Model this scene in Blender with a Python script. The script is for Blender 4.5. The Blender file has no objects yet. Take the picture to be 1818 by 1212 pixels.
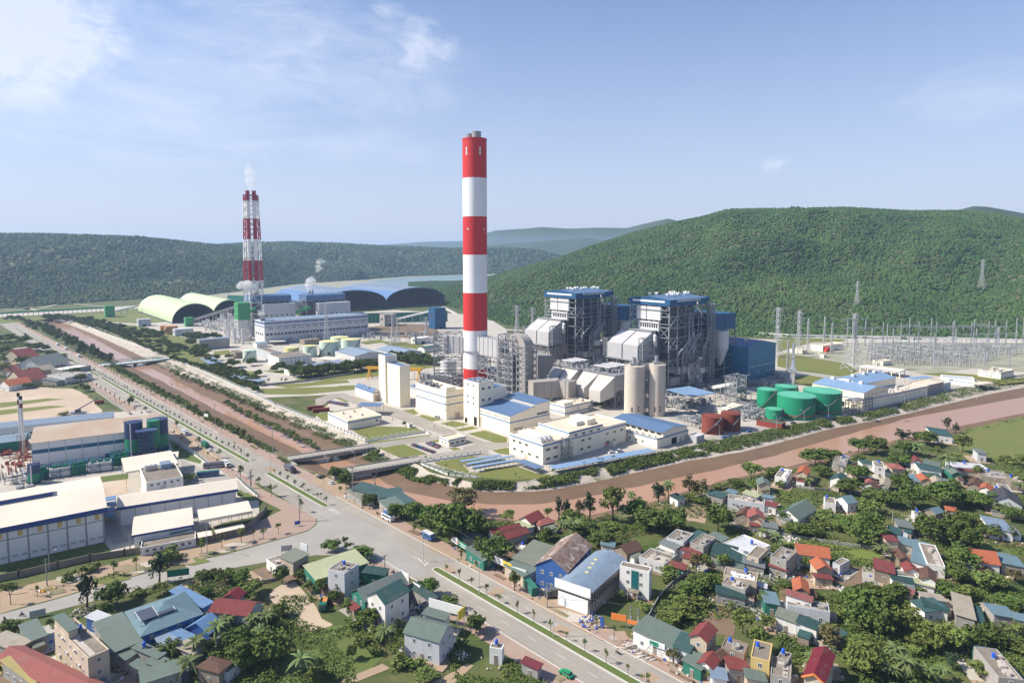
import bpy,math,random
from math import*
from mathutils import Vector,Matrix,noise
from mathutils.geometry import delaunay_2d_cdt
R=random.Random(11)
SC=bpy.context.scene
COL=SC.collection
FPX,HY,PY0,CH=1150.0,445.0,540.0,120.0
PIT=atan((PY0-HY)/FPX)
cd=bpy.data.cameras.new('camera');cam=bpy.data.objects.new('camera',cd);COL.objects.link(cam)
cam.location=(0,0,CH);cam.rotation_euler=(pi/2-PIT,0,0)
cd.sensor_width=36;cd.lens=FPX/1818*36;cd.shift_y=-(606-PY0)/1818
cd.clip_start=1;cd.clip_end=30000;SC.camera=cam
SUN_EL,SUN_AZ=radians(43),radians(182)
sv=Vector((cos(SUN_EL)*cos(SUN_AZ),cos(SUN_EL)*sin(SUN_AZ),sin(SUN_EL)))
sl=bpy.data.lights.new('sun','SUN');sl.energy=5.0;sl.angle=radians(0.5);sl.color=(1,.94,.83)
so=bpy.data.objects.new('sun',sl);COL.objects.link(so);so.rotation_euler=sv.to_track_quat('Z','Y').to_euler()
W=bpy.data.worlds.new('World');SC.world=W;W.use_nodes=True
SC.view_settings.view_transform='Standard';SC.view_settings.look='None'
SC.view_settings.exposure=0.58;SC.view_settings.gamma=1
SC.render.film_transparent=False
SC.cycles.use_denoising=True
SC.cycles.max_bounces=5;SC.cycles.volume_bounces=1;SC.cycles.diffuse_bounces=3
SC.cycles.transparent_max_bounces=8;SC.cycles.volume_step_rate=2
def world():
 t=W.node_tree;n=t.nodes;l=t.links;n.clear()
 out=n.new('ShaderNodeOutputWorld');bg=n.new('ShaderNodeBackground');sky=n.new('ShaderNodeTexSky')
 sky.sky_type='NISHITA';sky.sun_disc=False;sky.sun_elevation=SUN_EL;sky.sun_rotation=pi/2-SUN_AZ
 sky.air_density=1.0;sky.dust_density=1.0;sky.ozone_density=2.5;sky.altitude=100
 bg.inputs[1].default_value=0.1
 tc=n.new('ShaderNodeTexCoord')
 def vm(op,a,b=None):
  x=n.new('ShaderNodeVectorMath');x.operation=op
  for i,v in enumerate((a,b)):
   if v is None:continue
   if isinstance(v,(tuple,Vector)):x.inputs[i].default_value=v
   else:l.new(v,x.inputs[i])
  return x
 def mt(op,a,b=0.0,c=None,clamp=False):
  x=n.new('ShaderNodeMath');x.operation=op;x.use_clamp=clamp
  for i,v in enumerate((a,b,c)):
   if v is None:continue
   if isinstance(v,(int,float)):x.inputs[i].default_value=v
   else:l.new(v,x.inputs[i])
  return x.outputs[0]
 def ns(scale,det=6,rough=.6,vec=None,st=(1,1,1),dist=0.0):
  mp=n.new('ShaderNodeMapping');mp.inputs['Scale'].default_value=st;l.new(vec or tc.outputs['Generated'],mp.inputs[0])
  x=n.new('ShaderNodeTexNoise');x.inputs['Scale'].default_value=scale;x.inputs['Detail'].default_value=det
  x.inputs['Roughness'].default_value=rough;x.inputs['Distortion'].default_value=dist;l.new(mp.outputs[0],x.inputs[0]);return x.outputs['Fac']
 sep=n.new('ShaderNodeSeparateXYZ');l.new(tc.outputs['Generated'],sep.inputs[0])
 def blob(px,py,rx,ry,gain,nz,thr):
  d=pixdir(px,py)
  a=atan2(d.x,d.y);e=asin(d.z/d.length)
  az=mt('ARCTAN2',sep.outputs[0],sep.outputs[1]);el=mt('ARCSINE',sep.outputs[2])
  u=mt('DIVIDE',mt('SUBTRACT',az,a),rx);v=mt('DIVIDE',mt('SUBTRACT',el,e),ry)
  r2=mt('ADD',mt('MULTIPLY',u,u),mt('MULTIPLY',v,v))
  f=mt('SUBTRACT',1.0,mt('SQRT',r2),None,True)
  m=mt('MULTIPLY',mt('SUBTRACT',mt('ADD',mt('MULTIPLY',nz,3.0),mt('MULTIPLY',f,.8)),thr,None),gain,None,True)
  return mt('MULTIPLY',m,mt('MULTIPLY',f,2.6,None,True))
 n1=ns(11,10,.66,None,(1,1,1.7),.5)
 n2=ns(6.5,10,.66,None,(1,1,3.4),1.2)
 acc=None
 for b in((40,55,.16,.11,1.5,n1,1.38),(165,40,.06,.05,1.2,n1,1.85),(745,78,.075,.05,.9,n1,1.6),(500,90,.30,.10,.55,n2,1.42),(330,130,.26,.09,.45,n2,1.45),(250,210,.26,.08,.45,n2,1.5),(1380,292,.03,.018,1.2,n1,1.7),(680,165,.14,.05,.4,n2,1.5),(685,20,.05,.022,.8,n1,1.7),(1750,160,.14,.05,.3,n2,1.5),(640,260,.14,.04,.35,n2,1.5),(560,60,.12,.05,.7,n1,1.75)):
  x=blob(*b);acc=x if acc is None else mt('MAXIMUM',acc,x)
 acc=mt('MULTIPLY',acc,.55)
 hz=mt('SUBTRACT',1.0,mt('MULTIPLY',sep.outputs[2],2.1),None,True)
 hz=mt('MULTIPLY',mt('POWER',hz,1.3),.85)
 mx0=n.new('ShaderNodeMix');mx0.data_type='RGBA';l.new(hz,mx0.inputs[0]);tn=vm('MULTIPLY',sky.outputs[0],(.93,.98,1.12));l.new(tn.outputs[0],mx0.inputs[6]);mx0.inputs[7].default_value=(4.25,4.6,5.85,1)
 mx=n.new('ShaderNodeMix');mx.data_type='RGBA';l.new(acc,mx.inputs[0]);l.new(mx0.outputs[2],mx.inputs[6]);mx.inputs[7].default_value=(7.0,7.2,7.9,1)
 l.new(mx.outputs[2],bg.inputs[0]);l.new(bg.outputs[0],out.inputs[0])
def pixdir(px,py):
 dx=(px-909)/FPX;dy=(PY0-py)/FPX
 return Vector((dx,cos(PIT)+dy*sin(PIT),-sin(PIT)+dy*cos(PIT)))
world()
def G(px,py,z=0.0):
 d=pixdir(px,py);t=(z-CH)/d.z
 return Vector((d.x*t,d.y*t,z))
def PIX(p):
 v=Vector((p[0],p[1],p[2]-CH));f=Vector((0,cos(PIT),-sin(PIT)));u=Vector((0,sin(PIT),cos(PIT)))
 k=v.dot(f);return(909+FPX*v.x/k,PY0-FPX*v.dot(u)/k)
def AT(px,py,Y):
 d=pixdir(px,py);t=Y/d.y;return Vector((d.x*t,Y,CH+d.z*t))
def HT(g,py):
 k=(PY0-py)/FPX;a,b=-sin(PIT),cos(PIT)
 y=g.y;w=y*(k*cos(PIT)-sin(PIT))/(cos(PIT)+k*sin(PIT));return CH+w
ZT={'p':(0,0,1),'1':(0,480,3.909),'b':(0,690,3.909),'c':(0,900,3.885),'4':(230,320,3.189),'5':(600,560,5.05),'6':(760,480,4.661),'7':(1080,480,4.661),'8':(1360,440,3.969),'s':(560,620,5.05),'t':(860,640,4.784),'u':(1100,620,4.132),'f':(400,720,3.909),'d':(400,920,3.952),'e':(760,840,3.909),'v':(1100,900,3.885),'w':(1360,740,3.788),'k':(1400,900,3.885),'m':(1100,780,4.545),'n':(780,1000,3.952)}
def Q(t,x,y):
 a,b,s=ZT[t];return a+x/s,b+y/s
def GQ(t,x,y,z=0.0):return G(*Q(t,x,y),z)
RD0=G(1083.6,1187);RDU=(G(477,840)-RD0).normalized();RDN=Vector((-RDU.y,RDU.x,0))*-1
def RD(s,o,z=0.0):p=RD0+RDU*s+RDN*o;p.z=z;return p
def tag(o,label=None,cat=None,group=None,kind=None):
 if label:o['label']=label
 if cat:o['category']=cat
 if group:o['group']=group
 if kind:o['kind']=kind
 return o
def empty(name,loc,rz=0.0,label=None,cat=None,group=None):
 o=bpy.data.objects.new(name,None);o.location=loc;o.rotation_euler=(0,0,rz);o.empty_display_size=.5
 COL.objects.link(o);return tag(o,label,cat,group)
class MB:
 def __init__(s):s.v=[];s.f=[];s.m=[];s.mi=0;s.sm=[]
 def face(s,idx,sm=False):s.f.append(idx);s.m.append(s.mi);s.sm.append(sm)
 def add(s,vs,fs,sm=False):
  b=len(s.v);s.v.extend([tuple(p)for p in vs])
  for f in fs:s.face(tuple(i+b for i in f),sm)
  return s
 def quad(s,*p):return s.add(p,[tuple(range(len(p)))])
 def box(s,x0,x1,y0,y1,z0,z1):
  return s.add([(x0,y0,z0),(x1,y0,z0),(x1,y1,z0),(x0,y1,z0),(x0,y0,z1),(x1,y0,z1),(x1,y1,z1),(x0,y1,z1)],[(3,2,1,0),(4,5,6,7),(0,1,5,4),(1,2,6,5),(2,3,7,6),(3,0,4,7)])
 def bar(s,p,q,w=.3,h=None):
  p=Vector(p);q=Vector(q);h=h or w;d=(q-p)
  if d.length<1e-6:return s
  d.normalize();a=d.cross(Vector((0,0,1)))
  if a.length<.01:a=Vector((1,0,0))
  a.normalize();b=d.cross(a);a*=w/2;b*=h/2
  return s.add([p-a-b,p+a-b,p+a+b,p-a+b,q-a-b,q+a-b,q+a+b,q-a+b],[(0,1,2,3),(7,6,5,4),(0,4,5,1),(1,5,6,2),(2,6,7,3),(3,7,4,0)])
 def cyl(s,c,r0,z0,z1,r1=None,n=24,cap=True):
  r1=r0 if r1 is None else r1;x,y=c[0],c[1];vs=[]
  for i in range(n):
   a=2*pi*i/n;vs.append((x+r0*cos(a),y+r0*sin(a),z0))
  for i in range(n):
   a=2*pi*i/n;vs.append((x+r1*cos(a),y+r1*sin(a),z1))
  b=len(s.v);s.v.extend(vs)
  for i in range(n):j=(i+1)%n;s.face((b+i,b+j,b+n+j,b+n+i),True)
  if cap:s.v.extend(vs);s.face(tuple(b+3*n+i for i in range(n)));s.face(tuple(b+2*n+i for i in reversed(range(n))))
  return s
 def tube(s,path,r,n=8):
  P=[Vector(p)for p in path];rs=r if isinstance(r,(list,tuple))else[r]*len(P);b=len(s.v)
  for i,p in enumerate(P):
   d=(P[min(i+1,len(P)-1)]-P[max(i-1,0)]).normalized();a=d.cross(Vector((0,0,1)))
   if a.length<.05:a=Vector((1,0,0))
   a.normalize();c=d.cross(a)
   for k in range(n):
    t=2*pi*k/n;s.v.append(tuple(p+a*cos(t)*rs[i]+c*sin(t)*rs[i]))
  for i in range(len(P)-1):
   for k in range(n):
    j=(k+1)%n;s.face((b+i*n+k,b+i*n+j,b+(i+1)*n+j,b+(i+1)*n+k),True)
  s.face(tuple(b+k for k in reversed(range(n))));s.face(tuple(b+(len(P)-1)*n+k for k in range(n)))
  return s
 def prism(s,poly,z0,z1,axis='z'):
  n=len(poly)
  def P(p,t):return(p[0],p[1],t)if axis=='z' else((t,p[0],p[1])if axis=='x' else(p[0],t,p[1]))
  vs=[P(p,z0)for p in poly]+[P(p,z1)for p in poly]
  return s.add(vs,[tuple(reversed(range(n))),tuple(range(n,2*n))]+[(i,(i+1)%n,n+(i+1)%n,n+i)for i in range(n)])
 def sphere(s,c,r,n=12,m=8,sz=1.0):
  vs=[];b=len(s.v)
  for j in range(m+1):
   t=pi*j/m
   for i in range(n):
    a=2*pi*i/n;vs.append((c[0]+r*sin(t)*cos(a),c[1]+r*sin(t)*sin(a),c[2]+r*sz*cos(t)))
  s.v.extend(vs)
  for j in range(m):
   for i in range(n):
    k=(i+1)%n;s.face((b+j*n+i,b+(j+1)*n+i,b+(j+1)*n+k,b+j*n+k),True)
  return s
 def mesh(s,name,mats):
  me=bpy.data.meshes.new(name);me.from_pydata(s.v,[],s.f)
  if not isinstance(mats,(list,tuple)):mats=[mats]
  for m in mats:me.materials.append(M(m)if isinstance(m,str)else m)
  me.polygons.foreach_set('material_index',s.m);me.polygons.foreach_set('use_smooth',s.sm)
  me.update();return me
 def build(s,name,mats,parent=None,label=None,cat=None,group=None,kind=None,loc=None,rz=0.0):
  o=bpy.data.objects.new(name,s.mesh(name,mats));COL.objects.link(o)
  if parent is not None:o.parent=parent
  if loc is not None:o.location=loc;o.rotation_euler=(0,0,rz)
  return tag(o,label,cat,group,kind)
def kids(o):return[c for c in o.children]
def copy_tree(o,parent=None):
 c=o.copy();COL.objects.link(c);c.parent=parent
 for ch in list(o.children):copy_tree(ch,c)
 return c
ORD=['first','second','third','fourth','fifth','sixth','seventh','eighth','ninth','tenth','eleventh','twelfth','thirteenth','fourteenth','fifteenth','sixteenth','seventeenth','eighteenth','nineteenth','twentieth']
def nth(i):
 if i<20:return ORD[i]
 k=i+1;return '%d%s'%(k,'th' if 10<k%100<14 else{1:'st',2:'nd',3:'rd'}.get(k%10,'th'))
MATS={}
def node_mat(name):
 m=bpy.data.materials.new(name);m.use_nodes=True;t=m.node_tree;b=t.nodes['Principled BSDF'];return m,t,b
def defmat(name,col,rough=.7,col2=None,scale=.15,amt=.35,metal=0.0,wave=None,fine=None,streak=False,rnd=0.0,spec=.3,mix3=None,bump=0.0,wpos=False,road=False):
 """base colour mixed with a second colour by noise, fine grain, optional corrugation bump / vertical streaks"""
 m,t,b=node_mat(name);n=t.nodes;l=t.links;MATS[name]=m
 b.inputs['Roughness'].default_value=rough;b.inputs['Metallic'].default_value=metal;b.inputs['Specular IOR Level'].default_value=spec
 tc=n.new('ShaderNodeTexCoord');co=n.new('ShaderNodeNewGeometry').outputs['Position']if wpos else tc.outputs['Object']
 col2=col2 or tuple(c*.6 for c in col)
 def noi(s,det=5,vec=None,sc=(1,1,1)):
  mp=n.new('ShaderNodeMapping');mp.inputs['Scale'].default_value=sc;l.new(vec or co,mp.inputs[0])
  x=n.new('ShaderNodeTexNoise');x.inputs['Scale'].default_value=s;x.inputs['Detail'].default_value=det;x.inputs['Roughness'].default_value=.65;l.new(mp.outputs[0],x.inputs[0]);return x.outputs['Fac']
 def ramp(f,a,c):
  r=n.new('ShaderNodeMapRange');r.inputs[1].default_value=a;r.inputs[2].default_value=c;l.new(f,r.inputs[0]);return r.outputs[0]
 def mix(f,A,B):
  x=n.new('ShaderNodeMix');x.data_type='RGBA'
  for i,v in((0,f),(6,A),(7,B)):
   if isinstance(v,tuple):x.inputs[i].default_value=(*v,1)if len(v)==3 else v
   elif isinstance(v,(int,float)):x.inputs[i].default_value=v
   else:l.new(v,x.inputs[i])
  return x.outputs[2]
 f=ramp(noi(scale,6,None,(1,1,.25)if streak else(1,1,1)),.5-.22,.5+.22)
 mm=n.new('ShaderNodeMath');mm.operation='MULTIPLY';mm.inputs[1].default_value=amt;l.new(f,mm.inputs[0])
 c=mix(mm.outputs[0],tuple(col),tuple(col2))
 if mix3:
  f3=ramp(noi(mix3[1],6),mix3[2],mix3[3]);c=mix(f3,c,tuple(mix3[0]))
 if streak:
  f4=ramp(noi(1.1,4,None,(1,1,.06)),.5,.85);m4=n.new('ShaderNodeMath');m4.operation='MULTIPLY';m4.inputs[1].default_value=.3;l.new(f4,m4.inputs[0]);c=mix(m4.outputs[0],c,tuple(x*.5 for x in col2))
 if fine:
  f5=ramp(noi(fine,3),.3,.7);m5=n.new('ShaderNodeMath');m5.operation='MULTIPLY';m5.inputs[1].default_value=.35;l.new(f5,m5.inputs[0]);c=mix(m5.outputs[0],c,tuple(x*.55 for x in col))
 if road:
  mp=n.new('ShaderNodeMapping');mp.vector_type='TEXTURE';mp.inputs['Rotation'].default_value=(0,0,road);mp.inputs['Scale'].default_value=(38,.9,1);l.new(co,mp.inputs[0])
  x=n.new('ShaderNodeTexNoise');x.inputs['Scale'].default_value=1;x.inputs['Detail'].default_value=5;l.new(mp.outputs[0],x.inputs[0]);f6=ramp(x.outputs['Fac'],.42,.62);m6=n.new('ShaderNodeMath');m6.operation='MULTIPLY';m6.inputs[1].default_value=.32;l.new(f6,m6.inputs[0]);c=mix(m6.outputs[0],c,tuple(x*.62 for x in col))
 if rnd:
  oi=n.new('ShaderNodeObjectInfo');hs=n.new('ShaderNodeHueSaturation')
  r=n.new('ShaderNodeMapRange');r.inputs[3].default_value=1-rnd;r.inputs[4].default_value=1+rnd;l.new(oi.outputs['Random'],r.inputs[0]);l.new(r.outputs[0],hs.inputs['Value'])
  r2=n.new('ShaderNodeMapRange');r2.inputs[3].default_value=.485;r2.inputs[4].default_value=.515;l.new(oi.outputs['Random'],r2.inputs[0]);l.new(r2.outputs[0],hs.inputs['Hue'])
  l.new(c,hs.inputs['Color']);c=hs.outputs[0]
 l.new(c,b.inputs['Base Color'])
 if wave or bump:
  bp=n.new('ShaderNodeBump');bp.inputs['Distance'].default_value=1.0
  if wave:
   w=n.new('ShaderNodeTexWave');w.wave_type='BANDS';w.bands_direction=wave[1];w.inputs['Scale'].default_value=wave[0];l.new(co,w.inputs[0]);l.new(w.outputs['Fac'],bp.inputs['Height']);bp.inputs['Strength'].default_value=wave[2]
  else:
   l.new(noi(bump,5),bp.inputs['Height']);bp.inputs['Strength'].default_value=.6;bp.inputs['Distance'].default_value=.3
  l.new(bp.outputs[0],b.inputs['Normal'])
 return m
def M(name):return MATS[name]
D=defmat
D('asphalt',(.37,.33,.275),.9,(.25,.23,.20),.05,.9,fine=2.2,mix3=((.42,.37,.31),.03,.52,.75),road=atan2(RDU.y,RDU.x))
D('asphalt2',(.29,.27,.245),.9,(.37,.345,.31),.07,.8,fine=2.5,mix3=((.40,.36,.30),.03,.5,.75))
D('concrete',(.40,.37,.32),.9,(.27,.245,.21),.12,.8,fine=1.3)
D('paving',(.50,.455,.39),.9,(.37,.33,.28),.05,.8,fine=1.5)
D('pink_paving',(.37,.245,.19),.9,(.30,.24,.19),.08,.9,fine=1.5,mix3=((.36,.31,.25),.05,.55,.75))
D('kerb',(.55,.52,.47),.8,(.4,.37,.32),.4,.5)
D('road_paint',(.62,.60,.55),.8,(.3,.28,.26),.5,.7)
D('lawn',(.135,.165,.035),.95,(.20,.17,.055),.035,.8,fine=1.1)
D('lawn_green',(.095,.145,.03),.95,(.13,.125,.045),.06,.6,fine=1.5)
D('meadow',(.115,.16,.035),.95,(.19,.165,.06),.02,.9,fine=.5,mix3=((.26,.17,.09),.016,.62,.75))
D('dirt',(.40,.29,.195),.95,(.30,.22,.15),.05,.9,fine=1.2)
D('sand',(.52,.40,.29),.95,(.40,.31,.23),.03,.9,fine=.8,mix3=((.60,.52,.43),.02,.55,.7))
D('mud',(.145,.09,.055),.75,(.20,.13,.08),.05,.9,fine=.7,mix3=((.21,.115,.06),.02,.55,.8))
D('bank',(.24,.20,.12),.95,(.33,.26,.18),.12,.9,fine=.6,mix3=((.10,.12,.035),.05,.42,.6))
D('stone_bank',(.50,.44,.37),.95,(.36,.31,.25),.2,.9,fine=.5,mix3=((.13,.14,.05),.06,.55,.7))
D('scrub_soil',(.09,.10,.035),.95,(.17,.13,.07),.08,.8,fine=.8)
D('farm',(.07,.105,.022),.95,(.16,.13,.06),.03,.9,fine=.9,mix3=((.04,.07,.016),.05,.45,.65))
D('plot_brown',(.21,.145,.095),.95,(.15,.105,.065),.1,.8,fine=1.0)
D('plot_green',(.13,.19,.035),.95,(.19,.18,.05),.09,.8,fine=1.3)
D('cream',(.88,.79,.62),.8,(.74,.64,.48),.12,.5,streak=True)
D('cream_roof',(.70,.60,.46),.9,(.5,.41,.31),.15,.7,fine=1.0)
D('blue_stripe',(.03,.16,.38),.6,(.02,.12,.3),.3,.4)
D('blue_roof',(.105,.175,.30),.5,(.085,.15,.265),.06,.7,wave=(1.3,'Y',.25))
D('blue_roof_light',(.21,.32,.47),.5,(.17,.27,.41),.06,.7,wave=(1.3,'Y',.25))
D('boiler_blue',(.018,.085,.19),.55,(.013,.07,.16),.1,.6,wave=(1.2,'X',.12))
D('turbine_blue',(.045,.175,.285),.55,(.035,.145,.24),.07,.7,wave=(1.2,'X',.12))
D('steel',(.33,.34,.35),.5,(.22,.22,.23),.3,.6,metal=.25)
D('galv',(.46,.46,.47),.5,(.36,.36,.37),.3,.6)
D('steel_dark',(.11,.115,.13),.6,(.07,.07,.08),.3,.6)
D('steel_blue',(.05,.09,.20),.6,(.04,.06,.12),.3,.6)
D('grey_clad',(.46,.45,.45),.6,(.39,.38,.38),.08,.8,wave=(1.6,'X',.1))
D('grey_clad_warm',(.38,.35,.32),.7,(.27,.24,.21),.08,.8,streak=True)
D('light_clad',(.60,.59,.58),.6,(.50,.49,.48),.08,.7,streak=True)
D('white_clad',(.72,.70,.68),.6,(.62,.60,.58),.07,.7)
D('white_paint',(.80,.79,.76),.6,(.68,.66,.62),.15,.5,streak=True)
D('chimney_white',(.78,.78,.77),.6,(.62,.62,.61),.06,.8,streak=True)
D('chimney_red',(.58,.024,.02),.6,(.42,.02,.02),.06,.8,streak=True)
D('stack_red',(.36,.02,.04),.6,(.28,.02,.03),.2,.6)
D('yellow',(.65,.33,.02),.6,(.5,.26,.03),.3,.5)
D('silo_concrete',(.60,.53,.45),.9,(.42,.36,.29),.07,.9,streak=True)
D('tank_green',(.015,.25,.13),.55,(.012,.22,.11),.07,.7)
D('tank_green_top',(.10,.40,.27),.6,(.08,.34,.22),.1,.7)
D('tank_brown',(.22,.05,.032),.7,(.15,.04,.025),.12,.8,streak=True)
D('tank_orange',(.50,.26,.12),.7,(.4,.2,.1),.12,.8)
D('tank_pale',(.55,.66,.55),.6,(.46,.57,.47),.08,.8,streak=True)
D('tank_cap',(.62,.56,.25),.7,(.5,.48,.25),.12,.8)
D('silo_navy',(.02,.035,.10),.5,(.03,.05,.12),.1,.7)
D('silo_green',(.015,.19,.10),.5,(.02,.15,.09),.1,.7)
D('stripe_teal',(.02,.12,.20),.6)
D('roof_cream',(.66,.585,.475),.7,(.54,.47,.385),.05,.7,wave=(1.1,'Y',.15))
D('fascia_blue',(.03,.065,.22),.5,(.025,.055,.18),.2,.5)
D('roof_rust',(.38,.24,.15),.8,(.46,.40,.33),.035,1.0,wave=(1.1,'X',.2),mix3=((.40,.50,.50),.012,.5,.62))
D('dome_pale',(.48,.55,.34),.6,(.41,.48,.29),.04,.8)
D('dome_blue',(.10,.20,.37),.55,(.08,.165,.31),.04,.7,wave=(.35,'X',.4))
D('dark',(.012,.013,.016),.8,(.02,.02,.02))
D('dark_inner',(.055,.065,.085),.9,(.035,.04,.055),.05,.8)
D('green_clad',(.06,.30,.11),.6,(.05,.24,.09),.1,.7)
D('net_green',(.015,.16,.115),.8,(.012,.13,.09),.1,.7)
D('glass',(.035,.05,.07),.15,(.03,.04,.05),.5,.5,spec=.6)
D('glass_teal',(.02,.14,.15),.15,(.01,.07,.08),.5,.8,spec=.6)
D('white_trim',(.78,.78,.76),.6,(.66,.66,.64),.5,.5)
D('wall_white',(.80,.78,.74),.85,(.52,.49,.43),.3,.7,streak=True)
D('wall_pale',(.52,.53,.55),.85,(.38,.38,.38),.3,.7,streak=True)
D('wall_beige',(.55,.46,.35),.85,(.38,.31,.23),.3,.8,streak=True)
D('wall_brick',(.29,.235,.18),.9,(.17,.14,.11),.3,.8,streak=True)
D('wall_grey',(.36,.34,.31),.9,(.24,.22,.2),.3,.8,streak=True)
D('wall_yellow',(.62,.45,.17),.85,(.45,.33,.14),.3,.6,streak=True)
D('wall_green',(.03,.17,.12),.7,(.025,.13,.1),.3,.6,wave=(1.5,'X',.3))
D('wall_blue',(.035,.10,.30),.7,(.05,.13,.32),.3,.6,wave=(1.5,'X',.3))
D('flat_roof',(.25,.21,.165),.95,(.15,.125,.10),.25,.95,fine=1.2,mix3=((.38,.34,.29),.15,.55,.75))
rf=dict(red=((.28,.065,.058),(.20,.05,.045)),pink=((.38,.125,.11),(.30,.10,.085)),maroon=((.22,.025,.04),(.17,.02,.03)),orange=((.52,.155,.07),(.40,.12,.06)),teal=((.05,.125,.12),(.04,.10,.10)),grey=((.22,.25,.24),(.17,.20,.19)),olive=((.26,.28,.21),(.21,.22,.17)),green=((.17,.225,.19),(.14,.185,.155)),brown=((.17,.09,.06),(.11,.06,.04)),bluegrey=((.28,.36,.46),(.22,.29,.38)),blue=((.16,.30,.52),(.13,.25,.44)),lime=((.50,.52,.30),(.42,.45,.26)),white=((.72,.73,.74),(.60,.61,.62)),dk=((.075,.08,.095),(.06,.06,.07)),yellow=((.52,.42,.14),(.42,.34,.13)),paleteal=((.19,.29,.33),(.15,.24,.28)),tan=((.50,.43,.33),(.40,.34,.26)),dkteal=((.028,.085,.08),(.025,.07,.065)))
GR=((.22,.185,.15),.3,.56,.80)
for k,(a,b_)in rf.items():
 D('r_'+k,a,.65,b_,.35,.9,wave=(2.2,'X',.5),fine=1.1,mix3=GR);D('s_'+k,a,.65,b_,.35,.9,wave=(2.2,'Y',.5),fine=1.1,mix3=GR)
D('leaf_a',(.058,.102,.018),.85,(.145,.19,.038),.5,.9,rnd=.22,fine=1.2)
D('leaf_b',(.095,.14,.026),.85,(.21,.235,.06),.5,.9,rnd=.22,fine=1.2)
D('leaf_c',(.035,.065,.028),.85,(.06,.085,.035),.5,.9,rnd=.2,fine=1.2)
D('leaf_brown',(.10,.095,.035),.9,(.15,.11,.05),.5,.9,rnd=.2)
D('gravel_yard',(.37,.35,.29),.95,(.20,.21,.10),.04,.9,fine=.8)
D('palm_leaf',(.075,.12,.03),.8,(.14,.16,.06),.5,.8,rnd=.2)
D('hill_tree',(.024,.060,.016),.9,(.070,.115,.028),.007,.95,rnd=.28,wpos=True)
D('hill_tree_far',(.022,.055,.022),.9,(.085,.11,.035),.006,.95,rnd=.3,wpos=True)
D('scrub_leaf',(.06,.105,.02),.9,(.14,.165,.04),.12,.9)
D('bark',(.13,.095,.065),.95,(.08,.06,.045),.8,.7)
D('hill_soil',(.04,.065,.022),.95,(.17,.15,.09),.012,.8,fine=.05)
D('esp_clad',(.52,.49,.455),.7,(.38,.35,.32),.08,.8,streak=True)
D('rust_sheet',(.15,.06,.04),.8,(.40,.33,.28),.5,1.0,wave=(2.2,'Y',.5),mix3=((.50,.46,.42),.25,.55,.62))
D('hill_far',(.05,.075,.045),.95,(.04,.06,.035),.002,.9)
D('rubble',(.35,.29,.24),.95,(.5,.46,.42),.8,.9)
D('stone',(.58,.53,.47),.95,(.40,.36,.31),.8,.9)
D('tank_plastic',(.02,.10,.55),.4,(.02,.08,.45))
D('steel_tank',(.62,.63,.65),.3,(.5,.5,.5),metal=.7)
D('container_red',(.24,.045,.035),.7,(.17,.035,.03),wave=(3,'X',.5))
D('signs_white',(.74,.74,.72),.6,(.62,.62,.6),.3,.5)
D('sign_green',(.02,.22,.13),.6);D('sign_yellow',(.75,.55,.05),.6);D('sign_red',(.60,.05,.03),.6);D('sign_blue',(.03,.10,.35),.6);D('banner_orange',(.75,.22,.05),.6)
D('car_white',(.75,.75,.74),.3,spec=.6);D('car_green',(.01,.26,.09),.3,spec=.6);D('car_blue',(.04,.13,.35),.3,spec=.6);D('car_dark',(.03,.035,.05),.3,spec=.6);D('car_red',(.45,.02,.02),.3,spec=.6)
D('truck_green',(.02,.14,.09),.4);D('tipper_orange',(.55,.22,.05),.6);D('rubber',(.02,.02,.02),.9);D('cloth_dark',(.03,.03,.04),.9)
D('skin',(.45,.28,.2),.7);D('solar',(.03,.04,.07),.25,(.02,.03,.05),spec=.7)
def water(name,col,rough,bscale,bstr):
 m,t,b=node_mat(name);MATS[name]=m;n=t.nodes;l=t.links
 tc=n.new('ShaderNodeTexCoord');nz=n.new('ShaderNodeTexNoise');nz.inputs['Scale'].default_value=.02;nz.inputs['Detail'].default_value=5;l.new(tc.outputs['Object'],nz.inputs[0])
 mx=n.new('ShaderNodeMix');mx.data_type='RGBA';mx.inputs[6].default_value=(*col,1);mx.inputs[7].default_value=(*[c*.84 for c in col],1);l.new(nz.outputs['Fac'],mx.inputs[0]);l.new(mx.outputs[2],b.inputs['Base Color'])
 b.inputs['Roughness'].default_value=rough;b.inputs['Specular IOR Level'].default_value=.35
 n2=n.new('ShaderNodeTexNoise');n2.inputs['Scale'].default_value=bscale;n2.inputs['Detail'].default_value=4;l.new(tc.outputs['Object'],n2.inputs[0])
 bp=n.new('ShaderNodeBump');bp.inputs['Strength'].default_value=bstr;bp.inputs['Distance'].default_value=.2;l.new(n2.outputs['Fac'],bp.inputs['Height']);l.new(bp.outputs[0],b.inputs['Normal'])
water('canal_water',(.40,.225,.135),.2,.6,.2)
water('lake_water',(.22,.30,.32),.3,.1,.3)
HAZE=.00008
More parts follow.
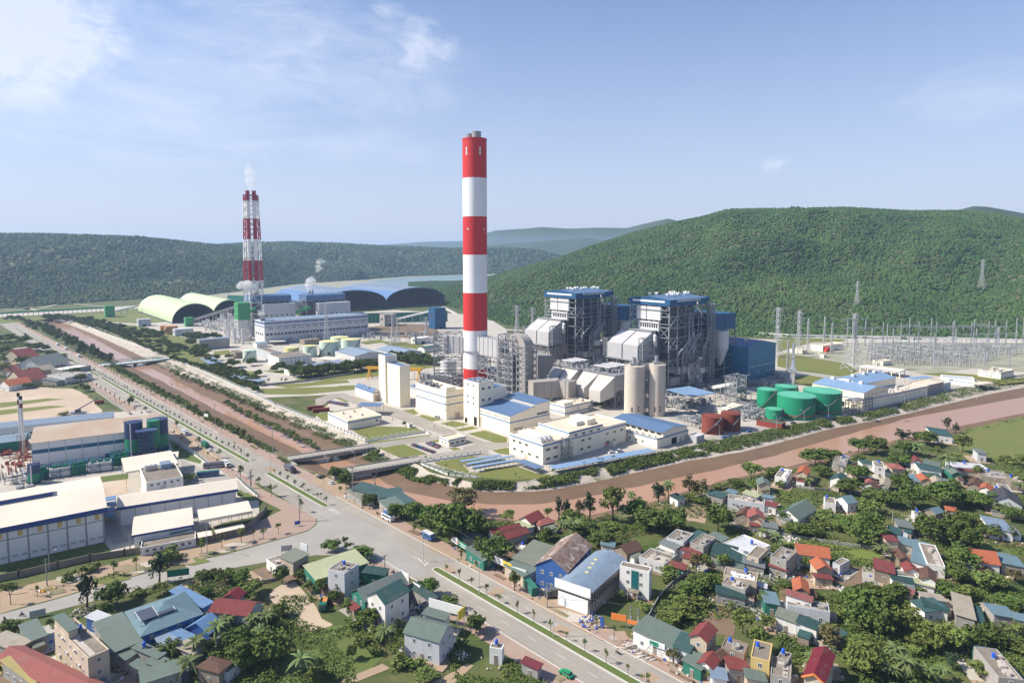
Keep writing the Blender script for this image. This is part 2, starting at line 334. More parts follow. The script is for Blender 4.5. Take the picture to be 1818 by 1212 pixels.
ST=[((40,548),(42,547.5),(44,547.2),(47,546.8),(49,546.5),(52,546)),((85,580),(92,580),(100,579),(112,574),(116,573),(122,568)),((132,610),(138,609),(145,606),(163,600),(173,596),(188,592)),((200,648),(207,647),(217,643),(243,641),(262,637),(292,631)),((256,680),(263,679),(288,677),(309,674),(335,671),(364,664)),((333,722),(341,721),(365,718),(390,715),(440,711),(468,708)),((400,762),(409,761),(445,757),(470,755),(525,751),(560,747)),((480,805),(500,803),(530,800),(560,797),(625,790),(652,786)),((520,830),(535,828),(567,824),(610,816),(650,812),(692,803)),((590,858),(606,856),(630,850),(668,843),(715,836),(745,826)),((645,890),(657,887),(680,880),(707,868),(745,848),(765,838)),((740,922),(748,915),(765,902),(787,886),(802,862),(815,850)),((868,934),(868,927),(868,918),(867,894),(862,872),(860,858)),((1000,940),(998,932),(1000,922),(990,890),(975,869),(960,851)),((1180,900),(1172,894),(1158,888),(1130,863),(1110,843),(1085,827)),((1305,860),(1300,858),(1285,853),(1250,838),(1225,818),(1190,803)),((1445,829),(1440,828),(1420,823),(1375,808),(1340,797),(1300,779)),((1585,795),(1580,794),(1560,789),(1490,775),(1460,765),(1420,754)),((1723,766),(1718,765),(1695,758),(1607,744),(1585,740),(1545,732)),((1915,724),(1910,723),(1890,720),(1803,707),(1754,700),(1700,692)),((2160,684),(2150,683),(2130,680),(2020,667),(1965,660),(1900,652))]
ZL=(0,-2.6,-3.8,-3.8,-2.6,0)
def smooth(L,n=5):
 out=[]
 for i in range(len(L)-1):
  p0,p1,p2,p3=L[max(i-1,0)],L[i],L[i+1],L[min(i+2,len(L)-1)]
  for k in range(n):
   t=k/n;out.append((p1*2+(p2-p0)*t+(p0*2-p1*5+p2*4-p3)*t*t+(p1*3-p0-p2*3+p3)*t**3)*.5)
 return out+[L[-1]]
LINES=[smooth([G(*s[k],ZL[k])for s in ST])for k in range(6)]
def jit(p,a,s=.08):
 return p+Vector((noise.noise(p*s),noise.noise(p*s+Vector((9,9,9))),0))*a
for k,a in((1,1.2),(2,2.2),(3,2.2),(4,1.4)):LINES[k]=[jit(p,a)for p in LINES[k]]
def strip(name,A,B,mat,kind='structure',label=None,cat=None,n=1,amp=0.0):
 m=MB();N=len(A)
 for i in range(N):
  for k in range(n+1):
   p=A[i].lerp(B[i],k/n)
   if amp and 0<k<n:p=p+Vector((0,0,noise.noise(p*.25)*amp))
   m.v.append(tuple(p))
 for i in range(N-1):
  for k in range(n):
   a=i*(n+1)+k;m.face((a,a+1,a+n+2,a+n+1),True)
 return m.build(name,mat,None,label,cat,None,kind)
strip('canal_bank_outer',LINES[0],LINES[1],'bank',n=3,amp=.5)
strip('canal_mud_outer',LINES[1],LINES[2],'mud',n=3,amp=.4)
w2=[p+(p-q).normalized()*1.5+Vector((0,0,-.02))for p,q in zip(LINES[2],LINES[3])]
w3=[q+(q-p).normalized()*1.5+Vector((0,0,-.02))for p,q in zip(LINES[2],LINES[3])]
strip('canal_water',[Vector((p.x,p.y,-3.83))for p in w2],[Vector((p.x,p.y,-3.83))for p in w3],'canal_water')
strip('canal_mud_inner',LINES[3],LINES[4],'mud',n=4,amp=.5)
strip('canal_bank_inner',LINES[4],LINES[5],'stone_bank',n=4,amp=.9)
def ground():
 big=[(-9000,60),(9000,60),(9000,11000),(-9000,11000)]
 out=[(p.x,p.y)for p in LINES[0]];inn=[(p.x,p.y)for p in LINES[5]]
 hole=out+inn[::-1]
 P=[Vector(p)for p in big]+[Vector(p)for p in hole]
 nb=len(big)
 for i in range(60):
  for j in range(30):
   P.append(Vector((-900+i*32+.37,80+j*40+.21)))
 e=[(i,(i+1)%nb)for i in range(nb)]+[(nb+i,nb+(i+1)%len(hole))for i in range(len(hole))]
 v,ed,f,*_=delaunay_2d_cdt(P,e,[],0,1e-4)
 def inside(x,y):
  c=False;j=len(hole)-1
  for i in range(len(hole)):
   a,b=hole[i],hole[j]
   if(a[1]>y)!=(b[1]>y)and x<(b[0]-a[0])*(y-a[1])/(b[1]-a[1])+a[0]:c=not c
   j=i
  return c
 fs=[]
 for t in f:
  cx=sum(v[i].x for i in t)/3;cy=sum(v[i].y for i in t)/3
  if not inside(cx,cy):fs.append(tuple(t))
 m=MB();m.v=[(p.x,p.y,0)for p in v]
 for t in fs:m.face(t)
 m.build('ground','farm',None,kind='structure')
ground()
PZ=[0]
def poly(name,pts,z,mat,kind='structure',label=None,cat=None,jitter=0.0):
 PZ[0]+=1;z+=PZ[0]*.0009
 P=[Vector((p.x,p.y))for p in pts]
 if jitter:
  Q_=[]
  for i,p in enumerate(P):
   q=P[(i+1)%len(P)];n_=max(1,int((q-p).length/6))
   for k in range(n_):
    c=p.lerp(q,k/n_);w=noise.noise_vector(Vector((c.x,c.y,0))*.11);Q_.append(c+Vector((w.x,w.y))*jitter)
  P=Q_
 e=[(i,(i+1)%len(P))for i in range(len(P))]
 v,ed,f,*_=delaunay_2d_cdt(P,e,[],1,1e-4)
 m=MB();m.v=[(p.x,p.y,z)for p in v]
 for t in f:
  a,b,c=(v[i]for i in t[:3]);t=tuple(t)
  if(b-a).cross(c-a)<0:t=t[::-1]
  m.face(t)
 return m.build(name,mat,None,label,cat,None,kind)
def pq(tagz,L):return[GQ(tagz,*p)for p in L]
def rpoly(name,s0,s1,o0,o1,z,mat,**k):return poly(name,[RD(s0,o0),RD(s0,o1),RD(s1,o1),RD(s1,o0)],z,mat,**k)
rpoly('pavement',-70,1300,8.6,16.5,.012,'pink_paving');rpoly('pavement',-70,128,-17,-10.2,.012,'pink_paving')
rpoly('pavement',220,700,-19,-10.2,.012,'pink_paving')
rpoly('main_road',-70,1320,-10.2,9.6,.03,'asphalt')
poly('side_road',[G(*p)for p in[(545,880),(562,915),(563,930),(548,942),(512,953),(458,968),(400,984),(309,1003),(193,1036),(90,1066),(0,1090),(-120,1120),(-160,1160),(0,1106),(51,1096),(140,1073),(226,1052),(300,1034),(400,1010),(480,996),(560,985),(620,985),(680,1000),(720,1024),(760,1020),(700,950)]],.034,'asphalt2')
poly('verge',[G(*p)for p in[(0,1088),(193,1034),(309,1001),(400,982),(512,951),(548,940),(561,929),(560,915),(470,870),(425,842),(440,875),(500,905),(450,930),(330,965),(200,1000),(90,1030),(0,1050)]],.02,'pink_paving')
poly('verge',[G(*p)for p in[(0,1088),(193,1034),(309,1001),(420,968),(440,940),(330,970),(200,1000),(90,1030),(0,1052)]],.024,'dirt',jitter=1.5)
def kerb(path,w,h,name='kerb',mat='kerb',z0=0.0,label=None):
 m=MB();P=path
 for a,b in zip(P,P[1:]):
  d=(b-a);n_=Vector((-d.y,d.x,0)).normalized()*w/2;dz=Vector((0,0,h));bz=Vector((0,0,z0))
  m.add([a-n_+bz,b-n_+bz,b+n_+bz,a+n_+bz,a-n_+dz,b-n_+dz,b+n_+dz,a+n_+dz],[(4,5,6,7),(0,1,5,4),(1,2,6,5),(2,3,7,6),(3,0,4,7)])
 return m.build(name,mat,None,kind='structure')
def median(s0,s1,lab):
 m=MB();hw=1.45;N=max(2,int((s1-s0)/20));L=[]
 for k in range(7):a=pi*k/6;L.append(RD(s0+hw-hw*sin(a),-hw*cos(a)))
 for k in range(7):a=pi*k/6;L.append(RD(s1-hw+hw*sin(a),hw*cos(a)))
 L.append(L[0]);kerb(L,.4,.17)
 poly('median_grass',L[:-1],.12,'lawn_green')
median(-60,83,'near');median(166,231,'mid');median(256,600,'far');median(612,690,'far');median(700,1150,'far')
for s0,s1 in((-70,175),(330,1200)):kerb([RD(s0,9.75),RD(s1,9.75)],.3,.14)
for s0,s1 in((-70,118),(232,1000)):kerb([RD(s0,-10.35),RD(s1,-10.35)],.3,.14)
for o in(-5.6,5.3):
 m=MB();s=-60
 while s<700:
  if not 100<s<160:
   a,b=RD(s,o-.08),RD(s+4,o-.08);c,d=RD(s+4,o+.08),RD(s,o+.08)
   for p in(a,b,c,d):p.z=.038
   m.quad(a,b,c,d)
  s+=12
 m.build('lane_dashes','road_paint',None,kind='structure')
m=MB()
for s in range(6):
 for base,sg in((87,1),(162,-1)):
  c=base+sg*s*1.7;hw=1.5-s*.22
  pts=[RD(c,-hw),RD(c+.6,-hw),RD(c+.6+sg*1.2,hw),RD(c+sg*1.2,hw)]
  for p in pts:p.z=.040
  m.quad(*pts)
m.build('road_chevrons','road_paint',None,kind='structure')
for o in(-1.9,1.9):
 m=MB()
 for s0,s1 in((-60,80),(168,230),(258,600)):
  pts=[RD(s0,o-.08,.036),RD(s1,o-.08,.036),RD(s1,o+.08,.036),RD(s0,o+.08,.036)];m.quad(*pts)
 m.build('edge_line','road_paint',None,kind='structure')
for(s,o,a,b)in((20,4,5,2.5),(52,5,4,3),(-12,5,4,2),(75,3,6,2),(230,4,9,2),(320,-5,12,2)):
 poly('road_patch',[RD(s,o-b),RD(s+a,o-b),RD(s+a,o+b),RD(s,o+b)],.0335,'dirt',jitter=.6)
def pp(name,tz,L,z,mat,j=0.0):return poly(name,pq(tz,L),z,mat,jitter=j)
pp('plant_yard','p',[(655,786),(746,818),(846,847),(960,846),(1168,805),(1294,777),(1415,752),(1540,730),(1713,687),(1818,664),(1960,640),(1960,604),(1560,600),(1400,603),(1300,600),(900,600),(700,640),(600,700),(555,745)],.01,'paving')
poly('perimeter_road',pq('u',[(-700,975),(0,805),(280,765),(800,648),(1300,548),(1818,455)])+pq('8',[(1713-1360+0,0)])[:0]+[G(1713,687),G(1818,671),G(1960,645),G(1960,641),G(1818,666),G(1713,680),G(1540,722),G(1415,745),G(1294,767),G(1168,796),G(1100,809),G(985,838)],.03,'concrete')
LAWNS=[('s',[(320,715),(590,688),(900,700),(1000,745),(460,815)]),('s',[(470,830),(1020,765),(1020,780),(490,850)]),('s',[(570,885),(800,850),(1010,940),(760,970)]),('s',[(1060,1010),(1480,945),(1560,975),(1320,1035),(1390,1100),(1600,1100),(1717,1170),(1440,1140),(1100,1040)]),('s',[(755,550),(880,535),(925,575),(860,590)]),('s',[(895,605),(960,585),(1140,630),(1040,648)]),('s',[(1120,665),(1230,640),(1380,672),(1250,700)]),('s',[(1250,718),(1400,690),(1470,705),(1310,735)]),('s',[(1365,755),(1520,725),(1717,790),(1717,838),(1610,836)]),('s',[(1605,900),(1717,880),(1717,940)]),('s',[(140,420),(170,412),(300,470),(270,475)]),('s',[(0,580),(110,560),(110,640),(60,640)]),('s',[(1010,812),(1100,800),(1110,825),(1070,835)]),('s',[(1195,885),(1250,875),(1310,895),(1240,905)]),('t',[(60,760),(210,740),(210,800),(130,790)]),('t',[(0,920),(260,890),(440,955),(560,965),(560,1000),(200,1010),(0,990)]),('u',[(560,690),(690,655),(760,665),(620,700)]),('5',[(0,630),(150,625),(150,665),(0,675)]),('8',[(80,755),(140,745),(560,810),(650,870),(560,915),(330,890),(80,835)]),('8',[(200,905),(300,895),(510,930),(330,985),(200,950)]),('8',[(70,650),(560,640),(560,660),(330,665),(80,735)]),('8',[(1040,880),(1300,880),(1818,920),(1818,945),(1650,962),(1300,900),(1230,905)]),('4',[(710,1180),(1260,1165),(1270,1185),(1000,1212),(760,1212)]),('4',[(470,970),(560,960),(580,980),(500,995)]),('4',[(520,1065),(600,1055),(690,1085),(640,1095)]),('4',[(1300,915),(1420,900),(1460,915),(1340,930)]),('4',[(1440,925),(1560,915),(1640,940),(1540,960)]),('4',[(800,1160),(1230,1130),(1250,1145),(900,1175)])]
for t,L in LAWNS:pp('lawn',t,L,.035,'lawn')
pp('field','4',[(1350,830),(1500,815),(1720,820),(1760,870),(1640,900),(1400,880)],.03,'plot_brown')
pp('plant_road','s',[(0,445),(140,400),(250,395),(600,490),(930,600),(1240,730),(1370,770),(1560,850),(1717,830),(1717,870),(1560,890),(1480,860),(1240,790),(1040,730),(700,610),(330,480),(200,430),(60,500),(0,500)],.05,'asphalt')
pp('plant_road','s',[(430,855),(1000,775),(1060,790),(1100,770),(1140,800),(1000,830),(820,848),(560,880),(480,885)],.052,'asphalt')
pp('plant_road','s',[(760,985),(1010,945),(1400,890),(1480,870),(1560,920),(1470,935),(940,1015),(900,1010)],.054,'asphalt')
pp('plant_road','t',[(-180,735),(0,690),(210,700),(210,730),(100,745),(0,770),(200,860),(100,860),(-180,790)],.056,'asphalt')
pp('substation_yard','8',[(80,740),(350,715),(540,670),(1200,665),(1900,670),(1950,880),(1440,850),(1240,880),(1040,870),(650,820),(560,805),(150,745)],.04,'gravel_yard')
pp('plant_road','8',[(80,850),(330,880),(560,912),(660,905),(650,915),(540,930),(320,895),(80,862)],.05,'concrete')
pp('plant_yard','p',[(294,632),(460,706),(600,700),(700,640),(900,600),(900,585),(860,560),(700,550),(560,560),(420,560),(250,565),(205,568),(150,572)],.008,'paving')
pp('plant_yard','p',[(150,571),(300,633),(420,685),(600,672),(640,650),(420,660),(330,600),(250,578)],.012,'meadow')
pp('field','4',[(1330,900),(1660,930),(1760,1050),(1500,1100),(1000,1150),(1290,1080),(1640,960)],.014,'lawn')
pp('plant_road','1',[(1150,575),(1300,610),(1798,760),(1798,790),(1480,700),(1200,612)],.03,'lawn')
pp('plant_road','4',[(500,990),(620,985),(700,1040),(760,1080),(900,1100),(1000,1100),(900,1150),(780,1150),(700,1080),(590,1030)],.03,'paving')
pp('factory_yard','b',[(-200,1250),(800,1160),(960,1110),(1350,1010),(1550,930),(1798,880),(1798,780),(1580,600),(1200,330),(1000,150),(500,180),(-300,330)],.01,'paving')
pp('bare_ground','p',[(-60,700),(100,690),(160,705),(190,740),(250,760),(200,745),(0,770),(-100,760)],.02,'sand',3)
pp('lawn','b',[(-100,1215),(-100,1150),(720,1060),(800,1160),(500,1215),(100,1290),(-100,1310)],.03,'lawn_green')
pp('lawn','b',[(580,625),(890,585),(890,625),(640,658)],.03,'lawn_green')
pp('lawn','b',[(1170,360),(1200,365),(1400,500),(1390,520),(1230,480)],.03,'lawn_green')
pp('lawn','b',[(1640,700),(1700,705),(1790,770),(1720,780),(1650,740)],.03,'lawn_green')
pp('factory_road','b',[(720,910),(780,890),(860,1010),(900,1060),(790,1080),(740,1000)],.03,'asphalt2')
pp('factory_road','b',[(1170,400),(1260,490),(1500,600),(1580,600),(1790,730),(1700,720),(1560,640),(1290,640),(1250,500)],.03,'asphalt2')
pp('factory_road','b',[(640,660),(890,625),(890,720),(720,760)],.03,'sand')
for k,(a,b_)in enumerate((((0,715),(125,704)),((0,728),(130,717)))):
 poly('grass_strip',[G(a[0],a[1]),G(b_[0]-40,b_[1]+3),G(b_[0]-10,b_[1]+4),G(b_[0]-40,b_[1]+8),G(a[0],a[1]+9)],.03,'lawn')
pp('bare_ground','b',[(0,0),(100,-20),(500,0),(620,50),(700,190),(500,190),(0,240)],.015,'sand',3)
PL=[('w','plot_brown',[(505,1010),(560,1000),(710,1020),(700,1110),(560,1140),(460,1110)]),('v','plot_brown',[(600,700),(700,670),(830,710),(790,890),(520,850),(530,800)]),('v','plot_green',[(1010,200),(1180,190),(1740,310),(1740,400),(1480,330),(1240,250)]),('w','plot_green',[(60,800),(300,830),(890,930),(890,960),(700,980),(400,900),(50,850)]),('m','plot_brown',[(480,560),(590,520),(740,550),(680,640),(560,670)]),('m','plot_brown',[(60,740),(250,730),(400,770),(330,850),(100,850)]),('m','plot_green',[(1280,400),(1520,430),(1560,520),(1400,520),(1290,440)]),('w','meadow',[(1300,100),(1400,70),(1850,-30),(1900,330),(1520,300),(1320,250),(1280,180)]),('w','lawn_green',[(1430,860),(1735,880),(1735,930),(1420,900)]),('k','lawn_green',[(400,900),(640,960),(1200,1060),(1250,1150),(800,1180),(380,960)]),('v','dirt',[(640,1),(420,0),(470,90),(590,110)]),('k','lawn_green',[(1280,580),(1624,560),(1624,640),(1330,650)]),('e','farm',[(1370,430),(1640,420),(1640,500),(1400,530)]),('d','sand',[(420,450),(480,440),(560,520),(640,620),(680,700),(760,740),(700,790),(560,800),(450,700),(310,560),(330,510)]),('d','lawn_green',[(430,800),(600,800),(760,750),(950,760),(1120,960),(900,1154),(300,1154),(440,900)]),('d','dirt',[(780,1154),(1100,1010),(1170,1040),(900,1154)]),('d','sand',[(150,380),(280,350),(360,430),(220,470),(160,440)]),('d','dirt',[(1440,1154),(1690,1020),(1740,1040),(1600,1154)]),('c','dirt',[(1200,560),(1300,500),(1480,520),(1787,430),(1787,540),(1500,590),(1300,600)]),('e','dirt',[(600,830),(860,800),(900,900),(1100,1000),(1250,1080),(1350,1130),(1200,1160),(900,1000),(680,870)]),('e','paving',[(860,930),(1120,990),(1100,1040),(980,1020)]),('n','pink_paving',[(1060,470),(1300,470),(1330,530),(1240,570),(1100,520)]),('e','dirt',[(0,480),(300,600),(400,650),(380,680),(0,530)]),('f','dirt',[(620,470),(860,560),(1100,800),(1560,1000),(1500,1000),(1150,830),(800,640),(600,530)]),('v','paving',[(1200,400),(1350,410),(1450,500),(1180,500),(1170,440)]),('b','dirt',[(1180,230),(1350,350),(1560,500),(1500,510),(1240,360)])]
for i,(t,mt_,L)in enumerate(PL):pp('ground_patch',t,L,.006+i*.0012,mt_,1.2)
rv=random.Random(8)
for i in range(46):
 s_,side=rv.choice((rv.uniform(-60,120),rv.uniform(230,600))),rv.choice((1,-1));a=rv.uniform(2,9)
 if side<0 and 110<s_<236:continue
 o=10.4+rv.uniform(0,5);o0,o1=(o,o+rv.uniform(.8,3))if side>0 else(-o-.8,-o-rv.uniform(1.8,4));poly('verge_patch',[RD(s_,o0),RD(s_+a,o0),RD(s_+a,o1),RD(s_,o1)],.03,rv.choice(('dirt','concrete','scrub_soil','bank','plot_brown')),jitter=1.3)
for i in range(26):
 t=rv.random();p=GQ('c',40+1650*t,640-340*t+rv.uniform(-55,18));r_=rv.uniform(1.2,4.5);poly('verge_patch',[p+Vector((r_*1.8*cos(k),r_*.8*sin(k),0))for k in(0,1,2,3,4,5)],.05,rv.choice(('dirt','stone_bank','scrub_soil','bank','meadow')),jitter=1.3)
def lane(name,pts,w,z,mat):
 P=[G(*p)for p in pts];P=smooth(P,4);A,B=[],[]
 for i,p in enumerate(P):
  d=(P[min(i+1,len(P)-1)]-P[max(i-1,0)]).normalized();n_=Vector((-d.y,d.x,0))*w/2
  A.append(Vector((p.x,p.y,z))-n_);B.append(Vector((p.x,p.y,z))+n_)
 return strip(name,A,B,mat)
lane('village_lane',[Q('v',*p)for p in[(190,820),(240,740),(330,620),(410,530),(520,470),(620,390),(640,360)]],3.2,.05,'concrete')
lane('village_lane',[Q('v',*p)for p in[(990,760),(920,690),(930,600),(990,510),(1100,515),(1340,540),(1560,560),(1787,600)]],3,.052,'concrete')
lane('village_lane',[Q('v',*p)for p in[(1080,860),(1330,920),(1560,1000),(1700,1060)]],2.6,.05,'concrete')
lane('village_lane',[Q('w',*p)for p in[(690,400),(900,400),(1100,430),(1400,450),(1735,470)]],3,.05,'concrete')
lane('village_lane',[Q('w',*p)for p in[(1400,830),(1600,850),(1735,860)]],3,.05,'concrete')
lane('service_track',[Q('1',*p)for p in[(380,340),(620,350),(800,400),(1000,470),(1150,570),(1300,610),(1600,700),(1798,790)]],4,.05,'concrete')
lane('service_track',[Q('1',*p)for p in[(0,270),(230,270),(400,235),(500,230),(740,250),(960,250)]],5,.05,'paving')
lane('plant_track',[Q('6',*p)for p in[(120,300),(250,370),(290,390),(500,470),(800,500),(850,520)]],9,.05,'kerb')
lane('hill_foot_road',[Q('8',*p)for p in[(-700,600),(0,625),(560,640),(1100,655),(1818,665),(2200,670)]],7,.05,'kerb')
def sheet(name,L,z,mat):poly(name,[G(*p,0)for p in L],z,mat)
sheet('lake',[(650,500),(700,494),(760,491),(830,489),(905,488),(900,502),(830,505),(780,507),(700,506)],.15,'lake_water')
sheet('lake',[(770,510),(870,507),(900,509),(890,516),(830,518),(780,520)],.16,'lake_water')
sheet('shore',[(330,530),(430,515),(560,500),(700,489),(910,484),(910,512),(700,520),(560,540),(420,545)],.05,'gravel_yard')
sheet('reclaimed_field',[(-100,560),(120,552),(245,548),(430,525),(430,560),(250,575),(100,565),(0,575)],.04,'meadow')
sheet('reclaimed_field',[(-60,556),(150,549),(330,536),(340,540),(160,554),(0,563)],.06,'paving')
def hill(name,cols,y0f,y1f,sil,foot,mat,shape=1.4,amp=10,nj=46,px0=0,px1=1818,step=18,back=.5,sc=.004):
 """terrain whose ridge shows along sil and whose foot lies along foot"""
 def lin(L,x):
  if x<=L[0][0]:return L[0][1]
  for(a,b),(c,d)in zip(L,L[1:]):
   if x<=c:return b+(d-b)*(x-a)/(c-a)
  return L[-1][1]
 m=MB();xs=list(range(px0,px1+1,step));nb=10
 for px in xs:
  yr=lin(y1f,px);yf=G(px,lin(foot,px)).y
  ridge=AT(px,lin(sil,px),yr)
  dirx=pixdir(px,500).x/pixdir(px,500).y
  for j in range(nj+nb+1):
   t=j/nj
   if t<=1:
    y=yf+(yr-yf)*t;s=(sin(min(1,t)*pi/2))**shape;s=.75*s+.25*t
    z=ridge.z*s
    z+=amp*sin(pi*min(1,t))*noise.fractal(Vector((dirx*y,y,3))*sc,.9,2,5)*1.6
    if t>.8:z=min(z,(CH+(ridge.z-CH)*y/yr)-0 if ridge.z>0 else z)
   else:
    u=(t-1)*nj/nb;y=yr*(1+back*u*.6);z=ridge.z*(1-u*u)
   m.v.append((dirx*y,y,max(z,-1)if t>0 else-1))
 N=nj+nb+1
 for i in range(len(xs)-1):
  for j in range(N-1):
   a=i*N+j;m.face((a,a+N,a+N+1,a+1),True)
 return m.build(name,mat,None,kind='structure')
RS=[(725,519),(770,513),(805,508),(870,494),(920,479),(1000,456),(1060,434),(1120,414),(1190,397),(1240,387),(1290,372),(1400,371),(1500,369),(1600,375),(1700,375),(1760,379),(1818,392),(1900,405),(2100,430)]
RF=[(725,527),(770,535),(850,562),(900,578),(1000,588),(1300,597),(1500,600),(1818,606),(2100,610)]
hr=hill('hill_right',0,None,[(725,1880),(770,1950),(1000,1850),(1300,1700),(1818,1600),(2100,1500)],RS,RF,'hill_soil',amp=30,px0=725,px1=2100,step=14)
LS=[(-300,420),(0,416),(60,416),(150,418),(230,421),(300,427),(380,435),(430,440),(500,452),(560,470),(640,480)]
LF=[(-300,560),(0,548),(200,534),(330,528),(420,518),(520,505),(640,497)]
hl=hill('hill_left',0,None,[(-300,2400),(0,2500),(300,2600),(640,2700)],LS,LF,'hill_soil',amp=26,px0=-300,px1=640,step=14)
L2=[(300,445),(400,436),(430,434),(520,432),(600,434),(680,439),(800,443),(900,442),(950,445),(1050,470)]
F2=[(300,510),(420,505),(560,500),(650,496),(720,491),(850,487),(1050,483)]
hm=hill('hill_middle',0,None,[(300,3500),(1050,3700)],L2,F2,'hill_soil',amp=24,px0=300,px1=1050,step=14)
h3=hill('hill_beyond',0,None,[(780,4800),(1300,4800)],[(780,446),(870,436),(980,426),(1040,421),(1075,428),(1150,440),(1300,450)],[(780,480),(1300,480)],'hill_far',amp=10,px0=780,px1=1300,step=14,nj=20)
hill('mountains',0,None,[(600,8500),(1400,8500)],[(600,440),(700,433),(760,429),(820,428),(880,409),(900,408),(930,406),(960,403),(1010,406),(1060,404),(1110,405),(1135,399),(1160,393),(1185,388),(1200,392),(1225,388),(1245,387),(1300,395),(1400,400)],[(600,465),(1400,465)],'hill_far',amp=8,px0=600,px1=1400,step=8,nj=16,back=.1)
hill('mountains',0,None,[(1600,6000),(2200,6000)],[(1600,385),(1690,374),(1720,366),(1745,367),(1790,375),(1818,380),(1900,385),(2200,390)],[(1600,470),(2200,470)],'hill_far',amp=8,px0=1600,px1=2200,step=12,nj=16,back=.1)
def forest(hillobj,name,mat,spacing,r,label,seed,thin=0.0):
 o=bpy.data.objects.new(name,hillobj.data);COL.objects.link(o);tag(o,label,'forest',None,'stuff')
 gt=bpy.data.node_groups.new(name,'GeometryNodeTree');gt.interface.new_socket('Geometry',in_out='INPUT',socket_type='NodeSocketGeometry');gt.interface.new_socket('Geometry',in_out='OUTPUT',socket_type='NodeSocketGeometry')
 n=gt.nodes;l=gt.links;gi=n.new('NodeGroupInput');go=n.new('NodeGroupOutput')
 di=n.new('GeometryNodeDistributePointsOnFaces');di.inputs['Density'].default_value=1/spacing**2;di.inputs['Seed'].default_value=seed
 l.new(gi.outputs[0],di.inputs['Mesh'])
 if thin:
  ps=n.new('GeometryNodeInputPosition');nz=n.new('ShaderNodeTexNoise');nz.inputs['Scale'].default_value=.0045;nz.inputs['Detail'].default_value=6;l.new(ps.outputs[0],nz.inputs[0])
  mr=n.new('ShaderNodeMapRange');mr.inputs[1].default_value=thin-.05;mr.inputs[2].default_value=thin+.12;mr.inputs[3].default_value=1;mr.inputs[4].default_value=.12;l.new(nz.outputs['Fac'],mr.inputs[0])
  mm=n.new('ShaderNodeMath');mm.operation='MULTIPLY';mm.inputs[1].default_value=1/spacing**2;l.new(mr.outputs[0],mm.inputs[0]);l.new(mm.outputs[0],di.inputs['Density'])
 ic=n.new('GeometryNodeMeshIcoSphere');ic.inputs['Radius'].default_value=r;ic.inputs['Subdivisions'].default_value=3
 sp=n.new('GeometryNodeSetPosition');ps=n.new('GeometryNodeInputPosition');nz=n.new('ShaderNodeTexNoise');nz.inputs['Scale'].default_value=1.1/r*1.6;nz.inputs['Detail'].default_value=3;l.new(ps.outputs[0],nz.inputs[0])
 vs=n.new('ShaderNodeVectorMath');vs.operation='SUBTRACT';vs.inputs[1].default_value=(.5,.5,.5);l.new(nz.outputs['Color'],vs.inputs[0])
 vm=n.new('ShaderNodeVectorMath');vm.operation='SCALE';vm.inputs['Scale'].default_value=r*.95;l.new(vs.outputs[0],vm.inputs[0])
 l.new(ic.outputs['Mesh'],sp.inputs[0]);l.new(vm.outputs[0],sp.inputs['Offset'])
 sm=n.new('GeometryNodeSetMaterial');sm.inputs['Material'].default_value=M(mat);l.new(sp.outputs[0],sm.inputs[0])
 ip=n.new('GeometryNodeInstanceOnPoints');l.new(di.outputs['Points'],ip.inputs['Points']);l.new(sm.outputs[0],ip.inputs['Instance'])
 rv=n.new('FunctionNodeRandomValue');rv.data_type='FLOAT_VECTOR';rv.inputs[0].default_value=(.45,.45,.45);rv.inputs[1].default_value=(1.5,1.5,1.75);l.new(rv.outputs[0],ip.inputs['Scale'])
 rr=n.new('FunctionNodeRandomValue');rr.data_type='FLOAT_VECTOR';rr.inputs[0].default_value=(-.3,-.3,0);rr.inputs[1].default_value=(.3,.3,6.28);l.new(rr.outputs[0],ip.inputs['Rotation'])
 l.new(ip.outputs[0],go.inputs[0])
 md=o.modifiers.new('trees','NODES');md.node_group=gt
 return o
forest(hr,'forest','hill_tree',4.2,2.5,'dense green forest covering the big hill behind the plant on the right',1)
forest(hl,'forest','hill_tree_far',7.5,4.4,'bluish scrubby forest on the long left hill with bare rocky patches',2,.56)
forest(hm,'forest','hill_tree_far',11,7.5,'hazy blue green forest on the hill beyond the lake',3,.60)
PA=radians(40)
class FR:pass
def solve(O,d,px,h):
 k=(px-909)/FPX
 return(k*(O.y*cos(PIT)+(h-CH)*-sin(PIT))-O.x)/(d.x-k*d.y*cos(PIT))
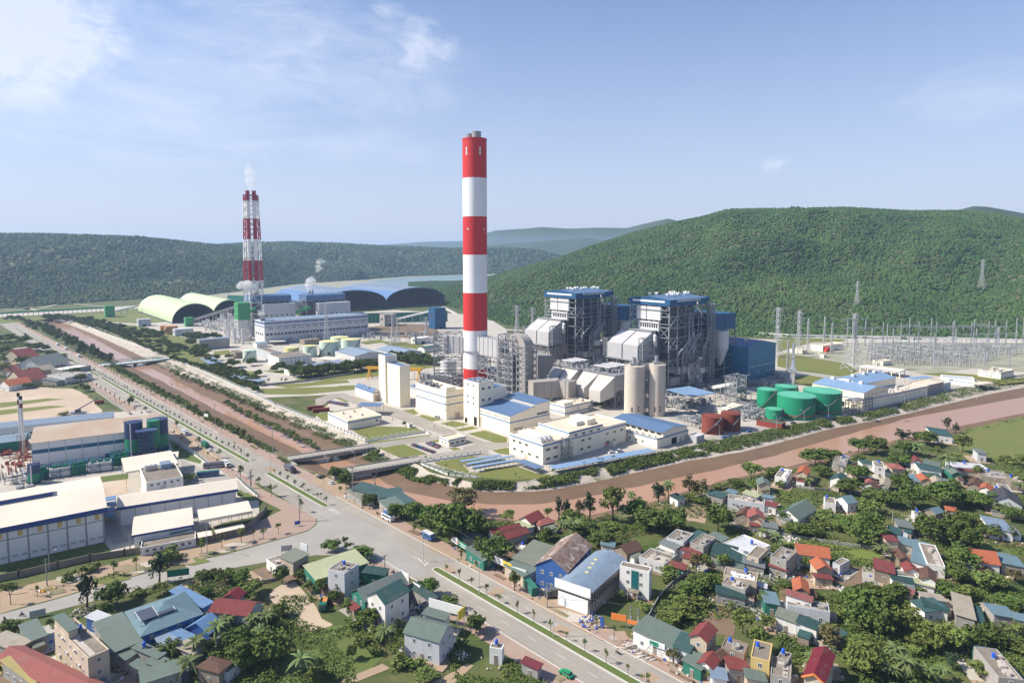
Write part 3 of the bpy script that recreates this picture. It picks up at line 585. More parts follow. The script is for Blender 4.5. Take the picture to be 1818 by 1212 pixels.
def fr(t,top,A,C,base=None,h=None,ang='avg',far=None):
 """frame from picture points: top = near corner at height h, A = far end of the left-hand wall, C = far end of the right-hand wall"""
 T,a,c=Q(t,*top),Q(t,*A),Q(t,*C)
 if base is not None:
  by=Q(t,*base)[1]if isinstance(base,tuple)else Q(t,0,base)[1]
  O=G(Q(t,*base)[0]if isinstance(base,tuple)else T[0],by);h=HT(O,T[1])
 O3=G(*T,h);A3=G(*a,h);C3=G(*c,h)
 if ang=='P':th=PA
 elif ang=='C':th=atan2((C3-O3).y,(C3-O3).x)
 elif ang=='A':th=atan2((A3-O3).y,(A3-O3).x)-pi/2
 elif ang=='avg':
  t1=atan2((A3-O3).y,(A3-O3).x)-pi/2;t2=atan2((C3-O3).y,(C3-O3).x)
  w1=abs(a[0]-T[0])**1.5;w2=abs(c[0]-T[0])**1.5;th=(t1*w1+t2*w2)/(w1+w2)
 else:th=radians(ang)
 d=Vector((cos(th),sin(th),0));n=Vector((-d.y,d.x,0))
 if ang in('P',32,33):L=solve(O3,d,c[0],h);Wd=solve(O3,n,a[0],h)
 else:
  L=(C3-O3).length if ang!='A' else(C3-O3).dot(d);Wd=(A3-O3).length if ang!='C' else(A3-O3).dot(n)
  if far:Wd=(G(*Q(t,*far),h)-O3).dot(n)
 f=FR();f.L=min(abs(L),400);f.W=min(abs(Wd),300);f.H=h;f.th=th;f.O=Vector((O3.x,O3.y,0));f.d=d;f.n=n
 return f
def sub(f,x,y,L,Wd,H):
 g=FR();g.O=f.O+f.d*x+f.n*y;g.L,g.W,g.H,g.th,g.d,g.n=L,Wd,H,f.th,f.d,f.n;return g
MESHC={}
def window_mesh(w,h,glass='glass',frame='white_trim',bars=1):
 k=(round(w,2),round(h,2),glass,frame,bars)
 if k not in MESHC:
  m=MB();m.mi=0;e=.09
  m.box(0,w,-.06,.0,0,e).box(0,w,-.06,0,h-e,h).box(0,e,-.06,0,e,h-e).box(w-e,w,-.06,0,e,h-e)
  for i in range(bars):x=w*(i+1)/(bars+1);m.box(x-.04,x+.04,-.055,0,e,h-e)
  m.mi=1;m.box(e,w-e,-.03,0,e,h-e)
  MESHC[k]=m.mesh('window',[frame,glass])
 return MESHC[k]
def put_window(P,f,face,s,z,w,h,glass='glass',frame='white_trim',bars=1,name='window'):
 o=bpy.data.objects.new(name,window_mesh(w,h,glass,frame,bars));COL.objects.link(o);o.parent=P
 if face=='y':o.location=(s,-.01,z)
 elif face=='x':o.location=(-.01,s+w,z);o.rotation_euler=(0,0,-pi/2)
 elif face=='X':o.location=(f.L+.01,s,z);o.rotation_euler=(0,0,pi/2)
 return o
def put_row(P,f,face,a,b,n,z,w,h,**k):
 Ls=f.L if face in 'y' else f.W
 for i in range(n):
  c=Ls*(a+(b-a)*((i+.5)/n));put_window(P,f,face,c-w/2,z,w,h,**k)
def shell(P,f,wall,roof='flat',roofmat='cream_roof',rise=None,over=.5,par=.8,fascia=None,thick=.18):
 L,W_,H=f.L,f.W,f.H;m=MB()
 if roof=='flat':
  m.box(0,L,0,W_,0,H-par);t=.3
  if par>0:m.box(0,L,0,t,H-par,H).box(0,L,W_-t,W_,H-par,H).box(0,t,t,W_-t,H-par,H).box(L-t,L,t,W_-t,H-par,H)
  m.build('wall',wall,P);MB().box(t,L-t,t,W_-t,H-par+.004,H-par+.12).build('roof',roofmat,P)
 elif roof in('gx','gy'):
  S=W_ if roof=='gx' else L;E=L if roof=='gx' else W_
  r=rise if rise is not None else S*.22
  if roof=='gx':m.prism([(0,0),(W_,0),(W_,H),(W_/2,H+r),(0,H)],0,L,'x')
  else:m.prism([(0,0),(L,0),(L,H),(L/2,H+r),(0,H)],0,W_,'y')
  m.build('wall',wall,P)
  q=MB();sl=r/(S/2);o=over;z0=H-o*sl+.03
  for sg in(0,1):
   a0,z_0,a1,z_1=(-o,z0,S/2,H+r+.03)if sg==0 else(S+o,z0,S/2,H+r+.03)
   pts=[(a0,z_0),(a1,z_1),(a1,z_1+thick),(a0,z_0+thick)]
   q.prism(pts,-o,E+o,'x' if roof=='gx' else 'y')
  q.build('roof',roofmat,P)
  if fascia:
   q=MB();zz=H-o*sl+.0
   if roof=='gx':q.box(-o,E+o,-o-.12,-o,zz-.6,zz+.15)
   else:q.box(-o-.12,-o,-o,E+o,zz-.6,zz+.15)
   q.build('fascia',fascia,P)
 elif roof in('sx','sy'):
  r=rise if rise is not None else(L if roof=='sx' else W_)*.1;o=over
  if roof=='sx':
   m.prism([(0,0),(L,0),(L,H+r),(0,H)],0,W_,'y');k=r/L;m.build('wall',wall,P)
   MB().prism([(-o,H-o*k+.03),(L+o,H+r+o*k+.03),(L+o,H+r+o*k+.2),(-o,H-o*k+.2)],-o,W_+o,'y').build('roof',roofmat,P)
  else:
   m.prism([(0,0),(W_,0),(W_,H+r),(0,H)],0,L,'x');k=r/W_;m.build('wall',wall,P)
   MB().prism([(-o,H-o*k+.03),(W_+o,H+r+o*k+.03),(W_+o,H+r+o*k+.2),(-o,H-o*k+.2)],-o,L+o,'x').build('roof',roofmat,P)
 elif roof=='hip':
  r=rise if rise is not None else min(L,W_)*.22;o=over;m.box(0,L,0,W_,0,H).build('wall',wall,P);i=min(L,W_)/2
  ridge=[(i,W_/2),(L-i,W_/2)]if L>=W_ else[(L/2,i),(L/2,W_-i)]
  V=[(-o,-o,H),(L+o,-o,H),(L+o,W_+o,H),(-o,W_+o,H),(-o,-o,H+.15),(L+o,-o,H+.15),(L+o,W_+o,H+.15),(-o,W_+o,H+.15),(*ridge[0],H+r),(*ridge[1],H+r)]
  F_=[(3,2,1,0),(0,1,5,4),(1,2,6,5),(2,3,7,6),(3,0,4,7)]
  F_+=[(4,5,9,8),(5,6,9),(6,7,8,9),(7,4,8)]if L>=W_ else[(4,5,8),(5,6,9,8),(6,7,9),(7,4,8,9)]
  MB().add(V,F_).build('roof',roofmat,P)
def root(name,f,label,cat,group=None):return empty(name,f.O,f.th,label,cat,group)
def stripe(P,f,z,w=.7,mat='blue_stripe'):
 e=.05;MB().box(-e,f.L+e,-e,0,z,z+w).box(-e,0,0,f.W+e,z,z+w).build('stripe',mat,P)
def vents(P,f,pts,z,r=.9):
 for(a,b)in pts:MB().cyl((f.L*a,f.W*b),r*.5,z,z+.8,n=10).cyl((f.L*a,f.W*b),r,z+.8,z+1.5,r*.4,n=10).build('roof_vent','steel',P)
def door(P,f,face,s,w,h,mat='dark'):
 m=MB()
 if face=='y':m.box(s,s+w,-.08,0,0,h)
 else:m.box(-.08,0,s,s+w,0,h)
 m.build('door',mat,P)
def pilasters(P,f,n,mat,w=.35,face='y',z1=None):
 m=MB();Ls=f.L if face=='y' else f.W
 for i in range(n+1):
  c=Ls*i/n;c=min(max(c,w/2),Ls-w/2)
  if face=='y':m.box(c-w/2,c+w/2,-.12,0,0,z1 or f.H)
  else:m.box(-.12,0,c-w/2,c+w/2,0,z1 or f.H)
 (m.box(0,f.L,-.06,0,0,.3)if face=='y' else m.box(-.06,0,0,f.W,0,.3)).build('pilasters',mat,P)
def clutter(P,f,x0,x1,y0,y1,z,n,seed,mat='steel',hmax=2.5,name='roof_equipment'):
 r=random.Random(seed);m=MB().box(x0,x1,y0,y1,z-.05,z+.06)
 for _ in range(n):
  x,y=r.uniform(x0,x1),r.uniform(y0,y1);k=r.random()
  if k<.45:a,b,c=r.uniform(.5,2.2),r.uniform(.5,2.2),r.uniform(.5,hmax);m.box(x,x+a,y,y+b,z,z+c)
  elif k<.8:ln=min(r.uniform(2,8),(x1-x0)*.4,(y1-y0)*.4);h=r.uniform(.4,hmax);q=(x+ln,y,z+h)if r.random()<.5 else(x,y+ln,z+h);m.tube([(x,y,z+h),q],r.uniform(.12,.35),6)
  else:m.cyl((x,y),r.uniform(.4,1.1),z,z+r.uniform(.8,hmax),n=10)
 return m.build(name,mat,P)
def steel_frame(m,x0,x1,y0,y1,z0,z1,nx,ny,nz,w=.7,brace=.35,seed=0,inner=False,rng=None):
 r=random.Random(seed);X=[x0+(x1-x0)*i/nx for i in range(nx+1)];Y=[y0+(y1-y0)*i/ny for i in range(ny+1)];Z=[z0+(z1-z0)*i/nz for i in range(nz+1)]
 for i,x in enumerate(X):
  for j,y in enumerate(Y):
   if inner or i in(0,nx)or j in(0,ny):m.bar((x,y,z0),(x,y,z1),w)
 for z in Z[1:]:
  for y in(Y if inner else(y0,y1)):m.bar((x0,y,z),(x1,y,z),w*.7,w*.8)
  for x in(X if inner else(x0,x1)):m.bar((x,y0,z),(x,y1,z),w*.7,w*.8)
 for k in range(nz):
  for i in range(nx):
   for y in(y0,y1):
    if r.random()<brace:
     m.bar((X[i],y,Z[k]),(X[i+1],y,Z[k+1]),w*.55)
     m.bar((X[i+1],y,Z[k]),(X[i],y,Z[k+1]),w*.55)
  for j in range(ny):
   for x in(x0,x1):
    if r.random()<brace:
     m.bar((x,Y[j],Z[k]),(x,Y[j+1],Z[k+1]),w*.55)
     m.bar((x,Y[j+1],Z[k]),(x,Y[j],Z[k+1]),w*.55)
 return m
def tank(t,xl,xr,ty,by,label,mat,cap,name='storage_tank',cat='storage tank',group=None,cone=.08,n=40,band=None,ladder=True,rail=True,shellname='tank_shell'):
 l,b=Q(t,xl,by);r_,tyy=Q(t,xr,ty);cx=(l+r_)/2
 g=G(cx,b);d=Vector((g.x,g.y,0)).normalized();k=(g.y*cos(PIT)+CH*sin(PIT))/FPX;r=(r_-l)/2*k
 for _ in range(3):c=g+d*r;r=(r_-l)/2*(c.y*cos(PIT)+CH*sin(PIT))/FPX
 h=HT(c,tyy);P=empty(name,c,0,label,cat,group)
 m=MB().cyl((0,0),r,0,h,n=n);m.build(shellname,mat,P)
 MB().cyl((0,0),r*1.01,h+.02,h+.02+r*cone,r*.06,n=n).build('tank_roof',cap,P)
 if band:MB().cyl((0,0),r*1.004,band[0]*h,band[0]*h+band[1],n=n,cap=False).build('band',band[2],P)
 if rail:
  m=MB();q=24
  for i in range(q):
   a,a2=2*pi*i/q,2*pi*(i+1)/q
   m.bar((r*cos(a),r*sin(a),h),(r*cos(a),r*sin(a),h+1.1),.08);m.bar((r*cos(a),r*sin(a),h+1.1),(r*cos(a2),r*sin(a2),h+1.1),.08)
  m.build('handrail',mat,P)
 if ladder:
  m=MB();q=26;a0=-2.3+random.Random(xl).uniform(-.5,.9)
  for i in range(q):
   a,a2=a0+1.5*i/q,a0+1.5*(i+1)/q;z,z2=h*i/q,h*(i+1)/q;R2=r+.5
   m.bar((R2*cos(a),R2*sin(a),z),(R2*cos(a2),R2*sin(a2),z2),1.0,.35);m.bar((R2*1.02*cos(a),R2*1.02*sin(a),z+1),(R2*1.02*cos(a2),R2*1.02*sin(a2),z2+1),.1)
  m.build('spiral_stair','steel_dark',P)
 P['r']=r;P['h']=h
 return P,c,r,h
def canopy(t,pts,h,label,group=None,roofmat='blue_roof_light',name='canopy',cat='canopy',thick=.25,posts=6,wallmat='steel',rise=.0,two=True):
 """open roof on posts; pts = four picture corners of the roof at height h, near left, near right, far right, far left"""
 P4=[G(*Q(t,*p),h)for p in pts];O=P4[0];d=(P4[1]-P4[0]);L=d.length;d.normalize();n=Vector((-d.y,d.x,0));Wd=max((P4[3]-P4[0]).dot(n),(P4[2]-P4[0]).dot(n),1.5)
 f=FR();f.O=Vector((O.x,O.y,0));f.th=atan2(d.y,d.x);f.L,f.W,f.H,f.d,f.n=L,Wd,h,d,n
 P=root(name,f,label,cat,group)
 MB().prism([(0,h-.1),(Wd,h-.1+rise),(Wd,h+thick-.1+rise),(0,h+thick-.1)],0,L,'x').build('roof',roofmat,P)
 for i in range(posts+1):
  for y in((.25,Wd-.25)if two else(Wd/2,)):
   x=.2+(L-.4)*i/posts;MB().box(x-.09,x+.09,y-.09,y+.09,0,h-.1+rise*y/Wd).build('post',wallmat,P)
 return P,f
def lattice_tower(label,loc,H,wb,wt,mat='steel',arms=((.78,.34),(.88,.30),(.97,.22)),group=None,rz=0.5,name='transmission_tower',cat='pylon',nseg=9,w=.28,zwaist=.55,wires=False):
 P=empty(name,loc,rz,label,cat,group);m=MB()
 def wd(t):return wb+(wt-wb)*min(1,t/zwaist)if t<zwaist else wt
 ts=[i/nseg for i in range(nseg+1)]
 for a,b in zip(ts,ts[1:]):
  A=[(sx*wd(a)/2,sy*wd(a)/2,a*H)for sx,sy in((-1,-1),(1,-1),(1,1),(-1,1))];B=[(sx*wd(b)/2,sy*wd(b)/2,b*H)for sx,sy in((-1,-1),(1,-1),(1,1),(-1,1))]
  for i in range(4):
   j=(i+1)%4;m.bar(A[i],B[i],w);m.bar(A[i],B[j],w*.55);m.bar(A[j],B[i],w*.55);m.bar(B[i],B[j],w*.55)
 m.build('lattice_mast',mat,P)
 for(t,ln)in arms:
  m=MB();z=t*H;q=wd(t)/2
  for sg in(-1,1):
   tip=(sg*ln*H/2*1.0,0,z+.4)
   for(yy,zz)in((-q,z),(q,z),(0,z+1.8)):m.bar((sg*q,yy,zz),tip,w*.7)
   m.bar(tip,(tip[0],0,z-2.2),.22)
  m.build('cross_arm',mat,P)
 return P
def chimney():
 g=G(844.5,690);d=Vector((g.x,g.y,0)).normalized();r=21.3*(g.y*cos(PIT)+CH*sin(PIT))/FPX;c=g+d*r
 P=empty('chimney',c,0,'giant red and white banded round chimney standing in the middle of the plant','chimney')
 ys=[248,317,385,452,519,585,652];zs=[HT(c,y)for y in ys]+[0]
 for i in range(7):
  z1,z0=zs[i],zs[i+1];rt=r*(1 if i else 1)
  MB().cyl((0,0),r*(1+.03*(1-z0/zs[0])**2),z0,z1-.02,r*(1+.03*(1-z1/zs[0])**2),n=64,cap=(i==0)).build('red_band' if i%2==0 else 'white_band','chimney_red' if i%2==0 else 'chimney_white',P)
 H=zs[0]
 MB().cyl((0,0),r*1.02,H-.9,H+.5,n=64).build('rim','chimney_red',P)
 for(x,y,q,hh)in((-3.9,3.2,3.7,5.0),(1.9,-3.4,3.9,5.9)):
  f=MB().cyl((x,y),q,H+.3,H+hh,n=32).cyl((x,y),q*1.03,H+hh*.55,H+hh*.6,n=32).cyl((x,y),q*1.05,H+hh-.5,H+hh+.1,n=32).build('flue_pipe','steel',P)
  MB().cyl((x,y),q*.85,H+hh+.12,H+hh+.2,n=24).build('flue_mouth','dark',f)
 for(px,py)in((831.5,267),(831.5,274.5),(855,267),(855,274.5),(833,407),(861,407),(834,640.5),(834,647)):
  z=HT(c,py);k=(px-844.5)/21.3;a=-pi/2+asin(k);s=MB();n_=Vector((cos(a),sin(a),0));t_=Vector((-sin(a),cos(a),0));o=n_*(r*1.012)
  w=.75;hh=1.6 if py<300 or py>600 else .7
  s.add([tuple(o-t_*w+Vector((0,0,z-hh))),tuple(o+t_*w+Vector((0,0,z-hh))),tuple(o+t_*w+Vector((0,0,z+hh))),tuple(o-t_*w+Vector((0,0,z+hh))),tuple(o*.97-t_*w+Vector((0,0,z-hh))),tuple(o*.97+t_*w+Vector((0,0,z-hh))),tuple(o*.97+t_*w+Vector((0,0,z+hh))),tuple(o*.97-t_*w+Vector((0,0,z+hh)))],[(0,1,2,3),(0,4,5,1),(1,5,6,2),(2,6,7,3),(3,7,4,0)])
  s.build('louvre' if py<300 else 'window','light_clad' if py<600 else 'glass',P)
 zc=HT(c,621);m=MB();q=36
 for i in range(q):
  a,a2=2*pi*i/q,2*pi*(i+1)/q
  m.bar(((r+.8)*cos(a),(r+.8)*sin(a),zc),((r+.8)*cos(a2),(r+.8)*sin(a2),zc),1.8,.25)
  m.bar(((r+1.6)*cos(a),(r+1.6)*sin(a),zc+1.2),((r+1.6)*cos(a2),(r+1.6)*sin(a2),zc+1.2),.12);m.bar(((r+1.6)*cos(a),(r+1.6)*sin(a),zc),((r+1.6)*cos(a),(r+1.6)*sin(a),zc+1.2),.12)
 m.build('gallery','steel',P)
 return c,r
CHC,CHR=chimney()
def beige(t,top,A,C,base=None,h=None,label='',cat='building',name='plant_building',roof='flat',roofmat='cream_roof',stripes=(.86,),ang='P',wall='cream',rise=None,par=.8,over=.3,group=None,sw=.7):
 f=fr(t,top,A,C,base=base,h=h,ang=ang);P=root(name,f,label,cat,group);shell(P,f,wall,roof,roofmat,rise=rise,par=par,over=over)
 for s in stripes:stripe(P,f,s*f.H,sw)
 return P,f
P,f=beige('s',(288,640),(112,548),(593,575),base=(288,722),label='flat roofed cream hall with four roof vents just inside the white fence by the canal',stripes=(.72,))
vents(P,f,((.25,.3),(.28,.7),(.6,.3),(.62,.72)),f.H-.7,1.0);put_row(P,f,'y',.82,.9,1,2.2,2,1.6,bars=2);door(P,f,'y',f.L*.95,1.2,2.4,'steel');pilasters(P,f,4,'cream',.3)
canopy('s',[(370,508),(575,512),(535,478),(345,500)],7,'open steel canopy with blue roof behind the flat cream hall',roofmat='blue_roof',posts=3)
P,f=beige('s',(755,150),(625,130),(845,130),base=(755,520),label='tall windowless cream tower block with blue flat roof left of the chimney',cat='tower block',name='silo_building',roofmat='blue_roof',stripes=(),par=.3,sw=0)
pilasters(P,f,3,'cream',.35,'x');pilasters(P,f,1,'cream',.35,'y')
f1=f
P,f=beige('s',(624,57),(565,38),(730,40),base=(624,480),label='taller narrow cream stair tower behind the windowless block',cat='tower block',name='stair_tower',roofmat='blue_roof',stripes=(),par=.3)
pilasters(P,f,1,'cream',.3,'x');MB().box(f.L*.35,f.L*.75,-1.2,0,f.H-9,f.H-7.5).build('hoist_platform','steel',P)
put_row(P,f,'x',.2,.8,1,1.5,1.2,1.6)
P,f=beige('s',(515,385),(357,318),(582,368),base=(515,468),label='low cream workshop with blue roof at the foot of the windowless tower',roof='gy',roofmat='blue_roof',stripes=(.88,),rise=2.2)
vents(P,f,((.3,.35),(.55,.8)),f.H+1.2,1.2);door(P,f,'y',f.L*.2,f.L*.6,5,'wall_beige')
P,f=beige('s',(905,345),(850,330),(1010,300),base=(905,432),label='small cream annex with blue roof between the tower and the striped block',roof='gy',roofmat='blue_roof',stripes=(.8,),rise=1)
P,f=beige('s',(1172,375),(898,335),(1330,358),base=(1172,632),label='big cream block with two blue stripes and rooftop piping left of the chimney',stripes=(.76,.5),par=1.2)
clutter(P,f,1,f.L*.5,f.W*.15,f.W*.9,f.H-1,46,5,hmax=3);g=sub(f,.5,.5,f.L*.6,f.W*.25,2.5)
MB().box(.3,f.L*.55,.3,f.W*.18,f.H-1,f.H+2.4).build('roof_house','cream',P);pilasters(P,f,3,'cream',.3,'x')
for z in(.9,.68,.42):put_window(P,f,'x',.6,f.H*z-3,1.2,1.6)
door(P,f,'y',f.L*.5,4,4,'wall_beige');clutter(P,f,-3,-1,1,f.W*.3,0,5,66,hmax=2,name='ground_equipment')
P,f=beige('s',(1462,302),(1328,266),(1600,277),base=(1463,692),label='tall cream transfer tower with blue roof in front of the chimney foot',cat='tower block',roofmat='blue_roof',stripes=(),par=.2)
for zz in(.88,.60,.47):put_row(P,f,'x',.15,.9,2,f.H*zz,1.6,1.8)
for zz in(.82,.56):put_row(P,f,'y',.1,.9,2,f.H*zz,2.2,2)
door(P,f,'x',2,3.5,6,'dark');door(P,f,'x',f.W*.75,3,3.5,'dark');clutter(P,f,2,f.L*.7,1,f.W*.5,f.H,9,3,hmax=2)
ft=f
g=sub(f,.05,.6,f.L*1.75,f.W*.9,f.H*.83);g.O=f.O+f.d*(f.L+.01)+f.n*.15;g.L=f.L*.85
P=root('plant_building',g,'lower cream wing right of the tall transfer tower','building');shell(P,g,'cream','flat','blue_roof',par=.2)
put_row(P,g,'y',.02,.98,6,g.H*.62,2.4,1.3,bars=2);put_window(P,g,'y',2,g.H*.45,1.8,1.8)
P,f=beige('t',(215,475),(-72,394),(430,430),base=(215,645),label='cream hall with wide blue lean to roof in front of the tall transfer tower',name='hall',cat='hall',stripes=(.66,),roof='sx',roofmat='blue_roof',rise=3.5,over=.2)
fh=f;door(P,f,'y',f.L*.15,f.L*.35,5,'wall_beige');door(P,f,'x',f.W*.82,5,7,'wall_beige')
put_row(P,f,'x',.02,.98,4,f.H*.8,f.W*.2,1.3,glass='wall_beige',bars=5)
g=sub(f,f.L+.02,.1,f.L*.62,f.W*.93,f.H*1.33)
P=root('hall',g,'taller cream hall with blue sloped roof joined behind the lean to hall','hall');shell(P,g,'cream','sx','blue_roof',rise=.8,over=.2);stripe(P,g,fh.H*.66)
put_row(P,g,'x',.05,.95,3,g.H*.80,g.W*.22,1.8,glass='dark_inner',bars=8);put_row(P,g,'y',.1,.9,1,g.H*.58,g.L*.75,1.6,glass='dark_inner',bars=9)
m=MB();r_=random.Random(4)
for i in range(26):y=g.W*i/26;m.box(-2.6,-.9,y,y+g.W/40,fh.H+2.9,fh.H+4.0)
m.build('roof_equipment','light_clad',P)
P,f=beige('t',(683,387),(552,347),(907,352),base=(683,470),label='cream two stripe building with open flat roof behind the office block',stripes=(.8,.2),par=1.0)
MB().box(f.L*.02,f.L*.35,f.W*.1,f.W*.55,f.H-.8,f.H+1.8).build('roof_house','cream',P);put_row(P,f,'x',.1,.5,2,f.H*.35,1.2,1.2);put_row(P,f,'y',.45,.55,1,f.H*.4,1,2);clutter(P,f,f.L*.4,f.L*.9,1,f.W-2,f.H-1,8,21,hmax=1.5)
f=fr('t',(497,705),(213,617),(720,650),base=(497,885),ang='P');P=root('office_building',f,'cream office block with blue stripe and rooftop chillers facing the car shelters','office building')
shell(P,f,'cream','flat','cream_roof',par=1.0);stripe(P,f,f.H*.86)
for(zz,a,b,n)in((.62,.05,.62,3),(.22,.05,.95,4)):put_row(P,f,'x',1-b,1-a,n,f.H*zz,2.6,1.5,frame='cream')
for zz in(.6,.16):put_row(P,f,'y',.05,.62,2,f.H*zz,3.4,1.5,frame='cream',bars=2)
for i in range(3):
 a=MB().box(1.5+i*3.2,4+i*3.2,f.W*.1,f.W*.8,f.H-.8,f.H+1.2);a.build('chiller','light_clad',P)
 MB().tube([(2.7+i*3.2,f.W*.12,f.H+1.6),(2.7+i*3.2,f.W*.8,f.H+1.6)],.7,8).build('roof_duct','signs_white',P)
m=MB();steel_frame(m,f.L*.68,f.L*.98,-3.2,-.3,0,f.H+1,1,1,4,.3,1.0,3);m.build('stair_frame','steel',P);fo=f
for i in range(3):MB().tube([(-.5,f.W*(.46+.03*i),.2),(-.5,f.W*(.46+.03*i),2.6)],.1,6).build('fire_pipe','sign_red',P)
g=sub(f,f.L+.01,.02,f.L*.95,f.W*.92,f.H*1.24);g.L=solve(Vector((g.O.x,g.O.y,f.H*1.2)),f.d,Q('t',1005,0)[0],g.H)
P=root('office_building',g,'higher middle wing of the cream office block with flat tan roof','office building');shell(P,g,'cream','flat','cream_roof',par=.9);stripe(P,g,g.H*.92);stripe(P,sub(g,0,0,g.L,.1,1),g.H*.68)
put_row(P,g,'y',.08,.98,4,g.H*.76,2.7,1.5,frame='cream',bars=2);put_row(P,g,'y',.3,.7,2,g.H*.48,2.7,1.5,frame='cream',bars=2);put_row(P,g,'y',.25,.7,2,g.H*.14,2.7,1.5,frame='cream',bars=2)
MB().box(g.L*.5,g.L*.7,g.W*.3,g.W*.6,g.H-.8,g.H+1.6).build('roof_house','light_clad',P);MB().box(g.L*.72,g.L*.98,g.W*.2,g.W*.75,g.H-.8,g.H+2.4).build('roof_house','cream',P)
k=sub(g,g.L+.01,.02,g.L*.8,g.W,g.H*.83);k.L=solve(Vector((k.O.x,k.O.y,k.H)),f.d,Q('t',1205,0)[0],k.H)
P=root('office_building',k,'right hand two storey wing of the cream office block','office building');shell(P,k,'cream','flat','cream_roof',par=.8);stripe(P,k,k.H*.84)
put_row(P,k,'y',.05,.95,3,k.H*.58,2.7,1.5,frame='cream',bars=2);put_row(P,k,'y',.1,.6,2,k.H*.1,2.2,2.4,glass='dark',frame='cream',bars=1)
for i in range(4):MB().tube([(k.L*.08+i,-.5,.2),(k.L*.08+i,-.5,3.6)],.13,6).build('fire_pipe','sign_red',P)
MB().box(k.L*.35,k.L*.5,-2,-.2,0,2.8).build('switch_cabinet','cream',P)
P,f=beige('t',(1468,662),(1022,505),(1733,612),base=(1468,748),label='long cream workshop with raised blue gable roof beside the canal road',name='workshop',cat='workshop',stripes=(.86,),par=.8)
g=sub(f,f.L*.2,.4,f.L*.62,f.W-.8,f.H+3.2)
w_=MB().prism([(g.L*0+f.L*.2,f.H-.7),(f.L*.97,f.H-.7),(f.L*.97,f.H+2.2),(f.L*.55,f.H+4.2),(f.L*.2,f.H+2.6)],.5,f.W-.5,'y');w_.build('monitor_wall','cream',P)
MB().prism([(f.L*.16,f.H+2.45),(f.L*.55,f.H+4.25),(f.L*.55,f.H+4.45),(f.L*.16,f.H+2.65)],.1,f.W-.1,'y').build('roof','blue_roof',P)
MB().prism([(f.L*1.0,f.H+2.0),(f.L*.55,f.H+4.25),(f.L*.55,f.H+4.45),(f.L*1.0,f.H+2.2)],.1,f.W-.1,'y').build('roof','blue_roof',P)
for i in range(8):MB().box(f.L*.19,f.L*.2,f.W*(.05+.118*i),f.W*(.12+.118*i),f.H+.5,f.H+1.6).build('window','glass',P);MB().box(1.2,2.6,f.W*(.06+.118*i),f.W*(.08+.118*i),f.H-.6,f.H+.8).build('air_unit','light_clad',P)
door(P,f,'y',f.L*.45,f.L*.16,f.H*.62);door(P,f,'y',f.L*.72,1.2,2.4,'steel');door(P,f,'x',f.W*.1,1,2.2,'light_clad');put_row(P,f,'x',.2,.8,5,1.4,1.6,1.6)
canopy('t',[(600,925),(1455,770),(1405,742),(548,900)],3.0,'very long light blue canopy along the canal side of the office block',name='carport',cat='carport',posts=22)
canopy('t',[(440,920),(508,900),(345,838),(275,852)],3.0,'short blue car shelter left of the office block corner',name='carport',cat='carport',roofmat='blue_roof',posts=4)
for i,(a,b_,lb)in enumerate((((1308,1008),(1668,952),'farthest'),((1372,1033),(1790,958),'middle'),((1432,1060),(1830,992),'nearest'))):
 canopy('s',[(a[0],a[1]),b_,(b_[0]-22,b_[1]-10),(a[0]-22,a[1]-12)],2.8,'%s of the three parallel narrow blue shelters on the lawn by the gate'%lb,'parallel narrow blue shelters',name='carport',cat='carport',posts=9,two=True)
P,f=beige('s',(1193,808),(1112,773),(1350,786),base=(1193,873),label='small cream gatehouse with blue stripe between the two entrance roads',name='gatehouse',cat='gatehouse',stripes=(.72,),sw=.5)
put_row(P,f,'y',.05,.95,3,1.0,3.0,1.5,bars=2);put_row(P,f,'x',.2,.8,2,1.0,1.6,1.3)
P,f=beige('s',(840,668),(822,660),(872,662),base=(840,706),label='tiny white guard booth by the inner lawn',name='guard_booth',cat='booth',stripes=(),wall='wall_white');put_row(P,f,'y',.1,.9,1,.9,1.6,1.1)
P,f=beige('u',(790,440),(695,412),(908,425),base=(790,478),label='small cream pump house with blue stripe behind the brown tanks',name='pump_house',stripes=(.7,),sw=.5);clutter(P,f,1,f.L-3,1,f.W-2,f.H-.7,14,8,'cream',1.4);put_row(P,f,'y',.05,.95,4,1.2,1.6,1.2)
P,f=beige('u',(565,640),(505,625),(622,630),base=(565,690),label='low grey green fenced cabinet shed right of the monitor roof workshop',name='shed',cat='shed',stripes=(),wall='grey_clad',roofmat='wall_pale')
f=fr('8',(690,1022),(327,962),(1100,962),base=(690,1145),ang=32);f.L=34;P=root('treatment_hall',f,'wide cream treatment hall with big light blue roof right of the green tanks','hall')
shell(P,f,'cream','gy','blue_roof_light',rise=3,over=.3);stripe(P,f,f.H*.55);door(P,f,'x',f.W*.35,3,4);put_row(P,f,'y',.1,.9,5,f.H*.82,2,1,frame='cream')
for a in(.25,.5,.8):MB().box(f.L*.5-1.2,f.L*.5+1.2,f.W*a,f.W*a+3,f.H+2.8,f.H+5).build('roof_vent','light_clad',P)
g=sub(f,f.L*.62,f.W*.35,52,f.W*.62,f.H*1.12);P=root('treatment_hall',g,'second light blue roofed hall stepping up behind the treatment hall','hall');shell(P,g,'cream','gx','blue_roof_light',rise=3,over=.3);stripe(P,g,g.H*.6)
for a in(.2,.5,.8):MB().box(g.L*a,g.L*a+2.5,g.W*.5-1.2,g.W*.5+1.2,g.H+2.8,g.H+5).build('roof_vent','light_clad',P)
g=sub(f,f.L+.05,.5,62,f.W*.3,f.H*.62);P=root('plant_building',g,'long low cream wing running right from the treatment hall','building');shell(P,g,'cream','flat','cream_roof',par=.6);stripe(P,g,g.H*.82,.5);put_row(P,g,'y',.05,.95,8,g.H*.45,1.2,1);clutter(P,g,4,40,1,g.W-4,g.H-.6,26,31,'light_clad',2.4)
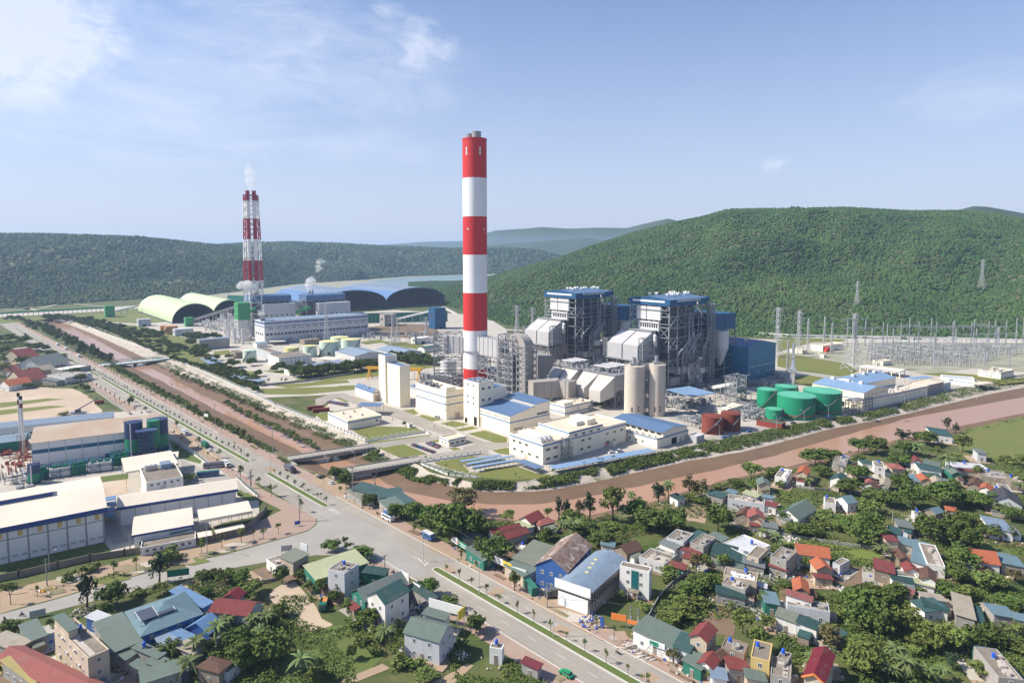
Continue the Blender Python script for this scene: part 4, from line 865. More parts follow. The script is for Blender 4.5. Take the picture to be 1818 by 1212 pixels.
g=sub(f,f.L+64,1,26,f.W*.35,f.H*.62);P=root('plant_building',g,'grey flat roofed filter house with three big doors ending the low wing','building');shell(P,g,'grey_clad_warm','flat','cream_roof',par=.4)
for i in range(3):door(P,g,'y',2+i*8,5,g.H*.6,'wall_grey')
for i in range(4):
 o=g.O+g.d*(30+3.2*i)+g.n*2;MB().cyl((0,0),1.4,0,6.5,n=16).sphere((0,0,6.5),1.4,12,6,.5).build('filter_vessel','light_clad',None,'upright pale filter vessel, %s from the filter house'%nth(i),'vessel','row of upright filter vessels',None,o)
m=MB();steel_frame(m,0,26,0,6,0,9,6,1,3,.4,.5,4)
for i in range(7):m.tube([(0,.8+i*.75,9.3),(26,.8+i*.75,9.3)],.22,6)
m.build('pipe_rack','steel',None,'steel pipe rack on legs before the treatment hall, right of the green tanks','pipe rack',None,None,GQ('8',612,1165),f.th)
f=fr('8',(945,870),(657,835),(1018,860),base=(945,915),ang='A');P=root('loading_shelter',f,'cream open sided shelter with columns and blue edge behind the treatment hall','shelter')
MB().box(0,f.L,0,f.W,f.H-1.2,f.H).build('roof','cream',P);stripe(P,f,f.H-.8,.5)
for i in range(6):
 for x in(.4,f.L-.4):MB().box(x-.4,x+.4,f.W*i/5*.97,f.W*i/5*.97+.7,0,f.H-1.2).build('column','cream',P)
P,f=beige('8',(825,800),(752,790),(882,795),base=(825,832),label='small raised cream control hut behind the open sided shelter',stripes=(.3,),sw=.5,ang=33)
P,f=beige('8',(1655,878),(1495,862),(1747,858),base=(1655,925),label='low cream relay house at the right edge beyond the canal road',stripes=(.75,),sw=.5,ang=33);clutter(P,f,2,f.L-3,2,f.W-3,f.H-.8,22,77,'steel',2.2);put_row(P,f,'x',.3,.7,2,1.4,1.4,1.2)
canopy('8',[(1030,925),(1180,912),(1225,895),(1075,905)],5,'light blue canopy right of the treatment halls',posts=4);canopy('8',[(1500,965),(1610,950),(1600,938),(1500,945)],4,'cream canopy near the settling basins',roofmat='cream_roof',posts=3)
for i,(a,b_,c_,d_)in enumerate(((1240,930,1470,948),(1270,955,1480,985))):
 g0=GQ('8',a,b_);g1=GQ('8',c_,d_);L=(g1-g0).length;P=empty('settling_basin',g0,atan2((g1-g0).y,(g1-g0).x),('long open concrete settling basin behind the canopy','long open concrete settling basin nearest the canal road')[i],'basin','settling basins');m=MB()
 m.box(0,L,0,.8,0,3).box(0,L,12,12.8,0,3).box(0,.8,.8,12,0,3).box(L-.8,L,.8,12,0,3);m.build('wall','signs_white',P);MB().box(.8,L-.8,.8,12,1.6,2).build('water_surface',('lake_water','lake_water')[i],P)
for(t_,top,A,C,b_,lb)in(((400,690),(318,680),(440,668),0,735,'largest cream relay building in the switchyard corner'),):
 pass
for top,A,C,b_,lb in(((400,690),(318,683),(545,668),733,'largest cream relay building at the left of the switchyard'),((408,750),(345,742),(425,745),775,'small white kiosk in the switchyard in front of the cream relay building'),((255,722),(170,716),(292,718),748,'pair of low white huts left of the cream relay building')):
 P,f=beige('8',top,A,C,base=(top[0],b_),label=lb,name='relay_house',cat='hut',stripes=(),ang=33,wall='cream');door(P,f,'y',f.L*.3,2,2.6,'wall_beige')
MB().box(0,9,0,4,0,4).box(2,7,-1,5,4,5.4).build('transformer','sign_red',None,'red fire panel and transformer beside the switchyard relay building','transformer',None,None,GQ('8',425,735),.6)
tank('u',603,757,487,628,'nearer brown fuel tank with curved stair','tank_brown','tank_brown',group='brown fuel tanks',cone=.1)
tank('u',742,882,464,604,'brown fuel tank behind and right of the other brown one','tank_brown','tank_brown',group='brown fuel tanks',cone=.1)
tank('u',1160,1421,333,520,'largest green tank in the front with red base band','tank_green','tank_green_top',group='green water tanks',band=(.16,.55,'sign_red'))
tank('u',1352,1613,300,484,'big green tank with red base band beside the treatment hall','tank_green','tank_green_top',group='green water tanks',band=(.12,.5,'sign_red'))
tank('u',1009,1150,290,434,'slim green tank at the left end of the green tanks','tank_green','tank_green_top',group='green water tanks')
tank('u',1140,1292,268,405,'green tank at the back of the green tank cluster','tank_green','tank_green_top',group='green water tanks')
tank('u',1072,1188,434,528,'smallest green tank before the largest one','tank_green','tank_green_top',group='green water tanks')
def silo(t,xl,xr,ty,by,label):
 P,c,r,h=tank(t,xl,xr,ty,by,label,'silo_concrete','silo_concrete',name='ash_silo',cat='silo',group='concrete ash silos',cone=.02,ladder=False,n=48)
 m=MB().cyl((-r*.1,0),r*.22,h,h+6,n=14).box(-r*.5,r*.3,-r*.4,r*.4,h+.3,h+2);m.build('filter_house','steel',P)
 for(a,z)in((-2.0,.17),(-1.35,.19),(-2.0,.12),(-1.35,.13)):
  MB().box(-.6,.6,-.05,.12,-.7,.7).build('window','glass',P).location=((r+.04)*cos(a),(r+.04)*sin(a),h*z);
  P.children[-1].rotation_euler=(0,0,a+pi/2)
 m=MB()
 for k in range(1,9):
  m.cyl((0,0),r*1.004,h*k/9,h*k/9+.12,n=48,cap=False)
 m.build('joint_rings','silo_concrete',P)
 return P,c,r,h
S1=silo('7',130,298,785,1212,'concrete ash silo, the left one of the tall pair');S2=silo('7',330,466,775,1212,'concrete ash silo, the right one of the tall pair')
cm=(S1[1]+S2[1])/2;m=MB();steel_frame(m,-3.4,3.4,-2,4,0,S1[3]+1,1,1,14,.4,.8,6);m.build('stair_tower','steel',None,'steel stair tower squeezed between the two concrete silos','stair tower',None,None,cm,.5)
canopy('u',[(530,348),(705,322),(470,279),(337,297)],13,'big light blue steel canopy right of the concrete silos',roofmat='blue_roof_light',posts=3,thick=.5)
def pipes(t,pts,label,n,seed,hmax=5,mat='steel',name='pipework',spread=1.0):
 Pn=[GQ(t,*p)for p in pts];x0,x1=min(p.x for p in Pn),max(p.x for p in Pn);y0,y1=min(p.y for p in Pn),max(p.y for p in Pn);r=random.Random(seed);m=MB();d=Vector((cos(PA),sin(PA),0));q=Vector((-d.y,d.x,0))
 def ins(x,y):
  c=False;j=len(Pn)-1
  for i in range(len(Pn)):
   a,b=Pn[i],Pn[j]
   if(a.y>y)!=(b.y>y)and x<(b.x-a.x)*(y-a.y)/(b.y-a.y)+a.x:c=not c
   j=i
  return c
 k=0;tries=0
 while k<n and tries<n*20:
  tries+=1;x,y=r.uniform(x0,x1),r.uniform(y0,y1)
  if not ins(x,y):continue
  k+=1;p=Vector((x,y,0));u=d if r.random()<.6 else q;z=r.uniform(.6,hmax);ln=r.uniform(4,16);s=r.random()
  if s<.5:
   e=p+u*ln;m.tube([p,p+Vector((0,0,z)),e+Vector((0,0,z)),e],r.uniform(.15,.42),6)
  elif s<.75:a,b=r.uniform(1,3.4),r.uniform(1,3.4);h=r.uniform(.8,hmax*.8);m.add([tuple(p+d*i*a+q*j*b+Vector((0,0,l*h)))for l in(0,1)for i,j in((0,0),(1,0),(1,1),(0,1))],[(4,5,6,7),(0,1,5,4),(1,2,6,5),(2,3,7,6),(3,0,4,7)])
  elif s<.9:m.cyl((p.x,p.y),r.uniform(.6,1.8),0,r.uniform(1,hmax*1.1),n=12)
  else:
   for w in range(4):e=p+u*(w*3);m.bar(e,e+Vector((0,0,hmax)),.25)
   m.bar(p+Vector((0,0,hmax)),p+u*9+Vector((0,0,hmax)),.4)
 m.build(name,mat,None,label,'pipework')
pipes('u',[(340,380),(530,400),(700,370),(690,400),(520,450),(330,440)],'tangle of grey machinery under the big light blue canopy',60,1,6)
pipes('u',[(520,480),(600,470),(600,600),(510,560)],'low pipework left of the brown tanks',46,2,2.4)
pipes('u',[(900,420),(1010,430),(1160,520),(900,540),(890,480)],'pipes and valves between the brown and green tanks',70,3,3)
pipes('6',[(850,900),(1000,1040),(1330,1060),(1380,1160),(900,1130)],'dense pipework at the foot of the grey precipitators',70,4,6)
pipes('7',[(470,960),(860,960),(1100,920),(1160,960),(900,1020),(470,1050)],'pipes and pumps in front of the right boiler house',130,5,7)
pipes('7',[(880,1140),(1110,1080),(1240,1110),(1240,1160)],'small pumps beside the small cream pump house',30,6,3)
pipes('6',[(20,860),(280,920),(280,980),(0,960)],'grey pipe runs left of the chimney foot',60,7,5)
pipes('6',[(430,900),(700,960),(850,1060),(700,1060),(560,960)],'equipment at the foot of the flue gas tower',50,8,6)
pipes('7',[(1110,930),(1380,960),(1380,990),(1110,960)],'pipe rack running along the blue turbine hall foot',60,9,6)
pipes('8',[(60,880),(150,930),(160,965),(60,960)],'piping at the foot of the slim white vent stack',40,10,6)
pipes('u',[(370,470),(600,500),(600,560),(380,520)],'scattered valves on the yard in front of the silos',40,12,1.6)
pipes('s',[(950,250),(1320,300),(1320,330),(940,290)],'pipe bridge and racks behind the striped cream block',60,14,9)
m=MB()
for i in range(6):m.tube([(0,i*.7,8),(60,i*.7,8)],.25,6)
steel_frame(m,0,60,-.5,4,0,7.6,10,1,2,.3,.3,2);m.build('pipe_bridge','steel',None,'long pipe bridge reaching from the left to the chimney foot','pipe bridge',None,None,GQ('s',945,285),radians(-32))
f=fr('7',(1160,640),(1000,590),(1388,618),base=(1165,922),ang='P');P=root('turbine_hall',f,'plain blue turbine hall with window rows right of the right boiler house','hall')
f.W=95;shell(P,f,'turbine_blue','gy','blue_roof',rise=4.5,over=.1)
put_row(P,f,'y',.02,.95,9,f.H*.40,2.2,.8,glass='light_clad',bars=1);put_row(P,f,'y',.25,.45,2,f.H*.21,2.2,.8,glass='light_clad');put_row(P,f,'y',.62,.95,3,f.H*.20,2.2,.8,glass='light_clad')
for i in range(6):MB().tube([(f.L*.25+0,10+i*12,f.H+2.5),(f.L*.25,10+i*12,f.H+5.2),(f.L*.25-2.5,10+i*12,f.H+5.8)],.9,8).build('roof_vent','light_clad',P)
FT=f
c=GQ('7',1522,945);H=HT(c,Q('7',0,600)[1]);P=empty('vent_stack',c,0,'slim pale metal stack with collar between the blue hall and green tanks','stack')
MB().cyl((0,0),2.1,0,H*.36,n=16).cyl((0,0),3.2,H*.36,H*.41,3.0,n=16).cyl((0,0),2.2,H*.41,H*.62,1.3,n=16).cyl((0,0),1.3,H*.62,H,n=16).build('stack_pipe','steel_tank',P)
for z in(.3,.66):MB().cyl((0,0),3.0,H*z,H*z+.3,n=16).build('platform','steel',P)
def conveyor(p0,p1,label,w=3,h=3,mat='light_clad',legs=5,legmat='steel',group=None,roofmat=None,legw=.5):
 P=empty('conveyor',(p0.x,p0.y,0),0,label,'conveyor',group);a=Vector((0,0,p0.z));b=Vector((p1.x-p0.x,p1.y-p0.y,p1.z))
 MB().bar(a,b,w,h).build('gallery',mat,P)
 if roofmat:MB().bar(a+Vector((0,0,h*.52)),b+Vector((0,0,h*.52)),w*1.06,.3).build('roof',roofmat,P)
 for i in range(1,legs+1):
  t=i/(legs+1);c=a.lerp(b,t);d=Vector((-(b-a).y,(b-a).x,0)).normalized()*w*.45;e=c.z-h/2
  m=MB().bar(c+d-Vector((0,0,h/2)),(c.x+d.x*1.8,c.y+d.y*1.8,0),legw).bar(c-d-Vector((0,0,h/2)),(c.x-d.x*1.8,c.y-d.y*1.8,0),legw)
  m.bar((c.x+d.x*1.4,c.y+d.y*1.4,e*.5),(c.x-d.x*1.4,c.y-d.y*1.4,e*.5),legw*.7);m.build('trestle',legmat,P)
 return P
g1=GQ('7',1050,1090);top=HT(g1,Q('7',0,870)[1]);p1=Vector((g1.x,g1.y,top*.72));g0=GQ('7',845,1000);conveyor(Vector((g0.x,g0.y,3)),p1,'sloping grey tube conveyor rising to the small steel tower',2.6,2.6,legs=3)
m=MB();steel_frame(m,-7,7,-5,5,0,top,2,1,5,.5,.8,9);m.box(-6,6,-4,4,top*.4,top*.62);m.bar((-9,-5,top),(12,-5,top),.6);m.bar((-9,5,top),(12,5,top),.6)
m.build('transfer_tower','steel',None,'open grey steel tower at the head of the sloping tube conveyor','steel tower',None,None,g1,PA)
canopy('u',[(930,332),(1010,332),(1000,305),(898,312)],7,'small cream canopy left of the slim green tank',roofmat='cream_roof',posts=2)
P,f=beige('u',(1190,548),(1005,515),(1200,530),h=4,label='low green roofed pump shelter in front of the smallest green tank',name='shelter',cat='shelter',roofmat='wall_green',wall='container_red',stripes=(),ang='avg')
def boiler(top,A,C,H,label,seed,scale=1.0):
 f=fr(*top,h=H,ang='P')if False else fr(top[0],top[1],A,C,h=H,ang='P');L,W_=f.L,f.W
 P=root('boiler_house',f,label,'boiler house','boiler houses');r=random.Random(seed);zb=H*.918
 MB().prism([(0,zb),(W_,zb),(W_,H-1.5),(W_*.5,H+1.2),(0,H-1.5)],0,L*.86,'x').build('roof_housing','boiler_blue',P)
 MB().prism([(-.3,H-1.45),(W_/2,H+1.25),(W_/2,H+1.5),(-.3,H-1.2)],-.3,L*.86+.3,'x').prism([(W_+.3,H-1.45),(W_/2,H+1.25),(W_/2,H+1.5),(W_+.3,H-1.2)],-.3,L*.86+.3,'x').build('roof','blue_roof',P)
 MB().box(L*.86,L,2,W_-2,zb+1,H-1).build('roof_housing','boiler_blue',P)
 MB().box(-.12,0,W_*.12,W_*.9,zb+(H-zb)*.42,zb+(H-zb)*.66).build('window_strip','signs_white',P)
 for i in range(8):MB().box(L*(.17+.07*i),L*(.225+.07*i),-.12,0,zb+(H-zb)*.5,zb+(H-zb)*.75).build('window','light_clad',P)
 m=MB();
 for i in range(13):x,y=L*(.2+.75*i/13),W_*r.uniform(.3,.75);z=H+.5;m.tube([(x,y,z),(x,y,z+2.2),(x+1,y+1,z+2.6)],.35,6);m.sphere((x,y-2,z+1.6),1.15,8,6);m.bar((x,y-2,z-1),(x,y-2,z+1.6),.4)
 for i in range(12):x=L*(.15+.8*i/12);m.bar((x,W_*.3,H+3.2),(x+L*.06,W_*.3,H+3.2),.25)
 m.build('roof_silencers','signs_white',P)
 m=MB();steel_frame(m,1,L*.95,1,W_-1,0,zb,5,4,8,.85,.45,seed);m.build('steel_frame','steel',P)
 m=MB()
 for k in range(1,19):
  z=zb*k/19
  for(x0,x1,y0,y1)in((1,L*.95,-1.2,.6),(-.8,.9,1,W_-1)):
   if y0<0:a,b=sorted((r.uniform(.03,.45),r.uniform(.5,.97)))
   else:a,b=0,1
   if y0<0:m.box(L*a,L*b,y0,y1,z,z+.3);m.bar((L*a,y0,z+1.2),(L*b,y0,z+1.2),.12)
   elif k%3==0:m.box(x0,x1,y0,y1,z,z+.3)
 m.build('platforms','steel',P)
 m=MB();m.box(L*.12,L*.7,W_*.12,W_*.88,zb*.3,zb*.99).box(L*.25,L*.6,W_*.2,W_*.8,zb*.1,zb*.3);m.build('furnace_casing','steel_dark',P)
 m=MB().box(.2,2.4,W_*.22,W_*.55,zb*.83,zb*.985).box(.2,2.4,W_*.57,W_*.8,zb*.83,zb*.985).box(-.2,2.4,W_*.25,W_*.75,zb*.70,zb*.81);m.build('wall_panels','light_clad',P)
 m=MB()
 for i in range(8):y=W_*(.28+.055*i);m.box(-.35,-.2,y,y+W_*.03,zb*.74,zb*.78)
 m.build('louvres','dark',P)
 for k in range(7):
  x=L*r.uniform(.3,.9);a=zb*r.uniform(.75,1);b=zb*r.uniform(.05,.5);q=x-L*r.uniform(.05,.3)
  MB().tube([(x,-2,a),(x,-2,(a+b)/2+4),(q,-2,(a+b)/2-6),(q,-2,b)],r.uniform(.5,1.0),8).build('steam_pipe','steel',P)
 m=MB().tube([(L*.58,-2.4,zb*1.03),(L*.58,-2.4,zb*.96),(L*.68,-2.4,zb*.90),(L*.68,-2.4,zb*.66),(L*.4,-2.4,zb*.44),(L*.4,-2.4,zb*.2),(L*.44,-2.4,zb*.1)],.9,8);m.build('drop_pipe','light_clad',P)
 m=MB();steel_frame(m,L*.88,L*.98,-4.5,-.2,0,zb,1,1,20,.5,.8,seed+3)
 for k in range(20):m.bar((L*.88,-4,zb*k/20),(L*.98,-4,zb*(k+1)/20),.9,.3)
 m.build('stair_tower','steel',P)
 for(a,b,c_,d_,mt_)in((.45,.62,.04,.30,'grey_clad_warm'),(.64,.8,.06,.34,'grey_clad_warm'),(.2,.42,.20,.28,'grey_clad'),(.05,.3,.08,.17,'grey_clad_warm')):MB().box(L*a,L*b,-.8,W_*.2,zb*c_,zb*d_).build('air_duct',mt_,P)
 x0,x1,y0,y1=-L*.42,-L*.10,W_*.28,W_*1.04;ze,zb2,zt=zb*.565,zb*.395,zb*.705
 for(a,b)in((y0,(y0+y1)/2-.6),((y0+y1)/2+.6,y1)):
  MB().prism([(x0,zb2),(x1+L*.06,zb2),(x1+L*.06,zt),(x1,zt),(x0,ze)],a,b,'y').build('reactor_casing','grey_clad',P)
 MB().prism([(x0+.8,zb2),(x1,zb2),(x1,zt-1),(x0+.8,ze-1)],(y0+y1)/2-.6,(y0+y1)/2+.6,'y').build('reactor_joint','dark',P)
 m=MB();steel_frame(m,x0,x1,y0,y1,0,zb2,2,3,2,.8,.75,seed+9);m.box(x0-1.5,x1,y0-2,y1+1,zb2-.9,zb2-.2)
 steel_frame(m,x0+1,x1,y0-4.5,y0-.4,zb2,zt-4,1,1,4,.5,.9,seed+2);steel_frame(m,x0,x0+8,y1+.4,y1+4,zb2,ze+3,1,1,3,.45,.9,seed+2);m.box(x1-2,0,y0,y1,zt,zt+.6)
 m.build('reactor_frame','steel',P)
 MB().tube([(x1+1,y0-1.5,zt-3),(x1-1,y0-3,zt-6),(x1-2,y0-4,zt-12)],1.6,8).build('bypass_pipe','light_clad',P)
 MB().box(x0+4,x1,y0+2,y1-2,zb2*.45,zb2*.9).build('hopper','grey_clad_warm',P)
 MB().box(x1,1,y0,y0+W_*.3,zb*.25,zb*.38).build('air_duct','grey_clad_warm',P)
 bx0,bx1=L*1.08,L*1.62
 MB().box(bx0,bx0+(bx1-bx0)*.46,-1,W_*.5,zb*.655,zb*.855).box(bx0+(bx1-bx0)*.49,bx1,-1,W_*.5,zb*.655,zb*.85).box(bx0-L*.1,bx1,W_*.5,W_*.9,zb*.6,zb*.85).build('bunker_housing','boiler_blue',P)
 m=MB();steel_frame(m,bx0-2,bx1,-1,W_*.5,0,zb*.65,2,2,4,.8,.25,seed+12);m.build('bunker_frame','steel',P)
 MB().box(bx0+2,bx1-3,W_*.2,W_*.5,0,zb*.62).build('bunker_core','steel_dark',P)
 m=MB().cyl((bx0+(bx1-bx0)*.42,W_*.05),(bx1-bx0)*.22,zb*.42,zb*.64,n=24).cyl((bx0+(bx1-bx0)*.42,W_*.05),1.2,zb*.2,zb*.42,(bx1-bx0)*.22,n=24);m.build('coal_hopper','light_clad',P)
 for k in range(10):
  a,b,c2=r.uniform(.1,.9)*L,r.uniform(0,.35)*zb,r.uniform(3,9);MB().box(a,a+c2,-2.5,-.5,b,b+c2*.6).build('equipment_box',r.choice(('steel','grey_clad_warm','light_clad')),P)
 clutter(P,f,x0-2,L,-7,-2.5,0,40,seed+40,hmax=6,name='ground_equipment')
 return f
FB1=boiler(('6',(1222,180)),(960,167),(1548,190),80,'boiler house with blue top and grey reactor box, the one nearer the chimney',21)
FB2=boiler(('7',(510,235)),(172,213),(858,228),80,'boiler house with blue top and grey reactor box, next to the blue turbine hall',22)
def precip(top,A,C,h,label,seed,nf=2):
 f=fr('6',top,A,C,h=h,ang='P');P=root('precipitator',f,label,'precipitator','grey precipitators');L,W_,H=f.L,f.W,f.H;zc=H*.52
 MB().box(0,L,0,W_,zc,H).build('casing','esp_clad',P)
 m=MB();steel_frame(m,.5,L-.5,.5,W_-.5,0,zc,3,3,1,.9,.9,seed);m.build('leg_frame','steel',P)
 n=4
 for i in range(n):
  for j in range(2):
   xa,xb,ya,yb=L*i/n+.5,L*(i+1)/n-.5,W_*j/2+.5,W_*(j+1)/2-.5;xc,yc=(xa+xb)/2,(ya+yb)/2
   m=MB();m.add([(xa,ya,zc),(xb,ya,zc),(xb,yb,zc),(xa,yb,zc),(xc-.6,yc-.6,zc*.35),(xc+.6,yc-.6,zc*.35),(xc+.6,yc+.6,zc*.35),(xc-.6,yc+.6,zc*.35)],[(0,1,5,4),(1,2,6,5),(2,3,7,6),(3,0,4,7),(7,6,5,4)]);m.build('hopper','grey_clad_warm',P)
 m=MB();
 for k in range(13):m.box(L*k/12-.15,L*k/12+.15,-.25,0,zc,H)
 for k in range(9):m.box(-.25,0,W_*k/8-.15,W_*k/8+.15,zc,H)
 m.build('stiffeners','steel',P)
 for i in range(nf):
  ya,yb=W_*(i/nf)+.3,W_*((i+1)/nf)-.3;yc=(ya+yb)/2;zl=zc-4;q=(yb-ya)*.36;X=-min(17,L*.5)
  V=[(0,ya,zl),(0,yb,zl),(0,yb,H-.8),(0,ya,H-.8),(X,yc-q,zl-3),(X,yc+q,zl-3),(X,yc+q,zl+5.5),(X,yc-q,zl+5.5)]
  MB().add(V,[(0,4,7,3),(1,2,6,5),(3,7,6,2),(0,1,5,4),(4,5,6,7)]).build('inlet_funnel','esp_clad',P)
 m=MB();m.box(-1,L+1,-1,W_+1,H+.02,H+.35);r=random.Random(seed)
 for _ in range(70):
  x,y=r.uniform(0,L-2),r.uniform(0,W_-2)
  if r.random()<.6:m.box(x,x+r.uniform(.6,1.6),y,y+r.uniform(.6,1.6),H+.35,H+r.uniform(1.2,3.4))
  else:m.bar((x,y,H+.3),(x,y,H+4),.25);m.bar((x,y,H+4),(x+5,y,H+4),.25)
 for k in range(16):m.bar((L*k/16,-1,H+.3),(L*k/16,-1,H+1.5),.12)
 m.bar((0,-1,H+1.5),(L,-1,H+1.5),.14);m.bar((-1,0,H+1.5),(-1,W_,H+1.5),.14);m.build('roof_deck_equipment','steel',P)
 for k in range(3):MB().box(L*(.1+.3*k),L*(.28+.3*k),W_*.25,W_*.75,H+4.4,H+4.8).build('deck_shelter','light_clad',P)
 return f
FE2=precip((1548,872),(1285,815),(1740,840),25,'grey precipitator with two white funnels in front of the right boiler',5)
FE1=precip((1245,818),(1035,778),(1400,790),25,'grey precipitator with two white funnels in front of the left boiler',7)
f=fr('6',(975,712),(845,705),(1010,705),h=26,ang='P');f.W=max(f.W,14);f.L=10;P=root('plant_building',f,'plain grey clad block left of the left precipitator','building');shell(P,f,'grey_clad_warm','flat','steel',par=.4);pilasters(P,f,6,'steel',.3,'x')
def duct(name,label,pts,w,h,mat,cat='duct'):
 P=empty(name,(pts[0].x,pts[0].y,0),0,label,cat);o=Vector((pts[0].x,pts[0].y,0));m=MB()
 for a,b in zip(pts,pts[1:]):m.bar(a-o,b-o,w,h)
 m.build('duct_casing',mat,P)
 m=MB()
 for a,b in zip(pts,pts[1:]):
  k=max(1,int((b-a).length/5))
  for i in range(k):c=a.lerp(b,(i+.5)/k)-o;d=(b-a).normalized();m.bar(c-d*.15,c+d*.15,w+.5,h+.5)
 m.build('stiffeners','steel',P);return P
def ht(t,x,y,z):return GQ(t,x,y,z)
duct('flue_duct','broad tan flue duct running from the funnels to the tall curved duct',[ht('6',1195,985,13),ht('6',1090,965,13),ht('6',850,985,13)],10,13,'grey_clad_warm')
g=GQ('6',812,1065);r=8;H=HT(g,Q('6',0,640)[1]);P=empty('curved_duct',g,PA,'tall upright grey duct bending over at the top right of the chimney','duct');
MB().box(-4.5,4.5,-4,3.5,0,H).build('riser','grey_clad_warm',P)
arc=[(7*0+0,0,H)];m=MB();Nn=10;RR=17
for i in range(Nn):
 a,b=pi/2*i/Nn,pi/2*(i+1)/Nn
 def pt(t_,rr,x):return(x,7-rr*cos(t_),H+rr*sin(t_)*.9)
 m.add([pt(a,11,-4.5),pt(a,11,4.5),pt(b,11,4.5),pt(b,11,-4.5),pt(a,3.5,-4.5),pt(a,3.5,4.5),pt(b,3.5,4.5),pt(b,3.5,-4.5)],[(0,1,2,3),(7,6,5,4),(0,3,7,4),(1,5,6,2)])
m.box(-4.5,4.5,7,15,H+3.2,H+9.9);m.build('elbow','grey_clad_warm',P)
m=MB();steel_frame(m,-6,6,-5.5,5,0,H+2,1,1,8,.6,1.0,5);m.build('support_frame','steel',P)
m=MB();steel_frame(m,-8,8,8,26,0,H+9,2,2,10,.7,.6,6,True);m.build('tower_frame','steel',P);MB().box(-5,5,11,23,0,H*.8).build('absorber_shell','steel_dark',P)
zc=HT(CHC,610)
top=P.matrix_basis@Vector((0,24,0));e2=Vector((top.x,top.y,zc));ce=Vector((CHC.x,CHC.y,zc));dv=(e2-ce).normalized()
dd=duct('flue_duct','ribbed grey duct bridging from the steel tower into the chimney, right side',[e2-dv*4,ce+dv*(CHR*.9)],11,15,'grey_clad')
m=MB();mid=(e2+ce)/2;steel_frame(m,-14,12,-7,7,0,zc-8,2,1,4,.8,.8,8);m.build('duct_truss','steel',None,'lattice steel trestle under the ribbed duct right of the chimney','trestle',None,None,(mid.x+3,mid.y,0),atan2(dv.y,dv.x))
lv=Vector((-dv.x,dv.y*.1,0)).normalized();lend=GQ('6',160,540,0);le=AT(*Q('6',150,560),CHC.y+8)
duct('flue_duct','grey box duct entering the chimney from the left',[Vector((le.x,le.y,zc-1)),Vector((CHC.x-CHR*.9,CHC.y+2,zc-1))],11,15,'grey_clad')
m=MB();steel_frame(m,-9,16,-7,7,0,zc+9,2,1,8,.8,.6,18);m.build('duct_truss','steel',None,'tall lattice steel frame carrying the duct left of the chimney','trestle',None,None,(le.x-2,le.y,0),.1)
tank('6',105,236,742,890,'white cone roofed tank left of the chimney foot','white_clad','light_clad',name='slurry_tank',cat='tank',group='white slurry tanks',cone=.3,rail=True,ladder=False)
tank('6',468,613,815,960,'white cone roofed tank right of the chimney foot','white_clad','light_clad',name='slurry_tank',cat='tank',group='white slurry tanks',cone=.3,ladder=False)
for i in range(4):
 a=AT(*Q('6',90+i*22,850-i*6),545);MB().tube([(0,0,0),(0,0,3.5),(1.5,0,5),(4.5,0,5)],1.2,8).build('fan_housing','tank_brown',None,'rust brown fan housing beside the white tank left of the chimney, %s from the left'%nth(i),'fan','rust brown fans',None,(a.x,a.y,0))
def gantry():
 a=GQ('5',285,562);b=GQ('5',725,580);H=HT(a,Q('5',0,455)[1]);L=(b-a).length;P=empty('gantry_crane',a,atan2((b-a).y,(b-a).x),'yellow gantry crane straddling the yard behind the windowless tower','crane')
 MB().box(-3,L+3,-1.2,1.2,H-2.6,H).build('girder','yellow',P)
 for x in(0,L):MB().bar((x,-1,H-2.6),(x,-5,0),.9).bar((x,1,H-2.6),(x,5,0),.9).bar((x,-4,2.2),(x,4,2.2),.5).build('leg','yellow',P)
 MB().box(L*.3,L*.3+4,-2,2,H,H+2).build('trolley','steel_dark',P)
gantry()
def mast(m,x,y,h,w=1.3,b=.22):
 n=max(3,int(h/3.2));c=[(-w/2,-w/2),(w/2,-w/2),(w/2,w/2),(-w/2,w/2)]
 for k in range(4):
  m.bar((x+c[k][0],y+c[k][1],0),(x+c[k][0]*.4,y+c[k][1]*.4,h),b)
 for i in range(n):
  t,t2=1-.6*i/n,1-.6*(i+1)/n
  for k in range(4):
   a,d=c[k],c[(k+1)%4];m.bar((x+a[0]*t,y+a[1]*t,h*i/n),(x+d[0]*t2,y+d[1]*t2,h*(i+1)/n),b*.6)
def gantry_row(a,b,n,hb,hm,label,seed):
 A,B=GQ('8',*a),GQ('8',*b);L=(B-A).length;P=empty('gantry_row',A,atan2((B-A).y,(B-A).x),label,'gantry','switchyard gantries');r=random.Random(seed);xs=[L*i/(n-1)for i in range(n)]
 for i,x in enumerate(xs):m=MB();mast(m,x,0,hm*r.uniform(.85,1.1));m.build('column','galv',P)
 for i in range(n-1):
  if r.random()<.85:
   m=MB();h=hb+r.choice((0,0,-3));
   for y in(-.6,.6):m.bar((xs[i],y,h),(xs[i+1],y,h),.28)
   m.bar((xs[i],0,h+1.2),(xs[i+1],0,h+1.2),.28);k=8;q=(xs[i+1]-xs[i])/k
   for j in range(k):m.bar((xs[i]+q*j,-.6,h),(xs[i]+q*(j+.5),0,h+1.2),.15);m.bar((xs[i]+q*(j+.5),0,h+1.2),(xs[i]+q*(j+1),.6,h),.15)
   for j in(1,4,7):m.bar((xs[i]+q*j,0,h),(xs[i]+q*j,0,h-4),.3)
   m.build('beam','galv',P)
for i,(a,b,n,hb,hm,lb)in enumerate((((570,690),(2050,672),13,25,31,'farthest row of tall lattice gantries along the hill foot wall'),((850,722),(2050,700),9,28,37,'second row of gantries from the hill, with the tallest masts'),((740,772),(1900,745),9,24,30,'middle row of gantries across the switchyard'),((760,812),(1560,795),6,20,25,'fourth row of gantries from the hill, starting beside the broad pylon'),((1180,850),(2050,812),6,21,27,'nearest row of gantries behind the right relay house'))):gantry_row(a,b,n,hb,hm,lb,i)
